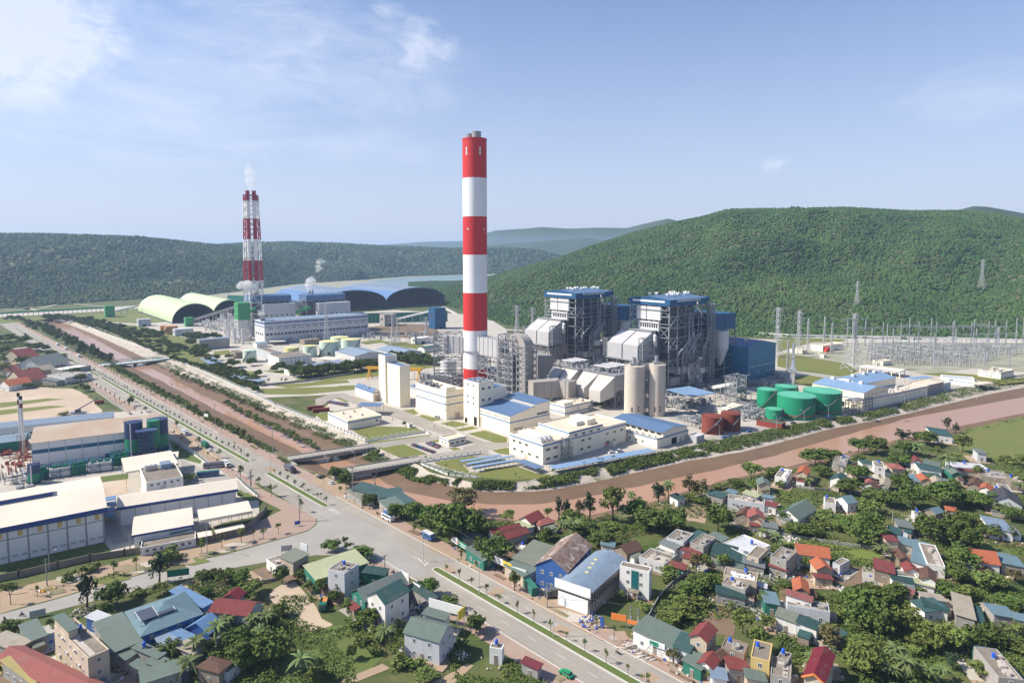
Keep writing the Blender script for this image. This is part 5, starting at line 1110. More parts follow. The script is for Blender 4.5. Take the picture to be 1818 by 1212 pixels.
for i,(x,b,t)in enumerate(((292,712,495),(408,695,485),(460,738,525),(150,872,650),(1635,700,560))):
 g=GQ('8',x,b);m=MB();mast(m,0,0,HT(g,Q('8',0,t)[1]),2.2,.3);m.build('lattice_mast','galv',None,('slim lattice mast behind the largest relay building','slim lattice mast above the largest relay building','slim lattice mast right of the small white kiosk','lattice mast just right of the blue turbine hall','lattice mast inside the right part of the switchyard')[i],'mast',None,None,g)
from mathutils.bvhtree import BVHTree
BV=BVHTree.FromPolygons([v.co for v in hr.data.vertices],[tuple(p.vertices)for p in hr.data.polygons])
def hillpt(t,x,y):return BV.ray_cast(Vector((0,0,CH)),pixdir(*Q(t,x,y)).normalized())[0]
def tower(t,x,by,ty,label,wb=.22,arms=None,rz=.5,Y=None,w=.28,group='transmission towers',mat='galv'):
 g=GQ(t,x,by)if Y is None else hillpt(t,x,by);T=HT(g,Q(t,x,ty)[1]);H=T-g.z;return lattice_tower(label,g,H,H*wb,H*.05,arms=arms or((.72,.3),(.84,.36),(.95,.26)),rz=rz,w=w,group=group,mat=mat)
tower('8',78,770,420,'transmission tower with hanging wires just behind the blue turbine hall',.16,w=.4);tower('8',228,745,445,'transmission tower second to the right of the blue turbine hall',.18,w=.4)
tower('8',615,860,462,'broadest transmission tower, spread legged, at the left of the switchyard',.3,w=.5,arms=((.74,.4),(.9,.5)),rz=.2)
[MB().tube([(0,0,0),(46,6,0)],.3,6).build('busbar','galv',None,'long pale tubular busbar resting on switchyard supports','busbar','switchyard busbars',None,GQ('8',720+95*(i%10),700+33*(i//10+i%3))+Vector((0,0,9)),.55+(i%2)*1.57)for i in range(30)]
tower('8',640,405,235,'transmission tower low on the forested hill above the switchyard',.2,Y=1130,w=.3);tower('8',1518,290,85,'transmission tower highest up the forested hill',.2,Y=1330,w=.3)
tower('6',735,560,290,'tower left one of two between chimney and left boiler house',.18,w=.4);tower('6',865,540,305,'tower right one of two between chimney and left boiler house',.18,w=.4)
tower('4',1490,930,760,'leftmost of the lattice towers in the old switchyard',.2,w=.4);tower('4',1518,918,775,'lattice tower just right of the leftmost one in the old switchyard',.2,w=.35);tower('4',1680,905,775,'lattice tower beside the blue transfer tower in the old switchyard',.2,w=.4);tower('4',1115,925,700,'lattice tower standing before the long old turbine hall',.12,w=.3)
pm=MB().bar((0,0,0),(0,0,3.5),.5).bar((-.7,0,3.5),(.7,0,3.5),.3).cyl((0,0),.32,3.5,6.4,n=6)
def scatter(tag_,quad,nx,ny,o0,keep=.9,seed=0,fn=None):
 P4=[GQ(tag_,*p)for p in quad];r=random.Random(seed);out=[]
 for j in range(ny):
  for i in range(nx):
   if r.random()>keep:continue
   u,v=(i+r.uniform(.3,.7))/nx,(j+.5)/ny;out.append((P4[0].lerp(P4[1],u)).lerp(P4[3].lerp(P4[2],u),v))
 for k,p in enumerate(out):
  o=o0 if k==0 and o0.get('fresh')else o0.copy()
  if o is not o0:COL.objects.link(o)
  elif 'fresh' in o0:del o0['fresh']
  if 'fresh' in o:del o['fresh']
  o.location=p;s=r.uniform(.85,1.35);o.scale=(s,s,s)
  if fn:fn(o,k)
 return out
ip=pm.build('insulator_post','galv',None,'grey post insulator on its steel stand in the switchyard','insulator','switchyard post insulators');ip['fresh']=1
scatter('8',[(560,790),(1300,860),(2000,780),(760,690)][:0]+[(690,800),(1420,845),(1950,705),(700,690)],26,11,ip,.95,3)
pi_=MB().bar((-3,0,0),(-3,0,6),.35).bar((3,0,0),(3,0,6),.35).bar((-4,0,6),(4,0,6),.4).bar((-3.4,0,6),(-3.4,0,9),.3).bar((0,0,6),(0,0,9),.3).bar((3.4,0,6),(3.4,0,9),.3).build('isolator_frame','steel',None,'portal shaped isolator frame among the switchyard equipment','isolator','switchyard isolator frames');pi_['fresh']=1
scatter('8',[(720,835),(1420,835),(1900,720),(720,700)],15,9,pi_,.95,8,lambda o,k:setattr(o,'rotation_euler',(0,0,.55)))
for i in range(6):
 a=AT(*Q('8',(600,630,228,78,1000,1300)[i],(500,500,490,480,520,520)[i]),(560,560,640,620,800,800)[i]);b=AT(*Q('8',(228,78,78,-60,640,1518)[i],(500,520,480,300,260,110)[i]),(640,620,620,560,1130,1330)[i])
 pts=[a.lerp(b,k/12)+Vector((0,0,-14*sin(pi*k/12)*.6))for k in range(13)];MB().tube([p-a for p in pts],.13,4).build('power_line','steel_dark',None,'thin sagging power line strung near the transmission towers','power line','overhead power lines',None,a)
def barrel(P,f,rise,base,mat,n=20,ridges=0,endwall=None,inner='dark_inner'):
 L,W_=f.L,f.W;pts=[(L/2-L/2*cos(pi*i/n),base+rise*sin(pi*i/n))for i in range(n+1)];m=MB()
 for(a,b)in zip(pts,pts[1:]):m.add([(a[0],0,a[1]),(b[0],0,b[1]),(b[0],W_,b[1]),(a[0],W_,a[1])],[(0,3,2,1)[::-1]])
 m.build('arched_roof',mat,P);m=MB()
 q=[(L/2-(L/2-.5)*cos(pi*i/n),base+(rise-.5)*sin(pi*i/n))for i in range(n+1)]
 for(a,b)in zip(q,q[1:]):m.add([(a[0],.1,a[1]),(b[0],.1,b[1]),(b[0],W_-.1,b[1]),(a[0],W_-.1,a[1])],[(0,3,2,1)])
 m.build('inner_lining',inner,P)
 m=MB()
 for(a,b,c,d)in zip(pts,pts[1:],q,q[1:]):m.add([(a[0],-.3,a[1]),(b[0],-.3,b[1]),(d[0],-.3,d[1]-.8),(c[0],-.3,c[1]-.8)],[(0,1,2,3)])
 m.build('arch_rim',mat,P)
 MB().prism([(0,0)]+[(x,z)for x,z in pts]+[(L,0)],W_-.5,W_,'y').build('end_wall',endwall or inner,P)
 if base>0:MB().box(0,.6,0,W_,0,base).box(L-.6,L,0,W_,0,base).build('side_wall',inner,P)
 if ridges:
  m=MB()
  for k in range(ridges):
   y=W_*(k+.5)/ridges
   for i in range(5,n-5):a,b=pts[i],pts[i+1];m.add([(a[0],y-2,a[1]+.6),(b[0],y-2,b[1]+.6),(b[0],y+2,b[1]+.6),(a[0],y+2,a[1]+.6)],[(0,1,2,3)])
  m.build('skylight_strips','light_clad',P)
 m=MB();m.sphere((L*.45,W_*.5,0),L*.3,16,8,.32);m.build('coal_heap','dark',P)
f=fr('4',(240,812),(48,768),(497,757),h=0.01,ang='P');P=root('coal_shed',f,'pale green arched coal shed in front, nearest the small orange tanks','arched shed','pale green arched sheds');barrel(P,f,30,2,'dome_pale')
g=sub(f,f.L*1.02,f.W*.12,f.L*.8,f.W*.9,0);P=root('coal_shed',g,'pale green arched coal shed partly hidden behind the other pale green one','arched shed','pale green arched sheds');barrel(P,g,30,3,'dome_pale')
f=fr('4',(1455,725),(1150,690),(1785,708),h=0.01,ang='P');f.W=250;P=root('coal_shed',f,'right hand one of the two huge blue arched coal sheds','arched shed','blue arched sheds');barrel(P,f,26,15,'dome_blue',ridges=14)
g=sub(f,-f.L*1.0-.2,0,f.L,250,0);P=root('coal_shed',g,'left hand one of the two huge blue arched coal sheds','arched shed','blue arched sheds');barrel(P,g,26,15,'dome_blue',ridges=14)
a,b=GQ('4',1255,812),GQ('4',1800,800);L=(b-a).length;P=empty('net_fence',a,atan2((b-a).y,(b-a).x),'tall dark green wind net fence in front of the blue arched sheds','fence');MB().box(0,L,0,.3,.5,17).build('net','net_green',P)
for i in range(25):MB().box(L*i/24-.3,L*i/24+.3,-.5,-.1,0,18).build('post','steel',P)
a,b=GQ('4',555,700),GQ('4',680,705);L=(b-a).length;P=empty('net_fence',a,atan2((b-a).y,(b-a).x),'short green wind net fence behind the pale green sheds','fence');MB().box(0,L*1.1,0,.3,.5,20).build('net','net_green',P)
f=fr('4',(762,800),(705,790),(1350,768),base=(765,928),ang='P');P=root('turbine_hall',f,'long grey turbine hall with blue bands and window row in the old plant','hall')
shell(P,f,'light_clad','gx','s_bluegrey',rise=2,over=.6);stripe(P,f,f.H*.86,2.6,'blue_roof');stripe(P,f,f.H*.73,1.2,'blue_roof')
put_row(P,f,'y',.01,.99,30,f.H*.36,3.6,3,bars=2,glass='dark_inner',frame='steel');put_row(P,f,'y',.02,.98,14,f.H*.64,7,1.1,bars=3,glass='dark_inner',frame='steel');put_row(P,f,'x',.1,.9,4,f.H*.36,3.6,3,bars=2,frame='steel');pilasters(P,f,12,'light_clad',.5)
clutter(P,f,f.L*.05,f.L*.95,-9,-1,0,44,99,hmax=8,name='ground_equipment')
for(tp,A,C,lb,sd)in(((690,655),(645,650),(915,650),'old boiler unit with long blue roof, the one beside the striped lattice stack',1),((1000,648),(958,642),(1222,640),'old boiler unit with long blue roof, the right hand one',2)):
 f=fr('4',tp,A,C,h=56,ang='P');f.W=max(f.W,26);P=root('boiler_house',f,lb,'boiler house','old boiler units');MB().prism([(0,47),(f.W,47),(f.W,55),(f.W/2,57),(0,55)],0,f.L,'x').build('roof_housing','blue_roof',P)
 MB().box(f.L*.2,f.L,-16,-.5,18,44).build('casing','light_clad',P);m=MB();steel_frame(m,0,f.L,0,f.W,0,47,6,2,4,.9,.4,sd);steel_frame(m,f.L*.2,f.L,-16,0,0,18,5,1,2,.8,.7,sd);m.build('steel_frame','steel',P)
 MB().box(2,f.L-2,3,f.W-2,5,46).build('boiler_core','steel_dark',P);MB().tube([(f.L*.1,2,57),(f.L*.1,2,63)],1.5,8).tube([(f.L*.17,2,57),(f.L*.17,2,63)],1.5,8).build('vent_pipe','steel',P)
 for i in range(6):MB().box(f.L*(.24+.13*i),f.L*(.27+.13*i),-16.3,-16,27,29).build('louvre','dark',P)
 MB().prism([(-18,30),(3,36),(3,40),(-18,34)],-9,-3,'y').build('coal_gallery','green_clad',P).location=(0,0,0)
g=GQ('4',690,905);H=120-(320+692/3.189-445)/1150*g.y;HB=120-(320+790/3.189-445)/1150*g.y;g=GQ('4',645,905)
P=empty('transfer_tower',g,PA,'bright green transfer tower on white lattice legs left of the old turbine hall','transfer tower');MB().box(-8,8,-7,9,HB,H).build('housing','green_clad',P)
for i in range(3):
 for j in range(3):MB().box(-8.15,-8,-4+j*4,-3+j*4,HB+(H-HB)*(.2+.27*i),HB+(H-HB)*(.27+.27*i)).build('window','glass',P)
m=MB();steel_frame(m,-8,8,-7,9,0,HB,2,2,5,.8,.9,2);m.build('leg_frame','light_clad',P)
g0=GQ('4',338,815);conveyor(Vector((g0.x,g0.y,5)),Vector((g.x,g.y,H-5))-Vector((cos(.4),sin(.4),0))*6,'long sloping conveyor gallery climbing from the green hut to the green tower',4,3.5,'steel_dark',6,'light_clad')
def box_thing(t,x,by,ty,w,d,label,mat,cat='building',name='hut',rz=PA,roof=None):
 g=GQ(t,x,by);H=HT(g,Q(t,x,ty)[1]);P=empty(name,g,rz,label,cat);MB().box(-w/2,w/2,-d/2,d/2,0,H).build('wall',mat,P);MB().box(-w/2-.3,w/2+.3,-d/2-.3,d/2+.3,H+.005,H+.5).build('roof',roof or mat,P);MB().box(-w*.15,w*.1,-d/2-.12,-d/2,0,min(3,H*.5)).build('door','dark',P)
 MB().box(-w/2-.12,-w/2,-d*.2,d*.2,H*.5,H*.7).build('window','glass',P);return P
box_thing('4',337,826,778,12,10,'small bright green hut at the foot of the sloping conveyor','green_clad');box_thing('1',762,322,246,15,13,'bright green junction hut at the end of the long flat conveyor','green_clad','hut','transfer_hut')
box_thing('4',1742,838,722,20,18,'blue windowless transfer tower right of the blue arched sheds','boiler_blue','tower','transfer_tower');f_=GQ('4',1700,838);c0,c1=GQ('4',1515,812),GQ('4',1700,825);conveyor(Vector((c0.x,c0.y,8)),Vector((c1.x,c1.y,24)),'pale conveyor gallery running from the concrete frame to the blue transfer tower',3.5,3,'light_clad',3)
box_thing('4',1465,822,758,22,16,'bare concrete framed building with dark openings by the wind net','wall_grey');box_thing('1',1000,385,338,18,12,'small pale blue building before the pale green shed','wall_pale');box_thing('1',1272,448,405,24,14,'pale blue two storey building beside the orange tanks','wall_pale');box_thing('4',1650,922,890,22,12,'white control house in the old switchyard','wall_white')
c0,c1=GQ('1',-60,335),GQ('1',730,290);conveyor(Vector((c0.x,c0.y,9)),Vector((c1.x,c1.y,9)),'very long flat green conveyor crossing the far left fields',4,3,'green_clad',22,'light_clad');c0,c1=GQ('1',800,305),GQ('1',965,295);conveyor(Vector((c0.x,c0.y,6)),Vector((c1.x,c1.y,14)),'short pale conveyor from the junction hut into the pale green shed',3,3,'light_clad',3)
def lattice_stack():
 g=GQ('4',712,872);zt=HT(g,Q('4',0,68)[1]);P=empty('lattice_stack',g,.25,'twin flue smokestack in a red and white lattice tower at the old plant','smokestack');zs=[HT(g,Q('4',0,y)[1])for y in(85,120,220,335,455,570)]+[0];k=g.y/FPX/3.189;w=lambda z:(115-28*min(1,max(0,(z-zs[5])/(zs[0]-zs[5]))))*k*.78
 for i in range(6):
  m=MB();a,b=zs[i+1],zs[i];n=max(1,round((b-a)/14));mt='stack_red' if i%2==0 else 'white_paint'
  for j in range(n):
   z0,z1=a+(b-a)*j/n,a+(b-a)*(j+1)/n;A,B=[[(sx*w(z)/2,sy*w(z)/2,z)for sx,sy in((-1,-1),(1,-1),(1,1),(-1,1))]for z in(z0,z1)]
   for q in range(4):t=(q+1)%4;m.bar(A[q],B[q],1.1);m.bar(A[q],B[t],.55);m.bar(A[t],B[q],.55);m.bar(B[q],B[t],.7)
  m.build('lattice_section',mt,P)
  for x in(-4.3,4.3):MB().cyl((x,0),2.7,a,b+(.1 if i else 6.5),n=16).build('flue',mt if i<3 else mt,P)
 m=MB().box(-8,8,-8,8,zs[0]-.5,zs[0]+.2);m.build('top_platform','steel',P)
lattice_stack()
for i,(xl,xr,ty,by,mt,cp,lb)in enumerate(((175,215,822,868,'tank_orange','tank_orange','smaller orange tank left of the other orange one'),(200,271,824,872,'tank_orange','tank_orange','wider orange tank in front of the pale green shed'),(645,718,960,1032,'tank_pale','tank_pale','pale green tank left of the white laboratory building'),(985,1060,935,1002,'tank_pale','tank_cap','pale green tank with yellow top behind the laboratory building'),(1078,1186,910,997,'tank_pale','tank_cap','largest pale green tank left of the ribbed roof warehouse'),(1140,1240,886,950,'tank_pale','tank_cap','pale green tank at the back of the old tank trio'),(1200,1306,898,975,'tank_pale','tank_cap','pale green tank at the right of the old tank trio'),(880,958,945,975,'tank_cap','tank_cap','low yellow topped tank behind the laboratory building'))):
 tank('4',xl,xr,ty,by,lb,mt,cp,group='old plant tanks',cone=.12,n=28,rail=False)
def simple(t,top,A,C,base=None,h=None,label='',wall='wall_white',roof='flat',rm='flat_roof',name='building',cat='building',ang='P',rise=None,win=(0,0),over=.4,stripes=(),fascia=None,par=.6,pil=0,group=None,ww=1.3,wh=1.3):
 f=fr(t,top,A,C,base=base,h=h,ang=ang);P=root(name,f,label,cat,group);shell(P,f,wall,roof,rm,rise=rise,over=over,par=par,fascia=fascia)
 fl=max(1,int(f.H/3.3))
 for k in range(fl):
  z=f.H*(k+.35)/fl
  if win[0]:put_row(P,f,'y',.05,.95,win[0],z,ww,wh)
  if win[1]:put_row(P,f,'x',.05,.95,win[1],z,ww,wh)
 for s in stripes:stripe(P,f,s[0]*f.H,s[1],s[2])
 if pil:pilasters(P,f,pil,'grey_clad',.35,z1=f.H-.1)
 return P,f
simple('4',(845,1005),(783,990),(1030,978),base=(845,1062),label='white two storey laboratory building in the old plant yard',win=(7,3));simple('4',(800,975),(718,962),(860,962),base=(800,1030),label='white and teal glazed building left of the laboratory',wall='wall_pale',win=(3,3))
simple('4',(1275,997),(1160,962),(1440,975),base=(1275,1030),label='grey warehouse with ribbed blue gable roof, the left one of the two',wall='light_clad',roof='gy',rm='r_bluegrey',win=(0,9),rise=3);simple('4',(1515,985),(1395,950),(1655,972),base=(1515,1008),label='grey warehouse with ribbed blue gable roof, the right one of the two',wall='light_clad',roof='gy',rm='r_bluegrey',win=(0,7),rise=3)
simple('4',(395,906),(378,900),(565,890),base=(395,962),label='long plain grey shed with pale roof edge by the tree belt',wall='grey_clad_warm',roof='gx',rm='s_bluegrey',rise=1);simple('4',(905,1078),(875,1068),(1005,1068),base=(905,1106),label='small white hut before the dark tree row',win=(2,1));simple('4',(1670,955),(1632,945),(1768,940),base=(1670,978),label='white house with long green roof left of the big chimney',roof='gx',rm='s_teal',win=(5,1),rise=2)
simple('4',(720,925),(700,915),(780,915),base=(720,950),label='small white hut with blue roof below the old turbine hall',roof='gx',rm='s_bluegrey',rise=1);simple('4',(600,975),(573,962),(645,955),base=(600,1010),label='bare concrete shed left of the pale green tank',wall='wall_brick');simple('4',(990,905),(962,888),(1080,880),base=(990,935),label='brown concrete transformer house at the old turbine hall foot',wall='wall_brick')
for pts,lb in(([(445,1040),(530,1032),(480,1002),(395,1008)],'grey blue carport in the old plant garden, the upper one'),([(730,1140),(782,1130),(700,1086),(640,1092)],'grey blue carport in the old plant garden, the lower one'),([(1025,1062),(1245,1028),(1215,1018),(1010,1040)],'long pale blue roofed walkway before the ribbed warehouses'),([(1050,1010),(1160,1018),(1130,998),(1045,995)],'small grey blue canopy under the big pale tank'),([(790,915),(880,912),(876,902),(784,905)],'tan canopy at the foot of the old turbine hall')):canopy('4',pts,4.5,lb,roofmat='s_bluegrey' if 'tan' not in lb else 'roof_cream',posts=4)
pipes('4',[(500,790),(700,790),(700,930),(560,930)],'white pipe racks and frames at the left of the old turbine hall',150,31,20,'light_clad');pipes('4',[(400,810),(500,800),(520,850),(420,860)],'pale substation gear below the pale green sheds',60,32,9,'light_clad');pipes('4',[(970,930),(1080,925),(1080,890),(970,900)],'transformer yard at the foot of the old turbine hall',40,33,6);pipes('4',[(1560,870),(1760,890),(1760,930),(1600,930)],'old switchyard gear near the white control house',60,34,9,'steel');pipes('4',[(1310,870),(1480,880),(1460,900),(1310,900)],'old switchyard gear right of the old turbine hall',50,35,7)
def plume(t,pts,rs,dens,label,Y):
 c=[AT(*Q(t,*p),Y)for p in pts];k=Y/FPX/ZT[t][2];m=MB();r_=random.Random(3);m.tube([p-c[0]for p in c],[r*k for r in rs],14);o=m.build('steam_plume',[],None,label,'steam plume','steam plumes','stuff',c[0])
 mt=bpy.data.materials.new('steam');mt.use_nodes=True;T=mt.node_tree;n=T.nodes;l=T.links;n.clear();out=n.new('ShaderNodeOutputMaterial');v=n.new('ShaderNodeVolumePrincipled');v.inputs['Color'].default_value=(1,1,1,1);v.inputs['Anisotropy'].default_value=0
 tc=n.new('ShaderNodeTexCoord');nz=n.new('ShaderNodeTexNoise');nz.inputs['Scale'].default_value=1.9/(max(rs)*k);nz.inputs['Detail'].default_value=5;nz.inputs['Roughness'].default_value=.65;l.new(tc.outputs['Object'],nz.inputs[0])
 mr=n.new('ShaderNodeMapRange');mr.inputs[1].default_value=.40;mr.inputs[2].default_value=.62;mr.inputs[4].default_value=dens;l.new(nz.outputs['Fac'],mr.inputs[0]);l.new(mr.outputs[0],v.inputs['Density']);l.new(v.outputs[0],out.inputs['Volume']);o.data.materials.append(mt)
YS=GQ('4',712,872).y
plume('4',[(700,66),(694,40),(690,0),(678,-50),(670,-110)],[11,22,34,30,2],.09,'thin white steam rising from the striped lattice stack',YS)
plume('4',[(712,640),(700,612),(668,596),(630,596),(600,604)],[9,26,34,26,6],.28,'white steam puff drifting left at the foot of the striped lattice stack',YS-25)
plume('4',[(1013,628),(1015,600),(1030,570),(1040,545)],[8,26,32,12],.25,'white steam puff above the right old boiler roof',YS+60);plume('4',[(1060,520),(1075,490),(1085,465),(1070,440)],[8,26,30,12],.14,'faint detached steam wisp high above the right old boiler',YS+60);plume('4',[(745,780),(748,760),(740,730)],[22,26,12],.16,'faint steam at the corner of the old turbine hall',YS-90)
hb=HT(GQ('b',720,1062),Q('b',720,820)[1])
f=fr('b',(-250,1008),(585,630),(718,820),h=hb,ang='C',far=(585,630));P=root('warehouse',f,'biggest white warehouse with cream roof and deep blue fascia above the green lawn','warehouse')
shell(P,f,'white_clad','gx','roof_cream',rise=2.5,over=1.2);MB().box(-1.2,f.L+1.2,-1.45,-1.25,f.H-2.0,f.H+.1).build('fascia','fascia_blue',P);pilasters(P,f,7,'steel',.6,z1=f.H-2.2);MB().box(0,f.L,-.06,0,f.H*.62,f.H*.65).build('girt','steel',P)
for i in range(7):MB().box(f.L*(i+.62)/7-.8,f.L*(i+.62)/7+.8,-.1,0,f.H*.68,f.H-2.5).build('window','wall_yellow',P);MB().box(f.L*(i+.08)/7,f.L*(i+.92)/7,-.1,0,f.H*.885,f.H*.93).build('window','glass',P)
for i in range(7):[MB().box(f.L*(i+q)/7,f.L*(i+q+.3)/7,-.08,0,2,3).build('vent_grille','grey_clad',P)for q in(.15,.6)]
MB().box(f.L*.1,f.L*.62,f.W*.46,f.W*.62,f.H+1.9,f.H+4.2).build('ridge_monitor','roof_cream',P);MB().box(f.L*.1,f.L*.62,f.W*.46-.1,f.W*.46-.01,f.H+2.6,f.H+4).build('monitor_fascia','fascia_blue',P)
P,f=simple('b',(828,815),(780,752),(1635,690),base=(840,955),label='long white warehouse with cream roof and blue fascia behind the low sheds',wall='white_clad',roof='gx',rm='roof_cream',rise=2,fascia='fascia_blue',pil=8,ang='C',over=1,name='warehouse',cat='warehouse');MB().box(-1,f.L+1,-1.3,-1.1,f.H-1.3,f.H-.1).build('fascia','fascia_blue',P)
P,f=simple('b',(930,1010),(852,905),(1328,940),h=6,label='lower cream roofed shed with blue edge in front of the long warehouse',wall='white_clad',roof='gx',rm='roof_cream',rise=1.2,fascia='fascia_blue',ang='C',over=.8,name='shed',cat='shed');put_row(P,f,'y',.05,.95,6,1.2,2,1.4)
canopy('b',[(1385,930),(1752,862),(1700,795),(1318,868)],6.5,'open cream roofed delivery shed with blue edge near the factory corner',roofmat='roof_cream',posts=5,thick=1.2)
P,f=simple('b',(975,1102),(955,1050),(1358,1035),h=3.5,label='low dark flat roofed shed against the factory wall',wall='wall_white',rm='flat_roof',ang='C',win=(7,0),name='shed',cat='shed')
canopy('b',[(1375,1035),(1475,1015),(1440,985),(1345,1005)],3,'small square cream canopy against the factory wall',roofmat='roof_cream',posts=2);canopy('b',[(1500,1005),(1700,960),(1680,935),(1465,985)],3,'long cream canopy against the factory wall near the corner',roofmat='roof_cream',posts=4);canopy('b',[(1180,1008),(1340,985),(1310,958),(1155,985)],4,'pale blue canopy between the low factory sheds',roofmat='s_paleteal',posts=2)
for i in range(4):canopy('b',[(745-i*10,895-i*38),(805,880-i*38),(800,855-i*38),(715,870-i*38)],3,'small dark blue canopy between the two white warehouses, %s from the front'%nth(i),'small dark blue canopies',roofmat='s_blue',posts=1)
P,f=simple('b',(1015,650),(890,565),(1272,608),h=11,label='white three storey office with dirty flat roof in the factory yard',wall='wall_white',rm='flat_roof',win=(5,4),ang='avg',name='office_building',cat='office building')
for i in range(3):MB().cyl((f.L*.15+i*2,f.W*.8),.9,f.H-.5,f.H+2.2,n=12).build('water_tank','steel_tank',P)
MB().box(f.L*.55,f.L*.85,f.W*.7,f.W*.95,f.H-.5,f.H+2).build('solar_heater','s_bluegrey',P);MB().bar((f.L*.1,-1,2),(f.L*.5,-1,f.H-3),1.2,.4).build('outside_stair','wall_pale',P)
canopy('b',[(870,590),(1237,528),(1180,440),(795,515)],9,'wide cream roofed canopy behind the three storey office',roofmat='roof_cream',posts=3,thick=1.1);canopy('b',[(1110,490),(1235,475),(1190,440),(1060,460)],8,'small cream canopy beside the navy and green silos',roofmat='roof_cream',posts=2)
P,f=simple('b',(215,378),(175,275),(1105,270),base=(218,548),label='huge white factory hall with rusty brown and teal roof and dark blue band',wall='white_clad',roof='gx',rm='roof_rust',rise=4,ang='C',over=.6,pil=8,stripes=((.55,2.2,'stripe_teal'),),name='factory_hall',cat='hall');MB().box(f.L*.55,f.L*.97,-.08,0,0,f.H*.18).build('loading_opening','dark',P)
hb=HT(GQ('b',130,312),Q('b',130,268)[1])
f=fr('b',(-150,290),(760,160),(778,195),h=8,ang='C',far=(760,160));P=root('warehouse',f,'long low warehouse with blue grey roof behind the rusty roofed hall','warehouse');shell(P,f,'white_clad','gx','s_bluegrey',rise=1.5,over=.5);put_row(P,f,'y',.05,.4,8,2.5,1.8,1.5)
f=fr('b',(-200,400),(140,315),(170,355),h=6,ang='C',far=(135,310));P=root('warehouse',f,'low blue roofed shed with teal net at the left edge beside the thin stacks','warehouse');shell(P,f,'net_green','gx','s_bluegrey',rise=1.5)
def bands(t,xl,xr,ty,by,bs,label):
 P,c,r,h=tank(t,xl,xr,ty,by,label,'silo_navy','silo_navy',name='silo',cat='silo',group='navy and green silos',cone=.06,ladder=False,shellname='silo_shell')
 for(a,b)in bs:MB().cyl((0,0),r*1.006,h*a,h*b,n=40,cap=False).build('green_band','silo_green',P)
 MB().box(-.3,.3,-.2,.3,0,h).build('ladder','light_clad',P).location=(r*.2,-r,0);return P,c,r,h
A_=bands('b',880,992,228,482,[(.17,.55)],'navy and green silo, left of the large pair by the rusty roofed hall');B_=bands('b',1040,1166,208,442,[(.14,.55)],'navy and green silo, right of the large pair by the road');bands('b',204,276,522,666,[(.16,.55)],'small slim navy and green silo behind the big white warehouse')
c=GQ('b',1018,478);m=MB();steel_frame(m,-3.5,3.5,-3,3,0,A_[3]*.8,1,1,7,.45,1,5);m.box(-5,6,-4,4,A_[3]*.78,A_[3]*.82);m.build('elevator_tower','steel_blue',None,'dark blue steel elevator tower between the two large silos','steel tower',None,None,c,.5)
MB().cyl((0,0),3.4,6,A_[3]*1.0,n=20).build('dust_collector','silo_green',None,'green cylinder bin behind the blue steel elevator tower','bin',None,None,c+Vector((1,6.5,0)))
for i,(x,by,ty)in enumerate(((150,420,28),(168,462,50))):
 g=GQ('b',x,by);H=HT(g,Q('b',x,ty)[1]);P=empty('thin_stack',g,0,('thin striped metal stack, the taller left one at the factory','thin striped metal stack, the right one at the factory')[i],'stack','thin metal stacks');MB().cyl((0,0),.75,0,H*.8,n=14).build('pipe','light_clad',P)
 for k,(a,b,mt)in enumerate(((.8,.88,'tank_brown'),(.88,.94,'white_paint'),(.94,1,'dark'))):MB().cyl((0,0),.78,H*a,H*b,n=14).build('band',mt,P)
 m=MB();steel_frame(m,-1.4,1.4,-1.4,1.4,0,9,1,1,3,.2,.9,3);m.build('base_frame','container_red',P)
for i,(x0,x1,y)in enumerate(((285,345,625),(350,490,610),(500,600,590),(615,775,572),(780,890,525))):
 a,b=GQ('b',x0,y+14),GQ('b',x1,y-8+(x0>300)*2);L=(b-a).length;P=empty('cooling_unit',a,atan2((b-a).y,(b-a).x),'teal framed cooling unit with pipes, %s from the left in the factory row'%nth(i),'cooling unit','row of teal cooling units');MB().box(0,L,0,5,.5,5).build('casing','light_clad' if i%2 else 'silo_green',P);m=MB();steel_frame(m,-.5,L+.5,-.6,5.6,0,7,max(2,int(L/4)),1,2,.3,.3,i);m.build('frame','stripe_teal',P)
 for k in range(3):MB().cyl((L*(.2+.3*k),2.5),1.3,5,6.2,n=14).build('fan','silo_green',P)
pipes('b',[(0,440),(200,440),(200,600),(0,640)],'rusty pipework around the thin stacks',34,51,2.6,'tank_brown');pipes('b',[(0,600),(190,600),(190,700),(0,700)],'grey pipework left of the slim silo',26,52,2.2,'steel')
def bridge(near,far,label,tz='f',th=1.7,rail='wall_grey',name='bridge',pier=.5,mat='concrete'):
 n0,n1,f0=GQ(tz,*near[0],.35),GQ(tz,*near[1],.35),GQ(tz,*far,.35);d=(n1-n0);L=d.length;d.normalize();q=Vector((-d.y,d.x,0));W_=abs((f0-n0).dot(q));P=empty(name,(n0.x,n0.y,0),atan2(d.y,d.x),label,'bridge','canal bridges')
 MB().box(-3,L+3,0,W_,.05,.38).build('deck',mat,P)
 for y in(.4,W_/2-.3,W_-1.0):MB().box(1,L-1,y,y+.6,-th,.04).build('girder','concrete',P)
 for y in(-.25,W_+.02):
  m=MB().box(-3,L+3,y,y+.23,-.4,.75);k=int(L/2.5)
  for i in range(k+1):m.box(L*i/k-.1,L*i/k+.1,y,y+.23,.76,1.35)
  m.box(-3,L+3,y+.02,y+.2,1.36,1.5);m.build('parapet',rail,P)
 for x in(-3,L):MB().box(x,x+3,.2,W_-.2,-5,.0).build('abutment','wall_grey',P)
 if pier:
  m=MB()
  for y in(W_*.2,W_*.5,W_*.8):m.box(L*pier-.5,L*pier+.5,y-.5,y+.5,-6,-th-.6)
  m.box(L*pier-.8,L*pier+.8,.3,W_-.3,-th-.6,-th-.02);m.build('pier','wall_grey',P)
 return P,L,W_
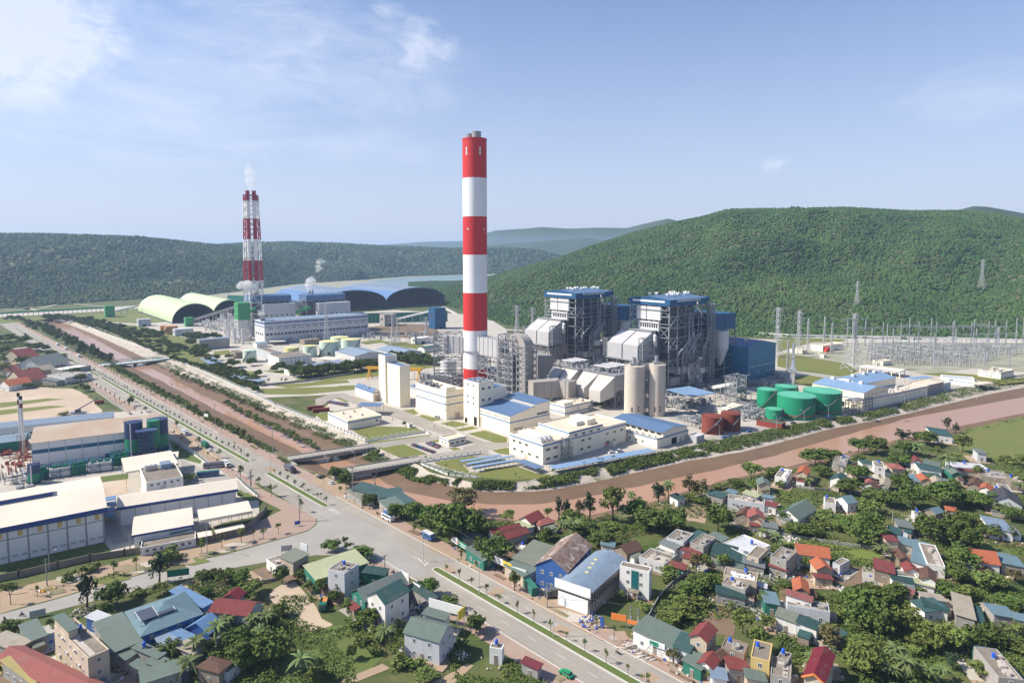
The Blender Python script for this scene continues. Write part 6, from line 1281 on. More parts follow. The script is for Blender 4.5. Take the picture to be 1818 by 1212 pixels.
bridge(((487,372),(1000,293)),(448,350),'concrete canal bridge with a framed pier, the farther one of the entrance pair');bridge(((800,478),(1345,388)),(745,447),'concrete canal bridge with grey parapets, the nearer one of the entrance pair',pier=.45)
P,L,W_=bridge(((722,662),(1165,615)),(700,650),'narrow pale green arched footbridge crossing the canal far up the road','1',1.0,'tank_pale','footbridge',.5,'light_clad')
m=MB()
for y in(-.3,W_+.3):
 for i in range(12):a,b=i/12,(i+1)/12;m.bar((L*a,y,1+2.2*sin(pi*a)),(L*b,y,1+2.2*sin(pi*b)),.5);m.bar((L*a,y,.3),(L*a,y,1+2.2*sin(pi*a)),.25)
m.build('arch_rib','silo_green',P)
def fence(path,label,h=1.6,base=.7,step=5,mat='wall_white',name='fence',infill='white_trim',cat='fence',group=None,post=.4,maxp=95,solid=False,z0=0.0):
 o=path[0];P=empty(name,(o.x,o.y,0),0,label,cat,group);tot=sum((b-a).length for a,b in zip(path,path[1:]));step=max(step,tot/maxp);m=MB();r=MB();pm_=None
 for a,b in zip(path,path[1:]):
  A,B=a-o,b-o;A.z=B.z=0;d=B-A;L=d.length;n_=max(1,round(L/step));d.normalize();q=Vector((-d.y,d.x,0))*.12;up=Vector((0,0,h if solid else base))
  m.add([A-q,B-q,B+q,A+q,A-q+up,B-q+up,B+q+up,A+q+up],[(4,5,6,7),(0,1,5,4),(1,2,6,5),(2,3,7,6),(3,0,4,7)])
  if not solid:
   for z in(h*.75,h*.97):r.bar(A+Vector((0,0,z)),B+Vector((0,0,z)),.07)
   k=max(1,int(L/.8))if L<400 else 0
   for i in range(k):p=A+d*(L*i/k);r.bar(p+Vector((0,0,base)),p+Vector((0,0,h)),.05)
  for i in range(n_+1):
   if pm_ is None:pm_=MB().box(-post/2,post/2,-post/2,post/2,0,h+.35).box(-post*.65,post*.65,-post*.65,post*.65,h+.36,h+.5).mesh('post',mat)
   c=bpy.data.objects.new('post',pm_);COL.objects.link(c);c.parent=P;c.location=A+d*(L*i/n_)
 m.build('base_wall',mat,P)
 if r.v:r.build('railing',infill,P)
 return P
fence([G(*p)for p in((307,639),(350,655),(460,705),(489,720),(649,783))],'long white pillar fence along the canal bank from the footbridge to the entrance',2.2,.9,4,post=.55);fence([G(*p)for p in((95,569.5),(133,569.5),(179,590),(294,631))],'white bank top fence beyond the footbridge',1.6,1.0,12)
fence(pq('s',[(455,830),(985,742),(1022,768)]),'white pillar fence beside the upper entrance road',2.2,.9,4,post=.55);fence(pq('s',[(1480,938),(940,1018),(945,1030),(1190,1130),(1445,1150)]),'white pillar fence around the lawn corner with the parallel shelters',2.2,.9,4,post=.55)
fence(pq('u',[(-250,900),(0,815),(280,772),(800,656),(1300,556),(1818,462)])+[G(1713,688)],'low concrete kerb fence along the canal side perimeter road',1.0,.5,12,mat='concrete',infill='steel')
fence(pq('c',[(-60,520),(130,485),(400,420),(620,370),(860,335),(1010,310),(1200,275),(1350,240),(1560,215),(1700,160),(1787,90),(1840,20)]),'dark weathered boundary wall along the side road below the left factory',2.6,2.6,8,mat='wall_brick',solid=True,name='boundary_wall',cat='wall')
fence(pq('b',[(1640,620),(1700,680),(1790,755)]),'white wall with green pickets beside the main road at the factory',2.2,.8,3,infill='silo_green',name='fence');fence(pq('b',[(1170,330),(1250,385),(1340,450),(1440,530)]),'cream wall with green pickets by the parked green truck',2,.8,3,infill='silo_green');fence(pq('1',[(590,800),(730,880),(760,910),(900,1000)]),'grey concrete wall at the edge of the sandy lot',2.4,2.4,10,mat='wall_grey',solid=True,name='boundary_wall',cat='wall')
fence(pq('4',[(750,1165),(1000,1140),(1270,1095)]),'long grey channel wall below the dark tree row',2.0,2,14,mat='wall_grey',solid=True,name='boundary_wall',cat='wall');fence(pq('w',[(60,790),(330,835),(640,880),(730,890)]),'rough stone garden wall crossing the green fields',1.4,1.4,8,mat='wall_grey',solid=True,name='garden_wall',cat='wall')
fence(pq('v',[(735,690),(820,705),(900,710),(950,740),(1010,770)]),'low garden wall around the brown yard by the lane bend',1.2,1.2,5,mat='wall_grey',solid=True,name='garden_wall',cat='wall');fence(pq('v',[(190,790),(270,640),(380,520),(480,460)]),'grey lane wall beside the narrow three storey house',1.6,1.6,6,mat='wall_grey',solid=True,name='garden_wall',cat='wall');fence(pq('v',[(1075,880),(1330,930),(1400,950)]),'cream wall in front of the long white house',1.1,1.1,6,mat='wall_beige',solid=True,name='garden_wall',cat='wall');fence(pq('v',[(980,490),(1100,500),(1200,510)]),'white gate posts wall before the paved court',1.4,.8,2.5,mat='wall_white');fence(pq('w',[(130,460),(330,490),(560,500),(720,540)]),'old stone wall below the white walled houses',1.2,1.2,8,mat='wall_grey',solid=True,name='garden_wall',cat='wall')
fence([G(*p)for p in((1300,592),(1400,598),(1560,601),(1818,607),(2000,611))],'long white retaining wall at the foot of the forested hill',4,4,30,mat='wall_white',solid=True,name='retaining_wall',cat='wall');fence(pq('d',[(150,480),(370,430),(380,400)]),'low wall around the sandy yard by the white shed',1.2,1.2,5,mat='wall_grey',solid=True,name='garden_wall',cat='wall')
def lamp(loc,h,rz,label,group='street lamps on the road median',arm=2.2,two=False):
 P=empty('street_lamp',loc,rz,label,'street lamp',group);MB().cyl((0,0),.13,0,h,.07,n=8).build('pole','galv',P)
 for s in((1,-1)if two else(1,)):MB().tube([(0,0,h-.1),(s*arm*.5,0,h+.45),(s*arm,0,h+.5)],.06,6).build('arm','galv',P);MB().box(min(s*arm,s*(arm+.8)),max(s*arm,s*(arm+.8)),-.16,.16,h+.42,h+.58).build('lamp_head','light_clad',P)
 return P
rz=atan2(RDN.y,RDN.x);sl_=[-12,22,57,90];k=0
for i,s in enumerate(sl_[::-1]):lamp(RD(s,0,.1),11,rz,'median street lamp on the near strip, %s from its junction end'%nth(i))
for i,s in enumerate((168,227)):lamp(RD(s,0,.1),11,rz,('median street lamp beside the zebra marks on the short strip','median street lamp at the far end of the short strip')[i])
for i in range(22):lamp(RD(262+i*36,0,.1),11,rz,'median street lamp on the far strip, %s beyond the gap'%nth(i))
for i,(t,x,b,tp,rz_,lb)in enumerate((('f',712,480,365,2.4,'lamp at the left end of the nearer bridge'),('f',900,400,330,2.4,'lamp standing on the middle of the nearer bridge'),('f',588,300,210,2.6,'lamp beside the farther bridge on the water side'),('f',1135,360,290,2.4,'lamp on the lawn edge between the two bridges'),('s',695,820,700,2.6,'lamp by the fence at the upper entrance road'),('s',812,585,435,2.6,'lamp at the foot of the windowless tower'),('s',997,660,520,2.6,'lamp in front of the striped cream block'),('s',1250,720,590,2.6,'lamp on the lawn before the transfer tower'),('s',1562,830,690,2.6,'lamp on the big lawn left of the office block'),('t',100,1020,820,2.8,'tall lamp on the lawn right of the parallel shelters'),('u',733,650,560,2.6,'lamp in front of the nearer brown tank'),('u',1150,600,485,2.6,'lamp beside the smallest green tank'),('u',1352,560,450,2.6,'lamp before the largest green tank'),('u',1530,520,415,2.6,'lamp before the right hand green tank'),('u',225,520,455,2.6,'lamp at the foot of the left concrete silo'),('8',975,1100,1040,2.6,'lamp in front of the long low cream wing'),('8',1130,1070,1010,2.6,'lamp in front of the grey filter house'),('8',1483,1065,985,2.6,'lamp on the canal road near the settling basins'),('b',1440,1150,930,-.6,'lamp on the verge in front of the factory corner'),('c',342,440,320,1.2,'lamp behind the wall above the green lawn'))):
 g=GQ(t,x,b);lamp(g,max(6,min(14,HT(g,Q(t,x,tp)[1]))),rz_,lb,None)
def upole(t,x,b,tp,label,arms=2):
 g=GQ(t,x,b);h=max(7,min(16,HT(g,Q(t,x,tp)[1])));P=empty('utility_pole',g,.8,label,'utility pole','concrete utility poles');MB().cyl((0,0),.24,0,h,.15,n=8).build('pole','wall_grey',P)
 for k in range(arms):MB().box(-1.1,1.1,-.08,.08,h-.6-k*1.3,h-.4-k*1.3).build('cross_arm','steel_dark',P)
 if arms>1:MB().box(-.35,.35,-.5,-.2,h-4.4,h-3.4).build('transformer_box','steel',P)
 return g+Vector((0,0,h))
UP=[upole('f',885,650,395,'tall pole at the left end of the canal side market'),upole('f',1037,640,485,'short wide armed pole among the green market roofs'),upole('f',515,800,620,'pole on the pink pavement at the factory corner'),upole('b',1740,690,572,'pole on the pavement beside the green picket wall',1),upole('b',905,1140,990,'pole at the gap between the two factory warehouses',1),upole('c',325,545,355,'pole behind the boundary wall above the verge',1),upole('e',825,930,760,'pole in the yard before the white shop front',1),upole('n',1340,440,320,'left of two poles before the narrow three storey house'),upole('n',1392,465,345,'right of two poles before the narrow three storey house'),upole('k',655,850,655,'pale pole standing inside the dense tree clump',1),upole('w',850,720,630,'pole behind the big tree right of the gardens',1),upole('f',180,570,440,'pole with trees at the picket fence end',1),upole('d',1120,380,300,'pole beside the dark green shed by the road',1),upole('1',1495,1085,910,'pole on the canal bank opposite the silos',1),upole('1',1197,920,770,'pole on the canal bank farther up',1),upole('f',330,330,150,'pole on the canal bank by the junction',1),upole('1',800,920,845,'pole on the left pavement near the sandy lot',1)]
def wire(a,b,label,sag=1.2):
 pts=[a.lerp(b,k/10)-Vector((0,0,sag*4*(k/10)*(1-k/10)))-a for k in range(11)];MB().tube(pts,.045,4).build('overhead_wire','steel_dark',None,label,'wire','overhead wires',None,a)
for i,(a,b)in enumerate(((0,1),(2,0),(1,6),(6,7),(7,8),(3,2),(0,15),(15,13),(13,14))):wire(UP[a],UP[b],'dark overhead wire slung between utility poles')
def car(loc,rz,mat,label,L=4.3,van=False,group=None):
 P=empty('car',loc,rz,label,'car',group);w=.88;h=1.0 if van else .78
 MB().prism([(-L/2,.3),(L/2,.3),(L/2,.72),(L*.42,.85),(-L*.46,.95),(-L/2,.85)],-w,w,'y').build('body',mat,P)
 top=1.9 if van else 1.45;MB().prism([(-L*.44,.94),(L*.24,.9),(L*.1,top),(-L*.34,top)],-w*.88,w*.88,'y').build('cabin','glass',P);MB().box(-L*.32,L*.09,-w*.82,w*.82,top+.005,top+.05).build('roof',mat,P)
 for x in(-L*.3,L*.3):
  for y in(-w,w):wh=MB().prism([(.33*cos(pi*i/6),.33*sin(pi*i/6))for i in range(12)],-.1,.1,'y').build('wheel','rubber',P);wh.location=(x,y,.33)
 for y in(-.6,.6):MB().box(L/2,L/2+.03,y-.15,y+.15,.6,.74).build('headlight','white_trim',P)
 return P
def truck(loc,rz,cab,box,label,L=8.5,kind='box',wd=1.2):
 P=empty('truck',loc,rz,label,'truck');MB().box(-L/2,L/2-.2,-.5,.5,.6,.95).build('chassis','steel_dark',P);MB().prism([(L/2-2,.7),(L/2,.7),(L/2,1.9),(L/2-.35,2.8),(L/2-2,2.8)],-wd,wd,'y').build('cab',cab,P);MB().box(L/2-.2,L/2+.02,-wd*.88,wd*.88,1.75,2.45).build('windscreen','glass',P)
 if kind=='box':MB().box(-L/2,L/2-2.2,-wd,wd,.96,3.3).build('cargo_box',box,P)
 else:MB().box(-L/2,L/2-2.3,-wd,wd,.96,1.1).box(-L/2,L/2-2.3,-wd,-wd+.12,1.1,2.1).box(-L/2,L/2-2.3,wd-.12,wd,1.1,2.1).box(L/2-2.42,L/2-2.3,-wd+.12,wd-.12,1.1,2.3).build('tipper_body',box,P);MB().box(-L/2+.2,L/2-2.6,-wd+.15,wd-.15,1.11,1.5).build('load','tipper_orange',P)
 for x in(-L*.36,-L*.2,L*.34):
  for y in(-wd+.1,wd-.1):wh=MB().prism([(.5*cos(pi*i/7),.5*sin(pi*i/7))for i in range(14)],-.14,.14,'y').build('wheel','rubber',P);wh.location=(x,y,.5)
 return P
ra=atan2(RDU.y,RDU.x)
truck(GQ('f',450,455),ra+pi,'car_dark','steel_dark','dark grey box truck on the main road before the farther bridge',10);truck(GQ('d',690,620),ra+2.5*0+2.55,'truck_green','truck_green','green tipper truck with orange load on the gravel yard',7.5,'tip');truck(GQ('b',1282,318),ra+pi,'car_white','grey_clad','white cabbed box truck beside the two large silos',8);truck(GQ('b',1425,405),ra+pi,'truck_green','truck_green','green canvas truck parked at the picket wall',8.5);truck(GQ('f',5,420),ra+pi,'car_white','grey_clad','grey truck at the left edge of the near carriageway',8);truck(GQ('e',868,860),ra+.9,'steel_dark','steel_dark','rusty dark box body parked in the yard by the blue hall',6);truck(GQ('1',400,520),ra+pi,'car_white','light_clad','pale truck far up the right carriageway, third before the footbridge',8);truck(GQ('1',460,550),ra+pi,'car_white','light_clad','pale truck far up the right carriageway, second before the footbridge',8);truck(GQ('1',548,602),ra+pi,'car_white','light_clad','pale truck on the right carriageway nearest the footbridge',8);truck(GQ('1',435,600),ra,'car_dark','steel_dark','dark truck far up the left carriageway',8);truck(GQ('1',175,450),ra,'car_dark','steel_dark','dark truck near the far end of the road',8)
car(GQ('n',890,782),ra,'car_green','green car parked beside a tree at the near carriageway edge',4.4);car(GQ('f',733,540),ra,'car_white','white car parked under the trees by the nearer bridge');car(GQ('b',1455,430),ra,'car_white','white car parked behind the green canvas truck');car(GQ('f',655,500),ra,'car_dark','dark car parked at the left end of the nearer bridge');car(GQ('t',1080,785),.5,'car_white','white car beside the right wing of the office block');car(GQ('t',1150,778),.5,'car_white','white van beside the right wing of the office block',5,True)
for i,(x,y)in enumerate(((770,650),(808,645),(950,605),(985,598),(1275,545),(1530,490))):car(GQ('u',x,y),.6,('car_blue','car_blue','car_blue','car_white','car_dark','car_white')[i],('blue car parked in front of the brown tanks, left one','blue car parked in front of the brown tanks, right one','blue vehicle on the canal road left of the pump shelter','white vehicle on the canal road left of the pump shelter','dark car parked between the green tanks and the road','white tanker parked before the right green tank')[i],4.6)
def container(g,rz,mat,label,L=12):P=empty('container',g,rz,label,'container');MB().box(-L/2,L/2,-1.25,1.25,.1,2.7).build('body',mat,P);MB().box(L/2,L/2+.06,-1.1,1.1,.2,2.6).build('door',mat,P)
container(GQ('f',625,25),.45,'container_red','dark red container by the fence, the farther of two');container(GQ('f',665,42),.45,'container_red','dark red container by the fence, the nearer of two');container(GQ('1',690,925),.3,'container_red','small red container at the corner of the sandy lot',6)
def bus(g,rz,mat,roof,label,L=11):P=empty('bus',g,rz,label,'bus');MB().box(-L/2,L/2,-1.2,1.2,.4,2.9).build('body',mat,P);MB().box(-L/2+.5,L/2-.5,-1.23,1.23,1.5,2.3).build('window_band','glass',P);MB().box(-L/2+.2,L/2-.2,-1.1,1.1,2.91,3.15).build('roof',roof,P);[setattr(MB().prism([(.45*cos(pi*i/6),.45*sin(pi*i/6))for i in range(12)],-.1,.1,'y').build('wheel','rubber',P),'location',(x,y,.45))for x in(-L*.3,L*.3)for y in(-1.2,1.2)]
bus(GQ('b',1445,608),.35,'car_blue','wall_green','blue bus with green roof parked in the factory yard');bus(GQ('b',1500,545),.35,'steel','steel_dark','grey bus with dark roof parked behind the blue bus',13);bus(GQ('f',1130,790),ra,'car_white','car_blue','white bus with blue roof under the big trees by the road',7);bus(GQ('f',1410,925),ra,'car_blue','light_clad','blue and white van half under the big trees',6)
bm=MB();bm.tube([(-.65+.3*cos(pi*i/5),0,.3+.3*sin(pi*i/5))for i in range(11)],.06,5).tube([(.65+.3*cos(pi*i/5),0,.3+.3*sin(pi*i/5))for i in range(11)],.06,5).bar((-.6,0,.45),(.4,0,.5),.22,.3).bar((-.6,0,.75),(.15,0,.78),.26,.12).bar((.65,0,.3),(.45,0,1.0),.1).bar((.45,-.3,1.02),(.45,.3,1.02),.06).bar((.3,0,.5),(.5,0,.85),.3,.12)
mk={}
def bike(g,rz,mat,label,group,s=1.0):
 if mat not in mk:mk[mat]=bm.mesh('motorbike',mat)
 o=bpy.data.objects.new('motorbike',mk[mat]);COL.objects.link(o);o.location=g;o.rotation_euler=(0,0,rz);o.scale=(s,s,s);return tag(o,label,'motorbike',group)
for(qd,n,lb,gp)in(([(845,862),(1050,935),(1085,925),(880,850)],44,'parked motorbike in the long row nearest the bridge','motorbikes parked in the long row'),([(980,848),(1090,895),(1130,870),(1040,832)],56,'parked motorbike in the packed block beside the gatehouse','motorbikes parked beside the gatehouse'),([(95,480),(290,520),(300,490),(130,465)],60,'parked motorbike in the yard behind the flat cream hall','motorbikes parked behind the cream hall')):
 q4=[GQ('s',*p)for p in qd]
 for i in range(n):u,v=(i//2+.5)/(n/2),(i%2+.5)/2;p=q4[0].lerp(q4[1],u).lerp(q4[3].lerp(q4[2],u),v);bike(p,1.0+R.uniform(-.2,.2),R.choice(('car_dark','car_dark','car_dark','steel_blue','car_blue','steel_dark','car_red','steel')),lb,gp,1.15)
def person(loc,rz,shirt,label,seated=False,sc=1.0):
 me=bpy.data.meshes.new('person');hp=.92 if not seated else .85
 V=[(0,0,hp),(0,0,hp+.3),(0,0,hp+.52),(0,0,hp+.62),(.02,0,hp+.8)];E=[(0,1),(1,2),(2,3),(3,4)];RR_=[.15,.15,.12,.06,.11]
 for s in(-1,1):
  b=len(V)
  if seated:V+=[(.02,s*.1,hp),(.42,s*.16,hp-.08),(.35,s*.16,hp-.5),(.47,s*.16,hp-.52)]
  else:V+=[(0,s*.1,hp-.05),(.05*s,s*.11,hp-.45),(.02*s-.05,s*.12,.06),(.1,s*.12,.04)]
  E+=[(0,b),(b,b+1),(b+1,b+2),(b+2,b+3)];RR_+=[.1,.075,.05,.045]
  b=len(V);V+=[(0,s*.19,hp+.5),(.05 if not seated else .15,s*.25,hp+.22),(.12 if not seated else .42,s*.22,hp+.02+(.12 if seated else 0)),(.15 if not seated else .5,s*.21,hp-.04+(.18 if seated else 0))];E+=[(2,b),(b,b+1),(b+1,b+2),(b+2,b+3)];RR_+=[.06,.045,.035,.03]
 me.from_pydata(V,E,[]);me.materials.append(M('skin'));o=bpy.data.objects.new('person',me);COL.objects.link(o);md=o.modifiers.new('skin','SKIN');md.use_smooth_shade=True
 for i,d in enumerate(me.skin_vertices[0].data):d.radius=(RR_[i],RR_[i]);d.use_root=i==0
 sb=o.modifiers.new('sub','SUBSURF');sb.levels=sb.render_levels=1
 o.location=loc;o.rotation_euler=(0,0,rz);o.scale=(sc,)*3;tag(o,label,'person')
 MB().cyl((0,0),.2,hp-.02,hp+.55,.19,n=12).build('shirt',shirt,o);MB().sphere((.01,0,hp+.86),.135,10,6).build('hair','cloth_dark',o)
 t=MB()
 for s in(-1,1):
  if seated:t.tube([(.02,s*.1,hp),(.44,s*.16,hp-.06),(.36,s*.16,hp-.45)],[.13,.1,.08],8)
  else:t.tube([(0,s*.1,hp),(.05*s,s*.11,hp-.45),(.02*s-.04,s*.12,.12)],[.13,.1,.08],8)
 t.build('trousers','cloth_dark',o);return o
for i,(t,x,y,rz_,mt,lb)in enumerate((('n',1252,632,ra,'car_dark','on the road beside the log pile'),('c',152,750,.3,'car_dark','on the side road at the far left'),('d',1180,385,ra+.3,'car_dark','at the road edge by the dark green shed'),('f',62,260,ra,'car_dark','on the far carriageway near the canal'),('f',90,295,ra,'car_red','on the far carriageway, nearer than the other'))):
 g=GQ(t,x,y,.05);bike(g,rz_,mt,'moving motorbike '+lb,None);person(g+Vector((cos(rz_)*-.15,sin(rz_)*-.15,.02)),rz_,('signs_white','car_blue','car_red','signs_white','car_blue')[i],'person in dark trousers riding the motorbike '+lb,True)
for i,(t,x,y,mt,lb)in enumerate((('f',250,765,'signs_white','in a white shirt in the factory corner yard'),('f',222,775,'car_dark','in a dark shirt in the factory corner yard'),('s',690,635,'car_dark','walking by the flat cream hall door'),('s',1065,695,'car_blue','walking on the plant road before the striped block'),('s',1320,700,'car_red','in red before the transfer tower door'),('s',1180,690,'car_blue','in blue on the small lawn before the striped block'))):person(GQ(t,x,y,.05),R.uniform(0,6),mt,'person '+lb)
def board(t,a,b,z0,z1,mat,label,posts=True,name='billboard',cat='billboard'):
 A,B=GQ(t,*a),GQ(t,*b);L=(B-A).length;P=empty(name,A,atan2((B-A).y,(B-A).x),label,cat);MB().box(0,L,-.1,.1,z0,z1).build('panel',mat,P)
 m=MB();k=max(1,int(L/2.2))
 for i in range(k+1):m.bar((L*i/k,.2,z0 if not posts else 0),(L*i/k,.2,z1),.09)
 for z in(z0+.1,z1-.1):m.bar((0,.2,z),(L,.2,z),.09)
 m.build('support_frame','steel',P)
 if mat=='sign_green' and z0==3:MB().box(L*.3,L*.9,-.14,-.11,z1-.9,z1-.6).build('white_bar','signs_white',P);MB().box(L*.35,L*.85,-.14,-.11,z0+.4,z0+.7).build('white_bar','signs_white',P);MB().box(L*.08,L*.2,-.14,-.11,z0+.7,z1-.4).build('red_mark','sign_red',P)
 if 'green shop sign on' in label:MB().box(.1,L*.6,-.14,-.11,z0+.15,z1-.15).build('green_field','sign_green',P);MB().cyl((0,0),.5,0,.03,n=14).build('round_mark','signs_white',P);P.children[-1].location=(.9,-.15,(z0+z1)/2);P.children[-1].rotation_euler=(pi/2,0,0)
 return P
board('e',(160,515),(205,545),3,5.5,'signs_white','white hoarding half beside the green shop sign by the road');board('e',(200,540),(272,590),3,5.2,'sign_green','green shop sign with white bars and red mark on the roadside');board('e',(410,640),(520,695),3,5.4,'signs_white','white sign board over the roadside stalls');board('e',(522,695),(580,725),3,5.2,'sign_yellow','yellow sign board over the roadside stalls');board('e',(580,725),(680,755),2.8,4.6,'signs_white','white and orange sign board right of the yellow one');board('e',(800,745),(888,815),6.5,9,'signs_white','slanting white framed billboard in front of the blue walled hall')
board('d',(395,300),(470,292),4,6.3,'grey_clad','translucent hoarding frame behind the small beige house');board('d',(528,295),(578,308),4.5,7.2,'signs_white','white gridded hoarding right of the translucent one');board('d',(1225,470),(1290,505),3,6,'signs_white','white advertising hoarding beside the dark green shed');board('d',(1310,545),(1368,580),3,5.5,'signs_white','plain white hoarding left of the round roadside tree');board('d',(1430,720),(1670,790),5,8,'signs_white','long white gridded hoarding on the roof edge of the cluttered yard');board('d',(1634,860),(1682,815),6.5,9.5,'sign_yellow','yellow framed billboard at the corner of the grey two storey house');board('n',(1205,440),(1310,462),2.6,4.6,'banner_orange','red arched gate banner of the narrow three storey house');board('n',(1318,480),(1385,495),3,4.2,'banner_orange','orange red banner on the gate right of the arch');board('v',(205,1010),(310,1050),3,4.6,'signs_white','white and green shop sign on the long green roofed row');board('c',(1155,510),(1305,490),1.5,4,'sign_green','dark green gantry sign by the feathery tree on the side road');board('f',(483,838),(520,832),.8,2.4,'sign_blue','small blue sign on the pink pavement corner');board('c',(205,770),(315,745),0.3,2.6,'grey_clad','grey metal gate at the side road edge',False,'gate','gate');board('1',(1418,1040),(1445,1045),3,5,'signs_white','small white road sign on the canal side pavement');board('n',(1130,448),(1152,455),.3,3.6,'sign_blue','upright blue sign beside the rubbish heap')
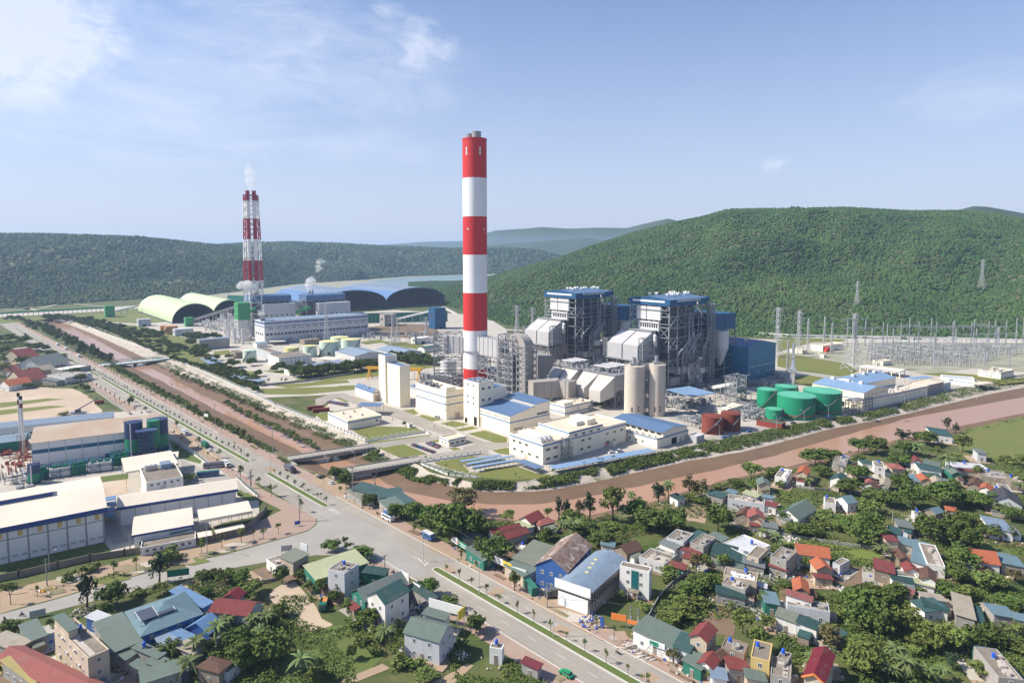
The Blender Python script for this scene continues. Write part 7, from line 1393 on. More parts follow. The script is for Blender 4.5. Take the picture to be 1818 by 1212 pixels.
HS='''e|1535,682|1325,650|1600,668|10.5|f|flat_roof|wall_white|narrow white three storey house with teal glass strip
e|1122,835|893,760|1385,610|7.5|v|blue|wall_blue|long blue grey arched roof hall with white front
e|965,682|742,636|1168,510|8.5|x|rust|wall_blue|blue walled hall under streaked rusty roof
e|735,640|590,600|872,510|4|S|olive|wall_grey|wide olive roofed shed left of the blue walled hall
e|520,462|500,425|695,408|5|x|red|wall_grey|red gable house behind the round roadside tree
e|445,415|418,398|640,366|5|x|red|wall_white|second red gable with solar heater farther back
e|712,345|638,315|790,295|4.5|x|red|wall_white|white gabled red roof house by the canal bend
e|775,365|700,345|892,345|3.5|h|pink|wall_beige|low red hip roof right of the white gable
e|650,385|600,350|735,370|3.5|S|lime|wall_white|pale yellow green shed between the red roofs
e|385,605|275,530|410,560|4|S|green|wall_green|green roadside stall below the round tree
e|330,470|240,455|370,430|3.5|S|grey|wall_grey|grey lean to beside the green stall
e|660,715|555,640|740,650|3.5|S|green|wall_beige|open stall row behind the yellow sign board
e|700,545|600,520|725,505|3|f|flat_roof|wall_brick|small unfinished terrace with blue tanks
e|1290,510|1200,500|1300,480|3.5|S|paleteal|wall_white|small teal lean to behind the blue arched hall
e|1380,560|1320,510|1420,500|4|x|brown|wall_brick|small dark brown gable behind the arched hall
e|720,800|680,725|748,790|3|f|wall_green|wall_green|dark green metal kiosk beside the blue walled hall
f|1030,620|870,590|1115,575|4|S|teal|wall_grey|left green market roof at the canal edge
f|1070,640|1040,600|1240,615|4|S|teal|wall_grey|long green market roof over the canal edge
f|1215,690|1165,640|1305,655|3.5|S|teal|wall_grey|right green market roof beside the big trees
f|1130,715|1050,675|1245,690|3.5|S|green|wall_grey|front green market roof behind the roadside tree
f|945,655|895,590|1000,630|3|S|olive|wall_grey|low olive market stall behind the blue tarpaulin
v|305,398|128,345|408,342|3.8|f|flat_roof|wall_pale|weathered flat roof house behind the lane trees
v|445,432|335,408|462,400|3|S|red|wall_green|red awning shop beside the weathered flat roof
v|380,292|275,256|440,262|4.5|S|grey|wall_white|grey porch roof of the stepped flat house
v|440,242|322,208|510,180|6|f|flat_roof|wall_pale|stepped flat house with blue mural wall
v|500,242|440,215|612,190|5|S|teal|wall_pale|dark teal roof between two flat houses
v|578,272|485,243|672,208|6|f|flat_roof|wall_grey|flat roof house with white edge and dark side
v|550,328|410,298|578,285|3.4|S|red|wall_white|wide red awning below the white edged flat roof
v|700,240|610,205|728,205|4|S|green|wall_grey|grey green lean to left of the white roof
v|880,330|715,245|962,235|4.5|f|r_white|wall_white|large bright white flat roof
v|870,388|632,345|905,300|3.8|S|dkteal|wall_grey|wide dark teal roof before the white roof
v|958,352|880,328|1022,285|6|f|flat_roof|wall_beige|small square flat roof right of the white roof
v|995,418|850,392|1022,345|3.6|S|grey|wall_grey|grey green corrugated porch by the courtyard
v|1150,372|1040,335|1208,298|6.5|f|flat_roof|wall_grey|two storey flat house with pink balcony wall
v|1150,440|1032,412|1172,425|3|S|red|wall_grey|red awning over the motorbike porch
v|1450,350|1222,318|1462,290|5|y|orange|wall_white|new bright orange roof on long white house
v|1465,432|1362,428|1470,380|4.5|x|orange|wall_beige|small orange gable with red awning below
v|1470,500|1350,492|1475,475|2.8|S|red|wall_beige|narrow red awning under the orange gable
v|1520,400|1470,380|1525,345|4|f|flat_roof|wall_pale|grey flat annex right of the orange gable
v|1305,588|1205,572|1322,520|4.5|x|orange|wall_brick|orange tiled gable above the lane bend
v|865,572|705,522|872,515|5|f|flat_roof|wall_grey|brown tiled terrace house with blue tank
v|865,632|668,602|870,585|3.4|S|dkteal|wall_grey|dark teal front awning of the brown terrace house
v|945,512|715,465|952,450|5.5|f|flat_roof|wall_beige|long flat house behind the brown terrace house
v|1452,722|1155,672|1465,668|5.5|f|flat_roof|wall_pale|long grey flat house with blue tanks
v|1322,652|1150,610|1328,620|7|S|pink|wall_white|salmon roof strip on the long grey flat house
v|1100,672|1005,665|1130,602|4.5|S|paleteal|wall_green|green shed left of the long grey flat house
v|1222,800|1078,758|1248,745|4.5|S|olive|wall_white|white walled house with grey roof by the lane
v|1358,842|1225,800|1382,795|4.5|S|dkteal|wall_white|white walled house end with dark green roof
v|600,928|480,898|708,862|7|x|red|wall_beige|red gabled two storey shop house with balcony
v|400,990|92,868|505,892|4|S|green|wall_white|very long grey green roofed shop row
v|480,1000|375,965|500,895|4.3|S|teal|wall_white|teal end of the long shop row
v|640,1112|540,1075|705,1048|4|x|red|wall_white|low pink red gable beside the two storey shop
v|700,1040|640,1010|800,985|4.5|x|brown|wall_brick|brown tile roof behind the low pink gable
v|890,1125|755,1120|902,1050|4|S|red|wall_grey|square red roof left of the yellow house
v|1035,1062|903,1030|1088,948|7.5|f|flat_roof|wall_yellow|yellow two storey house with flat roof
v|1180,1185|1040,1150|1218,1060|6|f|flat_roof|wall_grey|bare concrete terrace right of the yellow house
v|1160,1060|1085,1040|1218,1020|7|f|flat_roof|wall_grey|small stained terrace behind the yellow house
v|1410,1205|1272,1180|1572,1055|7.5|x|maroon|wall_beige|tall house with steep dark red roof and orange trim
v|1450,1040|1350,1030|1455,1005|5|S|maroon|wall_white|small dark red roof behind the steep red one
v|860,1010|700,960|860,930|6|f|flat_roof|wall_brick|raw brick terrace with blue tank
v|740,1190|640,1180|745,1120|3.5|S|bluegrey|wall_white|pale blue sheet roof by the shops
v|1010,1200|880,1190|1040,1150|4|S|green|wall_beige|grey green roof below the yellow house
v|560,1120|440,1060|600,1050|3.5|S|green|wall_green|greyish shop roof below the red two storey shop
v|1000,80|890,70|1008,40|5|x|pink|wall_beige|pink red gable in the middle of the village
v|890,75|800,55|895,25|4|x|brown|wall_brick|dark brown gable beside the pink one
v|1090,150|985,140|1118,115|3|S|grey|wall_grey|flat grey sheet roof right of the pink gable
v|985,110|890,90|1005,92|3.4|x|pink|wall_beige|small red tiled porch under the pink gable
m|1170,520|870,480|1240,495|4.5|f|flat_roof|wall_pale|long pale flat house with yellow sheet awning
m|1105,468|995,440|1115,440|6|S|lime|wall_grey|bright yellow green sheet roof
m|1260,545|1170,530|1280,515|3.6|S|red|wall_white|red awning right of the long pale flat house
m|1240,475|1155,465|1245,455|5.5|h|paleteal|wall_white|small pale teal hip roof
m|830,470|710,445|860,435|4|S|teal|wall_grey|teal shed by the canal side scrub
m|1215,372|1120,365|1235,335|5|x|green|wall_beige|yellow walled pale green gable hut
m|470,485|405,458|525,468|4|S|dkteal|wall_white|little white hut with teal awning
m|930,440|860,425|960,420|3|S|paleteal|wall_grey|small teal sheet in the canal side scrub
w|540,312|448,298|586,262|5|f|flat_roof|wall_grey|concrete terrace house by the canal trees
w|520,335|445,315|560,300|3|S|dkteal|wall_grey|dark green porch under the concrete terrace
w|137,410|57,398|205,360|5|f|flat_roof|wall_white|white walled cube house near the canal
w|275,388|205,378|322,352|5.5|x|orange|wall_beige|red orange gable near the canal
w|520,435|432,415|537,405|5|x|teal|wall_white|white gable house with teal roof
w|612,366|560,350|638,352|4|x|pink|wall_beige|small pink gable by the village lane
w|802,338|730,330|812,305|6|f|flat_roof|wall_white|tall white porch house with flat roof
w|722,322|648,318|728,298|4|S|teal|wall_white|teal roof left of the tall porch house
w|935,352|848,348|940,322|4|h|pink|wall_beige|red hip roof above the lane
w|1045,308|980,302|1072,285|5|x|red|wall_white|white house with red roof by the lone palm
w|1180,368|1030,352|1185,335|4|S|teal|wall_white|long teal roof left of the lone palm
w|1160,335|1060,318|1165,308|4.5|S|green|wall_grey|greenish roof behind the long teal one
w|1322,390|1252,385|1338,352|4.5|x|green|wall_green|pale green gable house with dark porch
w|1500,350|1260,335|1505,318|3.8|f|r_white|wall_pale|long white flat roof with blue tanks
w|1640,420|1445,395|1645,370|3|f|flat_roof|wall_brick|ruined brown roofless row
w|1108,432|1045,428|1130,405|5|x|orange|wall_beige|orange red gable in the tree gap
w|1030,438|955,425|1040,400|4|S|paleteal|wall_grey|grey green roof left of the orange red gable
w|1180,448|1118,440|1200,420|5|x|tan|wall_beige|beige gable right of the orange red one
w|1260,450|1200,445|1265,425|4|S|grey|wall_grey|grey roof right of the beige gable
w|740,485|650,460|752,455|4|x|brown|wall_white|brown roofed house with red porch
w|722,450|670,442|728,430|4.5|x|pink|wall_beige|tiny pink gable above the brown roof
w|820,472|755,460|835,425|4.5|x|tan|wall_grey|old grey gable in the trees
w|470,582|395,575|508,552|5|f|flat_roof|wall_white|white porch house with flat roof in the gardens
w|550,582|475,545|575,560|4.5|x|paleteal|wall_white|teal gable behind the white porch house
w|215,688|80,640|290,605|4|x|green|wall_white|broad shed half yellow half pale green
w|1140,650|1070,625|1142,622|4.5|x|paleteal|wall_brick|teal gable among the big trees
w|1060,660|1000,655|1075,640|3.5|f|flat_roof|wall_white|white edged lean to beside the teal gable
w|990,752|890,740|1015,712|4|S|grey|wall_grey|pale grey roof with dish aerial
w|900,792|825,785|960,768|4|S|teal|wall_grey|teal roof before the pale grey one
w|890,838|810,832|893,805|5.5|S|red|wall_beige|small boxy house with dark red roof
w|985,870|890,850|1000,830|4|S|paleteal|wall_grey|long teal roof right of the dark red box
w|1080,998|980,975|1108,855|4|S|paleteal|wall_white|tall pale teal roof by the concrete terrace
w|1205,1003|1085,985|1242,880|5|f|flat_roof|wall_white|large two part concrete terrace
w|965,960|900,955|975,912|4|x|brown|wall_brick|rusty brown gable left of the pale teal roof
w|862,1055|735,1040|940,1005|4.5|S|red|wall_brick|wide dark red roof above the brown field
w|1030,1045|940,1035|1038,1005|4.5|x|red|wall_white|small dark red hip beside the wide one
w|1020,1078|862,1060|1030,1045|4|f|flat_roof|wall_white|flat grey roof between red and teal roofs
w|1140,1108|1045,1088|1155,1045|5|x|brown|wall_white|white trimmed brown gable
w|1010,1122|848,1098|1022,1085|3.4|S|dkteal|wall_white|dark teal long awning roof
w|1130,1145|1010,1125|1140,1118|3.2|S|lime|wall_white|yellowish porch below the brown gable
w|1572,992|1400,970|1582,925|4.5|y|orange|wall_white|long orange red roof on white house at right
w|1740,1010|1588,990|1760,955|4|S|paleteal|wall_grey|teal roof at the right edge
w|1722,600|1515,568|1760,545|5.5|x|dk|wall_pale|white house with dark slate gable at right
w|1662,772|1505,752|1640,700|4.5|S|bluegrey|wall_white|big blue grey sheet roof at right
w|1510,495|1435,480|1520,465|4.5|x|orange|wall_white|orange gable near the right edge
w|1565,505|1525,498|1572,470|4|f|wall_yellow|wall_yellow|small yellow flat house near the right edge
w|1655,500|1580,490|1662,460|5|f|flat_roof|wall_pale|grey flat house near the right edge
w|1430,470|1355,455|1432,425|4.5|x|brown|wall_brick|brown gable near the right edge
w|1735,440|1650,430|1740,405|5|f|flat_roof|wall_brick|brick terrace at the far right edge
w|1255,130|1115,118|1268,92|5|S|teal|wall_white|isolated white house with green roof by the canal
w|1482,250|1425,245|1490,225|5|S|grey|wall_pale|small grey hut on the meadow
w|1285,635|1215,625|1290,612|3.5|h|orange|wall_beige|small orange hip in dense trees
k|1098,718|940,690|1100,665|4|S|dkteal|wall_white|dark teal roof right of the tree clump
k|940,720|845,655|945,640|4|S|teal|wall_white|teal roof at the tree clump edge
k|1285,775|1155,745|1265,625|4.5|S|tan|wall_grey|long grey beige shed beside the bare yard
k|1570,765|1418,748|1575,705|4|S|paleteal|wall_grey|pale teal porch roof at the bare yard
k|1700,760|1590,765|1740,720|4|S|paleteal|wall_grey|teal roof cut by the right edge
k|1624,1190|1450,1170|1640,1020|6|f|flat_roof|wall_grey|concrete terrace at the lower right edge
k|1455,1060|1330,1045|1465,990|4|S|dkteal|wall_green|dark teal shed at the lower right
k|360,905|330,890|378,860|3|S|teal|wall_grey|small teal shed behind the brown tree
k|850,600|760,575|890,585|3.5|S|pink|wall_beige|narrow pink roof below the awnings
k|1090,650|940,640|1098,615|3.8|S|tan|wall_beige|tan awning behind the dark teal roof
c|605,1040|322,832|760,985|10.5|f|flat_roof|wall_beige|beige three storey house at lower left
c|975,888|768,762|1402,748|6|h|paleteal|wall_blue|large teal hip roof with solar panels
c|1400,690|1190,598|1440,650|5|S|blue|wall_blue|blue lean to behind the solar roof
c|1712,745|1450,712|1760,655|5.5|y|red|wall_pale|pale house with bright red gable roof
c|1640,632|1540,622|1648,590|5.5|x|maroon|wall_grey|dark red gable behind the bright red roof
c|560,1330|20,1025|700,1215|4.5|y|pink|wall_yellow|long pink red gable cut by the lower edge
c|785,1000|600,850|985,928|5|S|green|wall_grey|big grey green sheet roof beside the beige house
c|205,925|130,835|320,882|4|S|green|wall_grey|grey green roof at the left edge
c|100,985|-60,930|205,920|4|S|tan|wall_grey|tan sheet roof at the left edge
c|760,820|600,770|750,785|4|S|white|wall_blue|white and blue striped awning
c|1440,870|1295,825|1482,800|4.5|x|blue|wall_blue|blue hut beside the solar roof
c|1300,925|1170,870|1340,890|4|S|blue|wall_blue|blue sheet roof before the blue hut
c|1130,990|985,900|1275,950|4|S|bluegrey|wall_white|white and blue sheet roofs below the solar roof
c|870,1050|770,1005|910,1000|4|S|green|wall_grey|small green roof right of the beige house
c|1090,1040|920,985|1085,1010|4.5|S|green|wall_grey|stepped green roof with steel water tank
c|1100,1100|1020,1070|1150,1050|4|S|green|wall_white|tiny green roofed white hut
c|980,1215|945,1150|1250,1130|4|S|green|wall_grey|long green roof in the lower left
c|1000,1130|900,1095|1015,1095|3.5|S|green|wall_grey|small dull green roof by the garden
c|1510,1140|1355,1110|1610,1075|5|h|brown|wall_brick|old brown hip roofed house with orange porch
c|1330,1010|1230,965|1380,960|4|S|tan|wall_grey|grey tan roof among the palms
c|230,1215|30,1080|260,1190|4|S|yellow|wall_grey|narrow yellow sheet roof at the lower left
d|1500,862|1240,812|1645,770|7.5|y|green|wall_pale|pale two storey house with grey green roof
d|980,578|845,532|1290,462|6.5|x|grey|wall_green|green fronted hall with pale corrugated roof
d|1120,598|980,548|1300,512|8.5|x|teal|wall_white|raised green roof over white walled house
d|835,385|697,370|965,328|10|f|flat_roof|wall_pale|pale three storey house with blue rooftop tank
d|640,430|552,348|1000,310|5.5|S|lime|wall_green|large yellow green roof behind the pale three storey house
d|1115,400|965,390|1120,355|4.5|S|dkteal|wall_green|dark green shed right of the pale three storey house
d|475,308|395,270|572,248|5.5|S|olive|wall_beige|small beige house with green roof at the side road
d|355,335|276,290|460,300|4|f|flat_roof|wall_white|low white walled shed by the sandy yard
d|1440,575|1270,500|1500,560|4|S|dkteal|wall_grey|dark green lower roof of the cluttered yard
d|1540,710|1380,690|1600,680|6|S|green|wall_pale|green strip roof behind the pale two storey house
d|20,1080|-20,1050|60,1000|4|f|flat_roof|wall_pale|concrete roof by the palms at the lower edge
n|440,600|350,590|460,590|5|f|flat_roof|wall_white|small blue white house in the roadside trees
n|690,740|580,700|700,720|3.5|S|maroon|wall_grey|narrow dark red roof in the roadside trees
1|150,620|80,600|190,600|5|x|red|wall_beige|red roof far left, the upper one
1|300,620|195,605|320,600|6|f|flat_roof|wall_pale|grey flat house far left
1|280,665|225,645|340,625|6|x|grey|wall_white|white gable house far left
1|150,770|45,750|155,745|5|x|red|wall_beige|wide red roof far left by the lot
1|450,745|340,720|500,710|6|f|flat_roof|wall_white|white boxy house by the left carriageway
1|60,800|0,790|70,775|5|x|orange|wall_white|orange roof at the left edge far off
1|140,715|50,712|175,705|5|f|flat_roof|wall_white|white flat house far left by the red roof
1|430,690|360,680|440,660|5|f|flat_roof|wall_grey|grey block far left near the carriageway
1|260,700|195,695|270,680|4|x|tan|wall_beige|beige gable far left
1|150,560|100,550|160,545|4|S|tan|wall_grey|small tan roof far left among trees
1|60,700|20,690|90,685|4|x|pink|wall_beige|pink roof far left among trees
1|390,770|335,755|440,755|4|S|grey|wall_grey|grey shed far left at the lot edge'''
LM=[];HOUSES=[]
def barrel_roof(P,f):
 n=12;m=MB();L,W_,H=f.L,f.W,f.H;r=W_*.16
 pts=[(-.4+(W_+.8)*i/n,H+r*sin(pi*i/n))for i in range(n+1)]
 for a,b in zip(pts,pts[1:]):m.add([(-.4,a[0],a[1]),(L+.4,a[0],a[1]),(L+.4,b[0],b[1]),(-.4,b[0],b[1])],[(0,1,2,3)])
 for s in m.sm:pass
 m.build('roof','s_bluegrey',P);MB().prism([(0,0),(W_,0)]+[(y,z-.15)for y,z in reversed(pts[1:-1])]+[],.05,L-.05,'x').build('wall','wall_beige',P)
 MB().box(-.7,-.45,-.6,W_+.6,H-1.4,H+r*.95).build('front_sign','signs_white',P);MB().box(-.25,-.02,.6,W_-.6,0,H-2.6).build('shutter','white_trim',P);put_row(P,f,'x',.03,.97,9,H-2.4,1.2,.8,glass='dark',frame='wall_grey',bars=0)
 m=MB()
 for i in range(16):x=L*(i+.5)/16;m.box(x-.18,x+.18,-.14,0,0,H)
 for i in range(4):y=W_*(.42+.05*i);MB().box(L*(.3+.12*i),L*(.33+.12*i),y,y+W_*.1,H+r*.93,H+r*1.06).build('skylight','tank_cap',P)
 (m.box(0,L,-.08,0,0,.3)).build('buttresses','wall_grey',P);put_row(P,f,'y',.02,.98,16,H*.45,1.6,2.4,glass='dark',frame='wall_brick',bars=0)
TK=None
def roof_tank(g,mat,label):
 global TK
 P=empty('water_tank',g,R.uniform(0,6),label,'water tank','rooftop water tanks')
 if TK is None:TK=(MB().cyl((0,0),.5,.5,1.6,n=14).cyl((0,0),.5,1.6,1.8,.25,n=14).mesh('tank','tank_plastic'),MB().box(-.55,.55,-.55,.55,0,.48).mesh('stand','steel'))
 for me,nm in zip(TK,('tank','stand')):o=bpy.data.objects.new(nm,me);COL.objects.link(o);o.parent=P
rh=random.Random(5)
for ln in HS.split('\n'):
 t,T,A,C,h,ty,rm_,wl,lb=ln.split('|');T,A,C=[tuple(float(v)for v in s.split(','))for s in(T,A,C)];h=float(h)
 f=fr(t,T,A,C,h=h,ang='avg');f.L=max(f.L,2.5);f.W=max(f.W,2.5);f.L=min(f.L,60);P=root('house',f,lb,'house' if h>3.7 else 'shed');LM.append((*PIX(f.O+f.d*f.L/2+f.n*f.W/2),lb));HOUSES.append((f,lb))
 if ty=='v':barrel_roof(P,f);continue
 typ={'x':'gx','y':'gy','f':'flat','h':'hip','S':'sy','s':'sx'}[ty];pre='s_' if ty in 'xhs' else 'r_';rmat='rust_sheet' if rm_=='rust' else(rm_ if(ty=='f')else pre+rm_)
 sp=f.W if ty=='x' else f.L;shell(P,f,wl,typ,rmat,rise={'x':sp*.3,'y':sp*.26,'h':min(f.L,f.W)*.2,'S':f.W*.08}.get(ty),over=.45,par=.35)
 if rm_=='white':pass
 fl=1 if h<5.9 else(2 if h<9 else 3);n1=min(6,max(1,int(f.L/4)));n2=min(5,max(1,int(f.W/4)))
 for k in range(fl):
  z=h*(k+.32)/fl;put_row(P,f,'x',.06,.94,n2,z,1.1,1.35);(f.L>3.4)and put_row(P,f,'y',.06,.94,n1,z,1.1,1.35)
 door(P,f,'x',f.W*.5-.55,1.1,2.2,'wall_brick')
 if 'teal glass' in lb:
  MB().box(-.16,-.02,f.W*.36,f.W*.6,2.6,f.H-.8).build('curtain_window','glass_teal',P);MB().box(-2.6,-.2,f.W*.3,f.W*.68,2.9,3.3).build('porch_roof','flat_roof',P)
  for y in(.33,.65):MB().box(-2.4,-2.1,f.W*y,f.W*y+.3,0,2.88).build('porch_column','wall_beige',P)
 if 'solar panels' in lb:
  S=empty('solar_array',GQ('c',1070,715,f.H+2.3),f.th,'rooftop array of dark solar tubes on the large teal hip roof','solar panels');MB().box(-4.6,-.2,-3.4,3.4,-.1,.15).build('panel','solar',S);MB().box(.2,4.6,-3.4,3.4,-.1,.15).build('panel','solar',S);m=MB()
  for x in(-4.8,0,4.8):m.bar((x,-3.6,.2),(x,3.6,.2),.2);m.bar((x,-3.4,-2.2),(x,-3.4,.2),.15);m.bar((x,3.4,-2.2),(x,3.4,.2),.15)
  for i in range(12):m.bar((-4.6,-3.3+i*.6,.17),(4.6,-3.3+i*.6,.17),.05)
  m.build('rack','galv',S)
 if 'beige three storey' in lb:
  MB().box(f.L*.02,f.L*.45,f.W*.55,f.W*.98,f.H-.3,f.H+2.6).build('stair_house','wall_beige',P);MB().box(-.4,f.L*.5,f.W*.5,f.W,f.H+2.62,f.H+2.8).build('stair_roof','s_green',P)
  for i in range(7):MB().box(-.5,-.05,f.W*(.1+.12*i),f.W*(.1+.12*i)+.8,f.H*(.25+.3*(i%3)),f.H*(.25+.3*(i%3))+.6).build('air_conditioner','light_clad',P)
 if 'steep dark red' in lb:m=MB();a=f.W/2;rr=f.W*.3;m.bar((-.6,-.5,f.H-.3),(-.6,a,f.H+rr+.1),.35).bar((-.6,f.W+.5,f.H-.3),(-.6,a,f.H+rr+.1),.35);m.build('gable_trim','banner_orange',P)
 if ty=='f' and rh.random()<.36 or 'tank' in lb:x,y=f.L*rh.uniform(.55,.8),f.W*rh.uniform(.3,.75);roof_tank(f.O+f.d*x+f.n*y+Vector((0,0,f.H-.2 if ty=='f' else f.H+f.W*.08*y/f.W+.15)),'tank_plastic','blue plastic water tank on the '+' '.join(lb.split()[:9]))
 if ty=='f' and f.L>5 and f.W>5 and 'white' not in rm_:clutter(P,f,.8,f.L-3,.8,f.W-3,f.H-.22,5,int(f.L*97),rh.choice(('wall_grey','rubble','wall_white')),1.0,'rooftop_clutter')
rl=random.Random(19)
for f,lb in HOUSES[:]:
 if f.L<4 or f.W<4 or rl.random()<.25:continue
 side=rl.choice('xyX');h=min(f.H*.75,rl.uniform(2.3,3.1));w=rl.uniform(2,3.6)
 if side=='y':q=f.L*rl.uniform(.35,.8);g=sub(f,rl.uniform(0,f.L-q),-w-.08,q,w,h)
 elif side=='x':q=f.W*rl.uniform(.35,.8);g=sub(f,-w-.08,rl.uniform(0,f.W-q),w,q,h)
 else:q=f.W*rl.uniform(.4,.9);g=sub(f,f.L+.08,rl.uniform(0,f.W-q),w,q,h)
 px,py=PIX(g.O)
 rd_=(g.O-RD0).dot(RDN)
 if-19<rd_<14:continue
 c=rl.choice(('grey','green','olive','tan','brown','teal','red','white'));P=root('lean_to',g,'%s roofed lean to against the %s'%({'tan':'pale brown','olive':'olive grey'}.get(c,c),' '.join(lb.split()[:9])),'lean-to');shell(P,g,rl.choice(('wall_grey','wall_brick','wall_beige','wall_white')),{'y':'sy','x':'sx','X':'sx'}[side],'s_'+c,rise=.35 if side!='X' else .3,over=.25)
 HOUSES.append((g,''))
ry=random.Random(3)
for i,(f,lb)in enumerate(HOUSES):
 if not lb:continue
 e=[ry.uniform(.8,4.5)for _ in range(4)];pts=[f.O+f.d*x+f.n*y for x,y in((-e[0],-e[1]),(f.L+e[2],-e[1]),(f.L+e[2],f.W+e[3]),(-e[0],f.W+e[3]))]
 if any(-17<(p-RD0).dot(RDN)<13 for p in pts):continue
 poly('yard',pts,.02,ry.choice(('concrete','dirt','dirt','paving','plot_brown')),jitter=.9)
m=MB();mats=['rubble','stone','bark','tank_plastic','wall_brick','signs_white','r_red']
for f,lb in HOUSES:
 for _ in range(16 if lb else 5):
  a=ry.uniform(-3,f.L+3);b=ry.choice((ry.uniform(-3.5,-.4),f.W+ry.uniform(.4,3)))if ry.random()<.6 else ry.uniform(-3,f.W);
  if 0<b<f.W:a=ry.choice((ry.uniform(-3.5,-.4),f.L+ry.uniform(.4,3)))
  p=f.O+f.d*a+f.n*b
  if-10.5<(p-RD0).dot(RDN)<10:continue
  s=ry.uniform(.25,1.0);m.mi=ry.choice((0,0,1,1,2,2,3,4,4,5,6));m.bar(p,p+Vector((ry.uniform(-s,s),ry.uniform(-s,s),s*.7)),s*.8,s*.6)
m.build('yard_clutter',mats,None,'household clutter, bricks and pots strewn around the village yards','clutter',None,'stuff')
def heap(t,x,y,r,n,mats,label,name,cat,seed,flat=.5,lg=0):
 g=GQ(t,x,y);rr=random.Random(seed);m=MB()
 for _ in range(n):
  a,q=rr.uniform(0,6.28),r*rr.random()**.6;c=Vector((q*cos(a),q*sin(a),rr.uniform(0,flat)*(1-q/r*.7)))
  if lg:d=Vector((cos(rr.uniform(-.4,.4)),sin(rr.uniform(-.4,.4)),0))*lg;m.tube([c-d,c+d],rr.uniform(.12,.22),6)
  else:s=rr.uniform(.2,.7);m.mi=rr.randrange(len(mats));m.bar(c,c+Vector((rr.uniform(-s,s),rr.uniform(-s,s),rr.uniform(.1,s))),s*.7,s*.5)
 m.mi=0;m.build(name,mats,None,label,cat,None,'stuff' if not lg else None,g)
heap('v',75,970,3,26,['rubble'],'stack of cut logs on the pavement before the shop row','log_pile','logs',1,.9,1.6);heap('v',185,1035,2.4,16,['stone'],'pale timber offcuts right of the log stack','log_pile','timber',2,.5,1.2);heap('n',1070,415,4.5,110,['rubble','bark','stone','tank_plastic'],'heap of rubbish on the roadside before the arched hall','rubbish_heap','rubbish',3,1.2)
heap('d',1310,640,6,200,['rubble','stone','bark','tank_plastic','signs_white'],'clutter of bags and scrap in the rooftop yard','scrap_clutter','scrap',4,1.5);heap('d',1650,960,3,70,['signs_white','stone'],'white bags dumped behind the pale two storey house','rubbish_heap','rubbish',5,.6);heap('c',590,720,4,110,['rubble','stone','bark'],'scrap pile below the feathery tree at the side road','scrap_clutter','scrap',6,1);heap('c',330,575,3,50,['yellow','signs_white'],'yellow and white sacks on the verge','sack_pile','sacks',7,.4);heap('m',1370,800,4,90,['signs_white','stone'],'heap of white stones in the green field','stone_heap','stones',8,.8);heap('f',862,640,1.6,30,['car_blue','tank_plastic'],'blue tarpaulin bundle beside the market pole','tarpaulin','tarpaulin',9,1.8);heap('v',650,640,3.5,60,['rubble','stone','bark'],'rubble beside the brown terrace house','rubble_heap','rubble',10,.8)
g=GQ('b',545,175);P=empty('mobile_crane',g,.3,'blue mobile crane with raised lattice boom on the sandy lot','crane');MB().box(-5,5,-1.3,1.3,.8,1.6).build('chassis','car_blue',P);MB().box(-2,1.5,-1.3,1.3,1.61,3.4).build('cab','car_dark',P);MB().bar((-1,0,3),(13,0,11),.7).build('boom','steel_blue',P)
def leafq(m,c,n,s,r):
 n=(n+Vector((r.gauss(0,.5),r.gauss(0,.5),r.gauss(0,.5)))).normalized();a=n.cross(Vector((r.gauss(0,1),r.gauss(0,1),r.gauss(0,1)))).normalized()*s;b=n.cross(a)*r.uniform(.5,.9);i=len(m.v);k=n*s*.25
 m.v+=[tuple(c-a-k),tuple(c-b*.9),tuple(c+a-k),tuple(c+b)];m.face((i,i+1,i+2,i+3))
def crown_mesh(kind,seed):
 r=random.Random(seed);m=MB();N,K,s,cr={'a':(34,34,.115,.34),'b':(26,26,.12,.32),'c':(30,22,.09,.24),'s':(16,22,.16,.42),'y':(9,14,.2,.45)}[kind]
 for _ in range(N):
  while True:
   d=Vector((r.gauss(0,1),r.gauss(0,1),r.gauss(0,1))).normalized()
   if d.z>(-.45 if kind!='c' else-1):break
  q=r.uniform(.35,.95)if kind!='c' else r.uniform(.1,.95);c=d*q*r.uniform(.78,1.08)
  if kind=='c':w=1-max(0,c.z)*.75;c.x*=w;c.y*=w
  R_=cr*r.uniform(.7,1.25)
  for _ in range(K):
   e=Vector((r.gauss(0,1),r.gauss(0,1),r.gauss(0,1)+.35)).normalized();leafq(m,c+e*R_*r.uniform(.6,1.02),e,s*r.uniform(.7,1.35),r)
 if kind in 'as':m.sphere((0,0,-.05),.62 if kind=='a' else .5,10,7,.8)
 return m.mesh('crown',[{'a':'leaf_a','b':'leaf_b','c':'leaf_c','s':'leaf_b','y':'leaf_b'}[kind]])
def palm_mesh(seed):
 r=random.Random(seed);m=MB()
 for i in range(20):
  a=2*pi*i/20+r.uniform(-.2,.2);el=r.uniform(-.3,1.15);d=Vector((cos(a),sin(a),0));q=Vector((-d.y,d.x,0));p=Vector((0,0,0));n=7;L=r.uniform(.85,1.1);prev=None
  for k in range(n+1):
   t=k/n;z=sin(el)*t-.9*t*t*(1.1-el*.3);c=d*(cos(el)*.4+.6)*t*L+Vector((0,0,z*L*.8));w=.17*(1-t)**.5*(.35 if k==0 else 1)
   row=(c-q*w-Vector((0,0,w*.55)),c,c+q*w-Vector((0,0,w*.55)))
   if prev:m.add([*prev,*row],[(0,1,4,3),(1,2,5,4)])
   prev=row
 return m.mesh('crown',['palm_leaf'])
CR={k:[crown_mesh(k,100*ord(k)+i)for i in range(5)]for k in 'abcsy'};CR['p']=[palm_mesh(i)for i in range(4)]
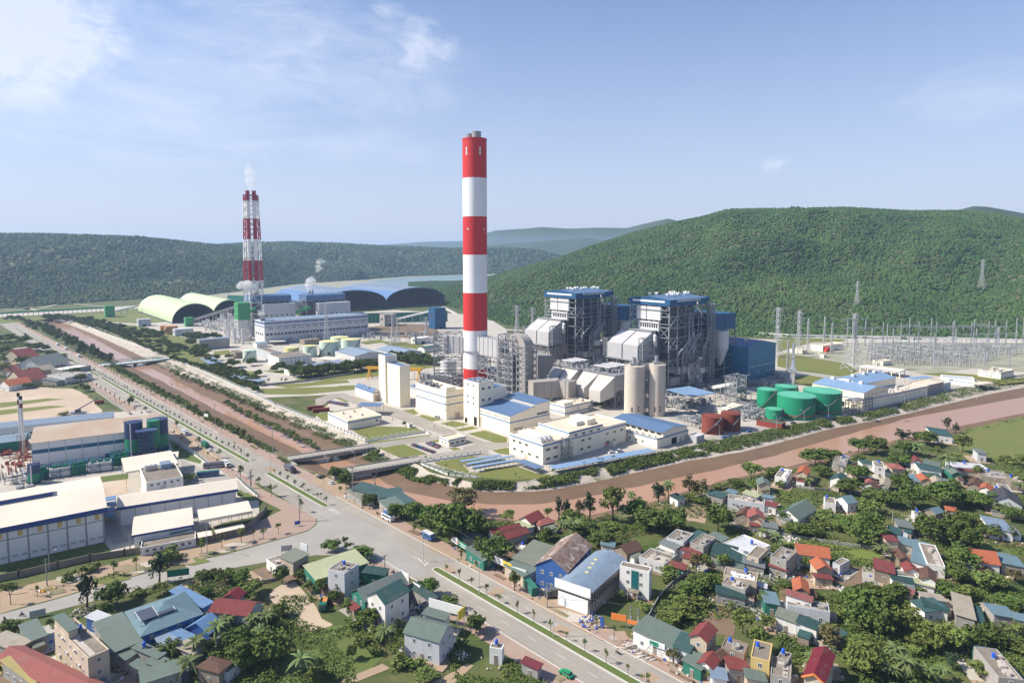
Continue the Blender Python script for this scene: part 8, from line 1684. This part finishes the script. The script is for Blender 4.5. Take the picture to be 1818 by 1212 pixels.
bm_=crown_mesh('b',9);bm_.materials.clear();bm_.materials.append(M('leaf_brown'));CR['r']=[bm_]
tm=MB().tube([(0,0,0),(.03,.01,.35),(.0,.03,.7),(.02,0,1)],[.06,.045,.035,.02],7)
for a in(0,2.1,4.2):tm.tube([(0,.02,.5),(.16*cos(a),.16*sin(a),.75),(.28*cos(a),.28*sin(a),.95)],[.028,.018,.01],5)
TR=tm.mesh('trunk','bark');PT=MB().tube([(0,0,0),(.012,.008,.4),(.0,.02,.75),(.0,.0,1)],[.03,.021,.018,.017],7).mesh('trunk','bark')
KN={'a':('tree','round dark green tree'),'b':('tree','light green leafy tree'),'c':('tree','feathery grey green tree'),'p':('palm','palm tree'),'r':('tree','brownish thin tree'),'s':('shrub','low green bush'),'y':('street_tree','young street tree')}
rt=random.Random(77);QUE=[]
def tree(g,kind,w,h,label,group=None):
 QUE.append((max(w,h)/g.y if kind in 'abcr' else 9,g,kind,w,h,label,group))
def place(g,kind,w,h,label,group):
 nm,_=KN[kind];P=empty(nm,g,rt.uniform(0,6.28),label,'palm' if kind=='p' else('bush' if kind=='s' else 'tree'),group);me=rt.choice(CR[kind]);c=bpy.data.objects.new('crown',me);COL.objects.link(c);c.parent=P
 t=bpy.data.objects.new('trunk',PT if kind=='p' else TR);COL.objects.link(t);t.parent=P
 if kind=='p':c.location=(0,0,h*.82);s=max(w*.62,2.2);c.scale=(s,s,s*.9);t.scale=(h*.55,h*.55,h*.83)
 else:
  b={'a':.18,'b':.22,'c':.12,'s':-.25,'y':.42,'r':.2}[kind]*h;rz_=(h-b)/2;c.location=(0,0,b+rz_);c.scale=(w/2,w/2*rt.uniform(.85,1.1),rz_);t.scale=(h*.55,h*.55,(b+rz_)*1.05)
  if kind=='y':t.scale=(h*.35,h*.35,(b+rz_))
  if kind=='s':t.scale=(h*.4,h*.4,max(.3,h*.4))
 return P
SEEN={}
def autolabel(px,py,kind,big):
 best=sorted(LM,key=lambda q:(q[0]-px)**2+(2.2*(q[1]-py))**2)[0];dx,dy=px-best[0],py-best[1]
 rel=('right of' if dx>0 else 'left of')if abs(dx)>1.6*abs(dy)else('behind' if dy<0 else 'in front of')
 d=KN[kind][1];d=('large ' if big>11 else 'small ' if big<4.5 else '')+d;key=(d,rel,best[2]);SEEN[key]=SEEN.get(key,0)+1;s='%s %s the %s'%(d,rel,best[2])
 if SEEN[key]>1:s='%s nearest %s'%(nth(SEEN[key]-1),s)
 w=s.split();return ' '.join(w[:16])
LM+=[(x,y,n)for x,y,n in((845,690,'big banded chimney'),(600,820,'nearer canal bridge'),(1000,800,'cream office block'),(1560,700,'treatment hall'),(90,930,'biggest white warehouse'),(560,890,'median nose'))]
TD={'e':'a150,460,330,240 b310,400,160,170 a30,420,140,150 r250,290,200,140 a465,620,260,200 c905,330,60,220 c960,320,90,180 r1050,315,90,140 c1120,320,140,230 b1280,330,180,270 p1345,340,100,140 a1450,320,200,150 a1560,410,200,170 a1700,400,150,170 c1600,200,140,160 p1665,200,90,160 p1410,240,60,110 a820,480,130,110 p940,460,120,150 p1010,450,160,150 a1200,500,220,110 b1340,500,130,110 a1000,370,200,110 b600,810,90,150 b830,300,70,70 b545,330,120,60 b1335,880,80,80 a1100,400,160,90 b1250,410,160,80 a560,300,90,50 b1500,960,110,70 y230,600,30,60 y1290,1165,30,130 s1700,680,100,80 s1660,760,90,70 y330,650,30,50','f':'a760,520,90,100 a840,570,120,110 a1000,700,110,100 a1190,780,140,110 a1310,810,170,150 a1560,930,300,260 a1700,930,260,230 r1640,690,250,110 a1420,850,170,170 y105,490,40,90 y235,560,45,70 y320,630,60,100 y525,740,40,100 y545,580,30,50 y370,890,45,90 y265,925,40,90 y110,945,60,110 y195,925,30,80 y800,610,40,60 y1310,890,50,70 b850,1000,60,60 s1060,330,40,40 y665,640,25,40 y1640,1060,40,80 a1780,1060,140,170 y680,530,40,60','d':'a750,230,140,90 a960,285,180,90 a1420,545,150,130 a1570,640,160,110 a400,460,110,140 a110,475,130,110 b30,430,80,80 a540,440,110,90 b590,520,100,90 b670,545,90,140 a760,590,100,100 b860,660,130,100 a1000,760,180,130 p1130,950,150,230 p540,1150,190,240 c1210,800,150,120 a890,990,80,120 s1340,1040,140,70 p200,800,130,150 p290,790,140,150 p250,890,140,150 a330,1010,280,260 a130,1060,220,220 a380,690,120,110 a1760,800,140,130 b150,600,150,120 b200,520,140,100 a20,930,120,160 b1060,850,150,110 s900,760,120,70 s650,1130,160,60 s1200,1040,160,80 a60,720,120,100 s960,880,120,80 s1050,950,110,80 b840,180,50,60 b1400,1150,160,110 y1750,700,40,60','c':'c600,690,160,300 c1100,520,190,270 a775,680,210,170 a700,775,150,120 b1105,600,150,90 a80,880,170,110 a20,1150,60,90 c35,805,25,70 p1510,950,170,190 p1570,860,140,130 p1360,1050,150,180 p1310,1190,190,180 b1170,1060,180,160 p1700,800,120,110 p1750,860,130,110 a1650,1010,200,190 a1720,1130,180,160 a1410,620,100,80 b1520,535,100,120 a1400,500,120,70 a1465,490,90,70 a1585,480,70,70 b1670,520,110,100 b1700,640,170,130 b1180,1175,220,90 y75,670,50,170 y785,475,60,120 y940,440,50,120 y1390,320,70,120 y1530,280,60,110 y1665,250,50,110 y260,620,30,100 y440,570,30,80 s480,500,110,60 s620,440,120,60 s950,610,100,50 s60,560,100,50 b345,830,50,70 a1480,1090,120,100 b1440,1010,110,110','v':'a680,165,200,200 a1150,110,110,100 a1200,190,150,90 a1310,200,150,90 a200,160,230,150 a380,180,180,190 b340,500,120,110 r530,450,140,140 b715,445,110,140 a560,570,180,120 a480,620,160,110 b430,710,170,110 b370,790,170,100 a330,840,120,70 a630,560,120,110 b850,870,170,170 b950,1010,150,220 b1020,850,120,120 a1010,430,80,90 b1280,425,80,90 a1130,555,100,60 b980,690,70,130 a1690,840,260,290 a1620,720,150,150 r1440,990,180,190 b1450,870,130,70 b1700,1160,250,260 p1330,1110,120,120 p985,240,70,110 p1085,275,110,80 a1560,160,180,100 a1700,180,200,180 r370,1070,110,110 y600,1195,80,80 y155,1200,30,60 s540,680,140,60 s470,770,140,60 s300,770,110,50 s250,900,70,40 b1160,1130,60,50 a600,400,100,70 s1250,600,80,40 a880,640,60,60 s780,690,90,40 s1350,610,60,40 b1620,1010,160,140 b300,430,100,60','w':'a330,320,200,110 a440,300,150,90 a620,240,150,110 a740,250,160,130 c920,170,140,110 a1080,190,160,100 c1000,170,110,90 a900,330,170,100 a930,250,150,100 c1215,85,80,100 c1275,110,60,80 b1320,240,130,130 p1010,265,110,80 p1210,400,110,170 b1150,280,90,90 a380,400,130,80 p290,470,70,70 a610,425,150,110 a560,525,160,120 a900,480,150,110 a990,620,210,190 a1180,600,210,170 a1340,600,190,110 a1450,620,170,130 b1560,650,150,90 a820,600,170,120 b700,650,180,110 a650,870,230,190 a760,850,140,130 a1100,830,220,180 a1250,850,220,200 a1370,900,180,180 a1330,760,170,130 a1650,700,150,110 a1500,820,160,110 a1620,820,120,90 a140,690,130,90 a200,800,160,90 a310,800,140,80 b1700,480,100,90 b1660,640,150,80 b1420,400,70,80 p780,965,130,60 b850,890,90,60 b600,750,150,80 b400,700,160,80 s350,740,120,50 b470,760,130,70 a1100,450,110,60 a1000,450,80,50 b250,450,90,60 b450,470,70,60 a720,560,150,90 b1290,300,90,60 b620,320,110,70 s1600,300,80,50 s1650,320,90,50 b1720,320,60,60 p1700,520,90,90 a1240,480,120,70 b1050,870,90,60 b90,370,90,40 s30,400,80,50 b500,500,90,60 a1590,560,90,60 b1450,760,130,80','k':'a500,850,260,300 a640,900,230,260 a620,700,250,180 b820,880,220,220 b980,990,220,230 b1140,1010,220,210 a1270,990,160,190 b900,1000,160,150 b520,1190,240,200 p740,1110,150,190 p800,1200,160,200 p690,1210,150,150 c1130,1120,150,130 b1320,1180,160,130 a1400,970,180,180 b1560,1010,150,100 a1520,700,180,100 a1100,630,180,120 b1230,660,160,140 a1160,520,180,130 b1330,560,200,130 b1450,570,150,120 r1560,530,130,110 b660,475,110,70 b880,590,110,60 p960,1210,130,130 p1060,1200,120,110 a1200,420,230,170 p160,1110,110,100 a430,700,150,150 s880,1010,160,60 s340,740,120,50 b1600,900,140,110 a740,640,160,130 s1000,750,100,50 b420,1120,160,130 b1430,1120,100,90','m':'b1060,320,200,160 a1230,290,130,70 a1100,400,150,70 a950,390,150,70 a1290,390,90,60 r560,470,160,190 r660,480,140,170 c320,470,120,150 p395,475,100,170 p95,500,80,90 a700,550,100,100 b840,400,90,60 s780,400,90,50 b1180,440,90,60 p1110,540,60,50 b940,550,80,60 p1160,800,80,90 b560,500,110,70 a640,520,80,60 b1000,440,100,50','1':'a60,500,120,60 a160,510,90,60 a250,560,110,60 a50,640,90,60 a170,660,120,70 a30,720,90,80 a240,750,110,80 a400,630,110,60 a430,660,90,60 a490,740,100,60 a560,770,90,60 a280,780,90,40 a100,800,90,40 a350,600,80,50 a120,600,90,50 a530,720,60,50 a20,580,90,60 a200,820,80,30 a330,700,70,40 a600,840,70,50 b910,940,50,70 y1010,980,40,40 y480,1190,30,30 a0,500,80,60 a320,560,60,50 y1380,1200,40,50 b1225,1250,30,40','b':'y1670,620,40,80 b1310,650,120,60 s1250,620,60,50 y910,90,40,50 y1010,160,30,40 y1225,280,40,60 y1380,395,40,60 y1520,480,50,60 s1180,1190,170,110 s440,185,60,12 s1660,740,30,30','s':'a165,1130,90,90 a240,1160,150,100 y990,1000,30,50 y1035,1000,25,40 a795,685,36,45 y1170,1070,30,50 y1110,640,20,30 y375,750,15,20 y410,760,15,20 y460,790,18,30 s545,940,40,40','t':'y585,975,40,70 y665,945,35,55 y850,910,50,60 a980,880,70,60 y1095,860,50,60 y1210,830,40,50 y265,990,20,50 y915,900,30,50','u':'b1690,760,30,10','8':'c730,1195,60,50 c925,1185,40,60','4':'a860,1080,70,60 a960,1060,60,40 a590,1060,80,50 a490,1020,60,40 a690,1050,70,50 a730,1110,50,40 a430,990,80,50 y790,1155,20,40 y860,1150,20,35 y885,1150,20,35 a1000,1110,70,60 a400,960,80,40 a360,940,90,50 a900,1090,60,50 a640,1130,60,50 a560,1010,50,30 a820,1085,50,40 a1090,1020,30,30 a1130,1000,20,30'}
for t,S in TD.items():
 for it in S.split():
  k=it[0];x,y,w,h=(float(v)for v in it[1:].split(','));g=GQ(t,x,y);px,py=Q(t,x,y);dep=g.y*cos(PIT)+CH*sin(PIT);wm=w/ZT[t][2]*dep/FPX;hm=h/ZT[t][2]*dep/FPX*.95;hm=max(hm,wm*(.5 if k not in 'p' else .9));hm=min(hm,19)
  tree(g,k,wm,hm,autolabel(px,py,k,max(wm,hm)))
def belt(t,path,n,width,kind,wm,hm,label,group,jitter=.5,hv=.25):
 P=[GQ(t,*p)for p in path];D_=[(b-a).length for a,b in zip(P,P[1:])];T=sum(D_)
 for i in range(n):
  s=T*(i+rt.uniform(0,jitter))/n;k=0
  while k<len(D_)-1 and s>D_[k]:s-=D_[k];k+=1
  a,b=P[k],P[k+1];d=(b-a).normalized();c=a+d*s+Vector((-d.y,d.x,0))*rt.uniform(-width/2,width/2);f_=rt.uniform(1-hv,1+hv);tree(c,kind,wm*f_,hm*f_,label,group)
belt('1',[(250,385),(400,460),(560,560),(770,650)],80,16,'c',8,10,'feathery dark tree in the dense belt between the road and the far canal','trees of the dense roadside belt');belt('1',[(770,665),(1000,785),(1330,960),(1798,1215)],90,5,'s',4.5,3.2,'bush in the line along the road side bank of the canal','bushes along the canal bank')
belt('1',[(700,395),(880,480),(1160,600)],44,5,'a',7,6,'round tree in the row inside the canal fence beyond the footbridge','trees in the far fence row');belt('1',[(1200,620),(1500,720),(1798,850)],40,4,'a',6,5.5,'round tree in the row inside the canal fence this side of the footbridge','trees in the near fence row');belt('4',[(420,1060),(560,1110),(700,1160)],22,4,'a',6,5.5,'round tree in the fence row beside the old plant garden','trees in the garden fence row');belt('1',[(1440,640),(1620,720),(1800,790)],22,4,'a',6.5,6,'round tree in the second row behind the fence row','trees in the second garden row')
belt('1',[(330,330),(520,350),(760,400),(980,460),(1090,480)],84,34,'a',12,8,'tree of the dense belt left of the pale green sheds','trees of the belt by the green sheds');belt('1',[(1040,500),(1200,560),(1380,600)],30,26,'a',10,7,'tree of the loose belt before the long grey shed','trees before the grey shed');belt('1',[(1300,470),(1400,480),(1530,470)],22,18,'a',10,8,'tree behind the long plain grey shed','trees behind the grey shed')
belt('4',[(935,1120),(1100,1100),(1250,1085),(1400,1062)],60,18,'a',10,10,'tree in the dense dark row across the middle of the plants','trees of the dense dark row');belt('4',[(1500,1010),(1600,1035),(1775,1040)],34,16,'a',9,9,'tree in the dark row just left of the chimney frame','trees left of the chimney frame')
belt('1',[(0,350),(110,330),(230,400),(260,420)],16,14,'a',9,6,'tree by the far end of the main road','trees at the far road end');belt('f',[(640,300),(400,180),(200,80),(0,-20)][::-1],50,5,'s',4,2.4,'bush on the plant side slope of the canal','bushes on the canal slope')
belt('1',[(1180,700),(1400,790),(1600,870),(1798,960)],44,5,'s',4.2,2.4,'bush on the plant side slope of the canal','bushes on the canal slope')
def ystreet(s0,s1,step,off,lab,grp):
 s=s0;i=0
 while s<s1:g=RD(s,off,.1);w=rt.uniform(1.3,2.2);tree(g,'y',w,rt.uniform(2.8,4.6),'%s, %s from the near end'%(lab,nth(i)),grp);s+=step*rt.uniform(.85,1.15);i+=1
ystreet(-48,82,7.6,1.15,'young tree on the near median strip','young trees on the median');ystreet(168,230,8,1.1,'young tree on the short middle median strip','young trees on the median');ystreet(260,640,9.5,1.1,'young tree on the long far median strip','young trees on the median');ystreet(330,820,13,12.2,'young tree on the canal side pavement','young pavement trees');ystreet(250,560,15,-14,'young tree on the left pavement past the junction','young pavement trees')
def scrub(name,A,B,n,h,s,label,mat='scrub_leaf',seed=0,clump=.09,thr=-.05):
 r=random.Random(seed);m=MB();N=len(A)-1
 for _ in range(n):
  k=r.randrange(N);u,v=r.random(),r.random();p=A[k].lerp(A[k+1],u).lerp(B[k].lerp(B[k+1],u),v);q=noise.noise(p*clump)
  if q<thr:continue
  hh=h*(.4+1.3*max(0,q-thr));c=p+Vector((0,0,r.uniform(0,hh)))
  for _ in range(3):leafq(m,c+Vector((r.gauss(0,s),r.gauss(0,s),r.gauss(0,s*.4)+s*.3)),Vector((0,0,1)),s*r.uniform(.6,1.2),r)
 m.build(name,mat,None,label,'scrub',None,'stuff')
i0=11*5;scrub('bank_scrub',LINES[5][i0:],[a.lerp(b,.78)for a,b in zip(LINES[5],LINES[4])][i0:],17000,1.9,.55,'dense green scrub covering the plant side canal bank',seed=1,thr=-.28)
scrub('bank_scrub',[a.lerp(b,.45)for a,b in zip(LINES[5],LINES[4])][15:i0],[a.lerp(b,.3)for a,b in zip(LINES[4],LINES[3])][15:i0],7500,1.4,.5,'patchy scrub on the plant side slope upstream of the bridges',seed=2,thr=-.12);scrub('bank_scrub',[p+Vector((0,0,0))for p in LINES[0]][10:40],LINES[1][10:40],4500,1.6,.5,'scrub on the road side bank of the canal',seed=3,thr=-.15);scrub('bank_scrub',LINES[0][50:],LINES[1][50:],4000,1.8,.5,'scrub on the village side bank of the canal',seed=4,thr=-.2)
HF=[(f.O,f.d,f.n,f.L,f.W)for f,_ in HOUSES]
def under(quad,n,h,s,label,seed,thr=-.1,avoid=()):
 P4=[G(*p)for p in quad];r=random.Random(seed);m=MB()
 for _ in range(n):
  u,v=r.random(),r.random();p=P4[0].lerp(P4[1],u).lerp(P4[3].lerp(P4[2],u),v);q=noise.noise(p*.06+Vector((seed,0,0)))
  if q<thr:continue
  o=(p-RD0);
  if-19<o.dot(RDN)<14:continue
  if any(-.5<(p-O).dot(d)<L+.5 and-.5<(p-O).dot(nn)<W_+.5 for O,d,nn,L,W_ in HF):continue
  hh=h*(.3+1.4*(q-thr))
  for _ in range(4):leafq(m,p+Vector((r.gauss(0,s),r.gauss(0,s),r.uniform(.05,hh))),Vector((0,0,1)),s*r.uniform(.6,1.2),r)
 m.build('undergrowth','scrub_leaf',None,label,'undergrowth',None,'stuff')
under([(1180,900),(1850,800),(1900,960),(1150,990)],9000,1.8,.45,'garden greenery between the houses near the canal',1);under([(1100,985),(1850,950),(1850,1080),(1200,1100)],7500,1.5,.42,'weeds and crops between the middle village houses',2,.0);under([(1380,1060),(1850,1050),(1850,1230),(1380,1230)],9000,2.2,.42,'tangled greenery at the lower right of the village',3,-.2);under([(1160,1060),(1300,1000),(1240,1110),(1170,1130)],2600,1.4,.4,'overgrown plot beside the narrow village lane',4,-.3)
under([(500,1060),(760,1050),(720,1230),(420,1230)],6000,.9,.35,'weedy grass on the vacant plot with the coconut palm',5,-.05);under([(380,1060),(520,1100),(480,1230),(330,1230)],3500,2.2,.42,'thick greenery under the lower left palms',6,-.3);under([(780,1130),(960,1150),(960,1230),(820,1230)],3500,2.0,.42,'creepers and bushes beside the near carriageway',7,-.2);under([(820,930),(1180,930),(1150,1000),(930,990)],5000,1.8,.45,'undergrowth behind the roadside sheds',8,-.15);under([(0,1010),(300,985),(300,1010),(0,1060)],2500,.7,.35,'weeds along the boundary wall verge',9,.05);under([(330,1020),(560,1010),(560,1060),(340,1090)],2500,1.4,.4,'weeds around the sandy yard',10,.0);under([(0,600),(140,640),(170,690),(0,690)],3000,2,.9,'greenery between the far left houses',11,-.2)
import numpy as np
QUE.sort(key=lambda q:-q[0]);keep=[q for q in QUE if q[0]==9];big=[q for q in QUE if q[0]!=9]
for q in keep+big[:298]:place(*q[1:])
VS,FS,off=[],[],0
CA={}
for k in 'abcr':
 for me in CR[k]:
  me.calc_loop_triangles();v=np.empty(len(me.vertices)*3,'f');me.vertices.foreach_get('co',v);t_=np.empty(len(me.loop_triangles)*3,'i');me.loop_triangles.foreach_get('vertices',t_);CA[me.name]=(v.reshape(-1,3),t_.reshape(-1,3))
for _,g,kind,w,h,lb,gp in big[298:]:
 v,t_=CA[rt.choice(CR[kind]).name];b=h*.12;a=rt.uniform(0,6.28);c,s=cos(a),sin(a);x=v*np.array([w/2,w/2,(h-b)/2]);VS.append(np.stack([x[:,0]*c-x[:,1]*s+g.x,x[:,0]*s+x[:,1]*c+g.y,x[:,2]+b+(h-b)/2],1));FS.append(t_+off);off+=len(v)
V=np.concatenate(VS);F=np.concatenate(FS);me=bpy.data.meshes.new('tree_belts');me.vertices.add(len(V));me.vertices.foreach_set('co',V.ravel().astype('f'));me.loops.add(F.size);me.loops.foreach_set('vertex_index',F.ravel().astype('i'));me.polygons.add(len(F));me.polygons.foreach_set('loop_start',np.arange(0,F.size,3,dtype='i'));me.polygons.foreach_set('loop_total',np.full(len(F),3,'i'));me.update(calc_edges=True)
me.materials.append(M('leaf_a'));o=bpy.data.objects.new('tree_belts',me);COL.objects.link(o);tag(o,'far tree belts along the canal, the old plant and the distant road','trees',None,'stuff')
hz=MB().box(-8950,8950,-60,10900,-5,262).build('haze',[],None,'thin pale blue haze hanging over the whole valley','haze',None,'stuff')
hm_=bpy.data.materials.new('haze');hm_.use_nodes=True;t_=hm_.node_tree;t_.nodes.clear()
o_=t_.nodes.new('ShaderNodeOutputMaterial');v_=t_.nodes.new('ShaderNodeVolumePrincipled');v_.inputs['Color'].default_value=(.50,.70,1,1);v_.inputs['Density'].default_value=HAZE;v_.inputs['Anisotropy'].default_value=.2
t_.links.new(v_.outputs[0],o_.inputs['Volume']);hz.data.materials.append(hm_)
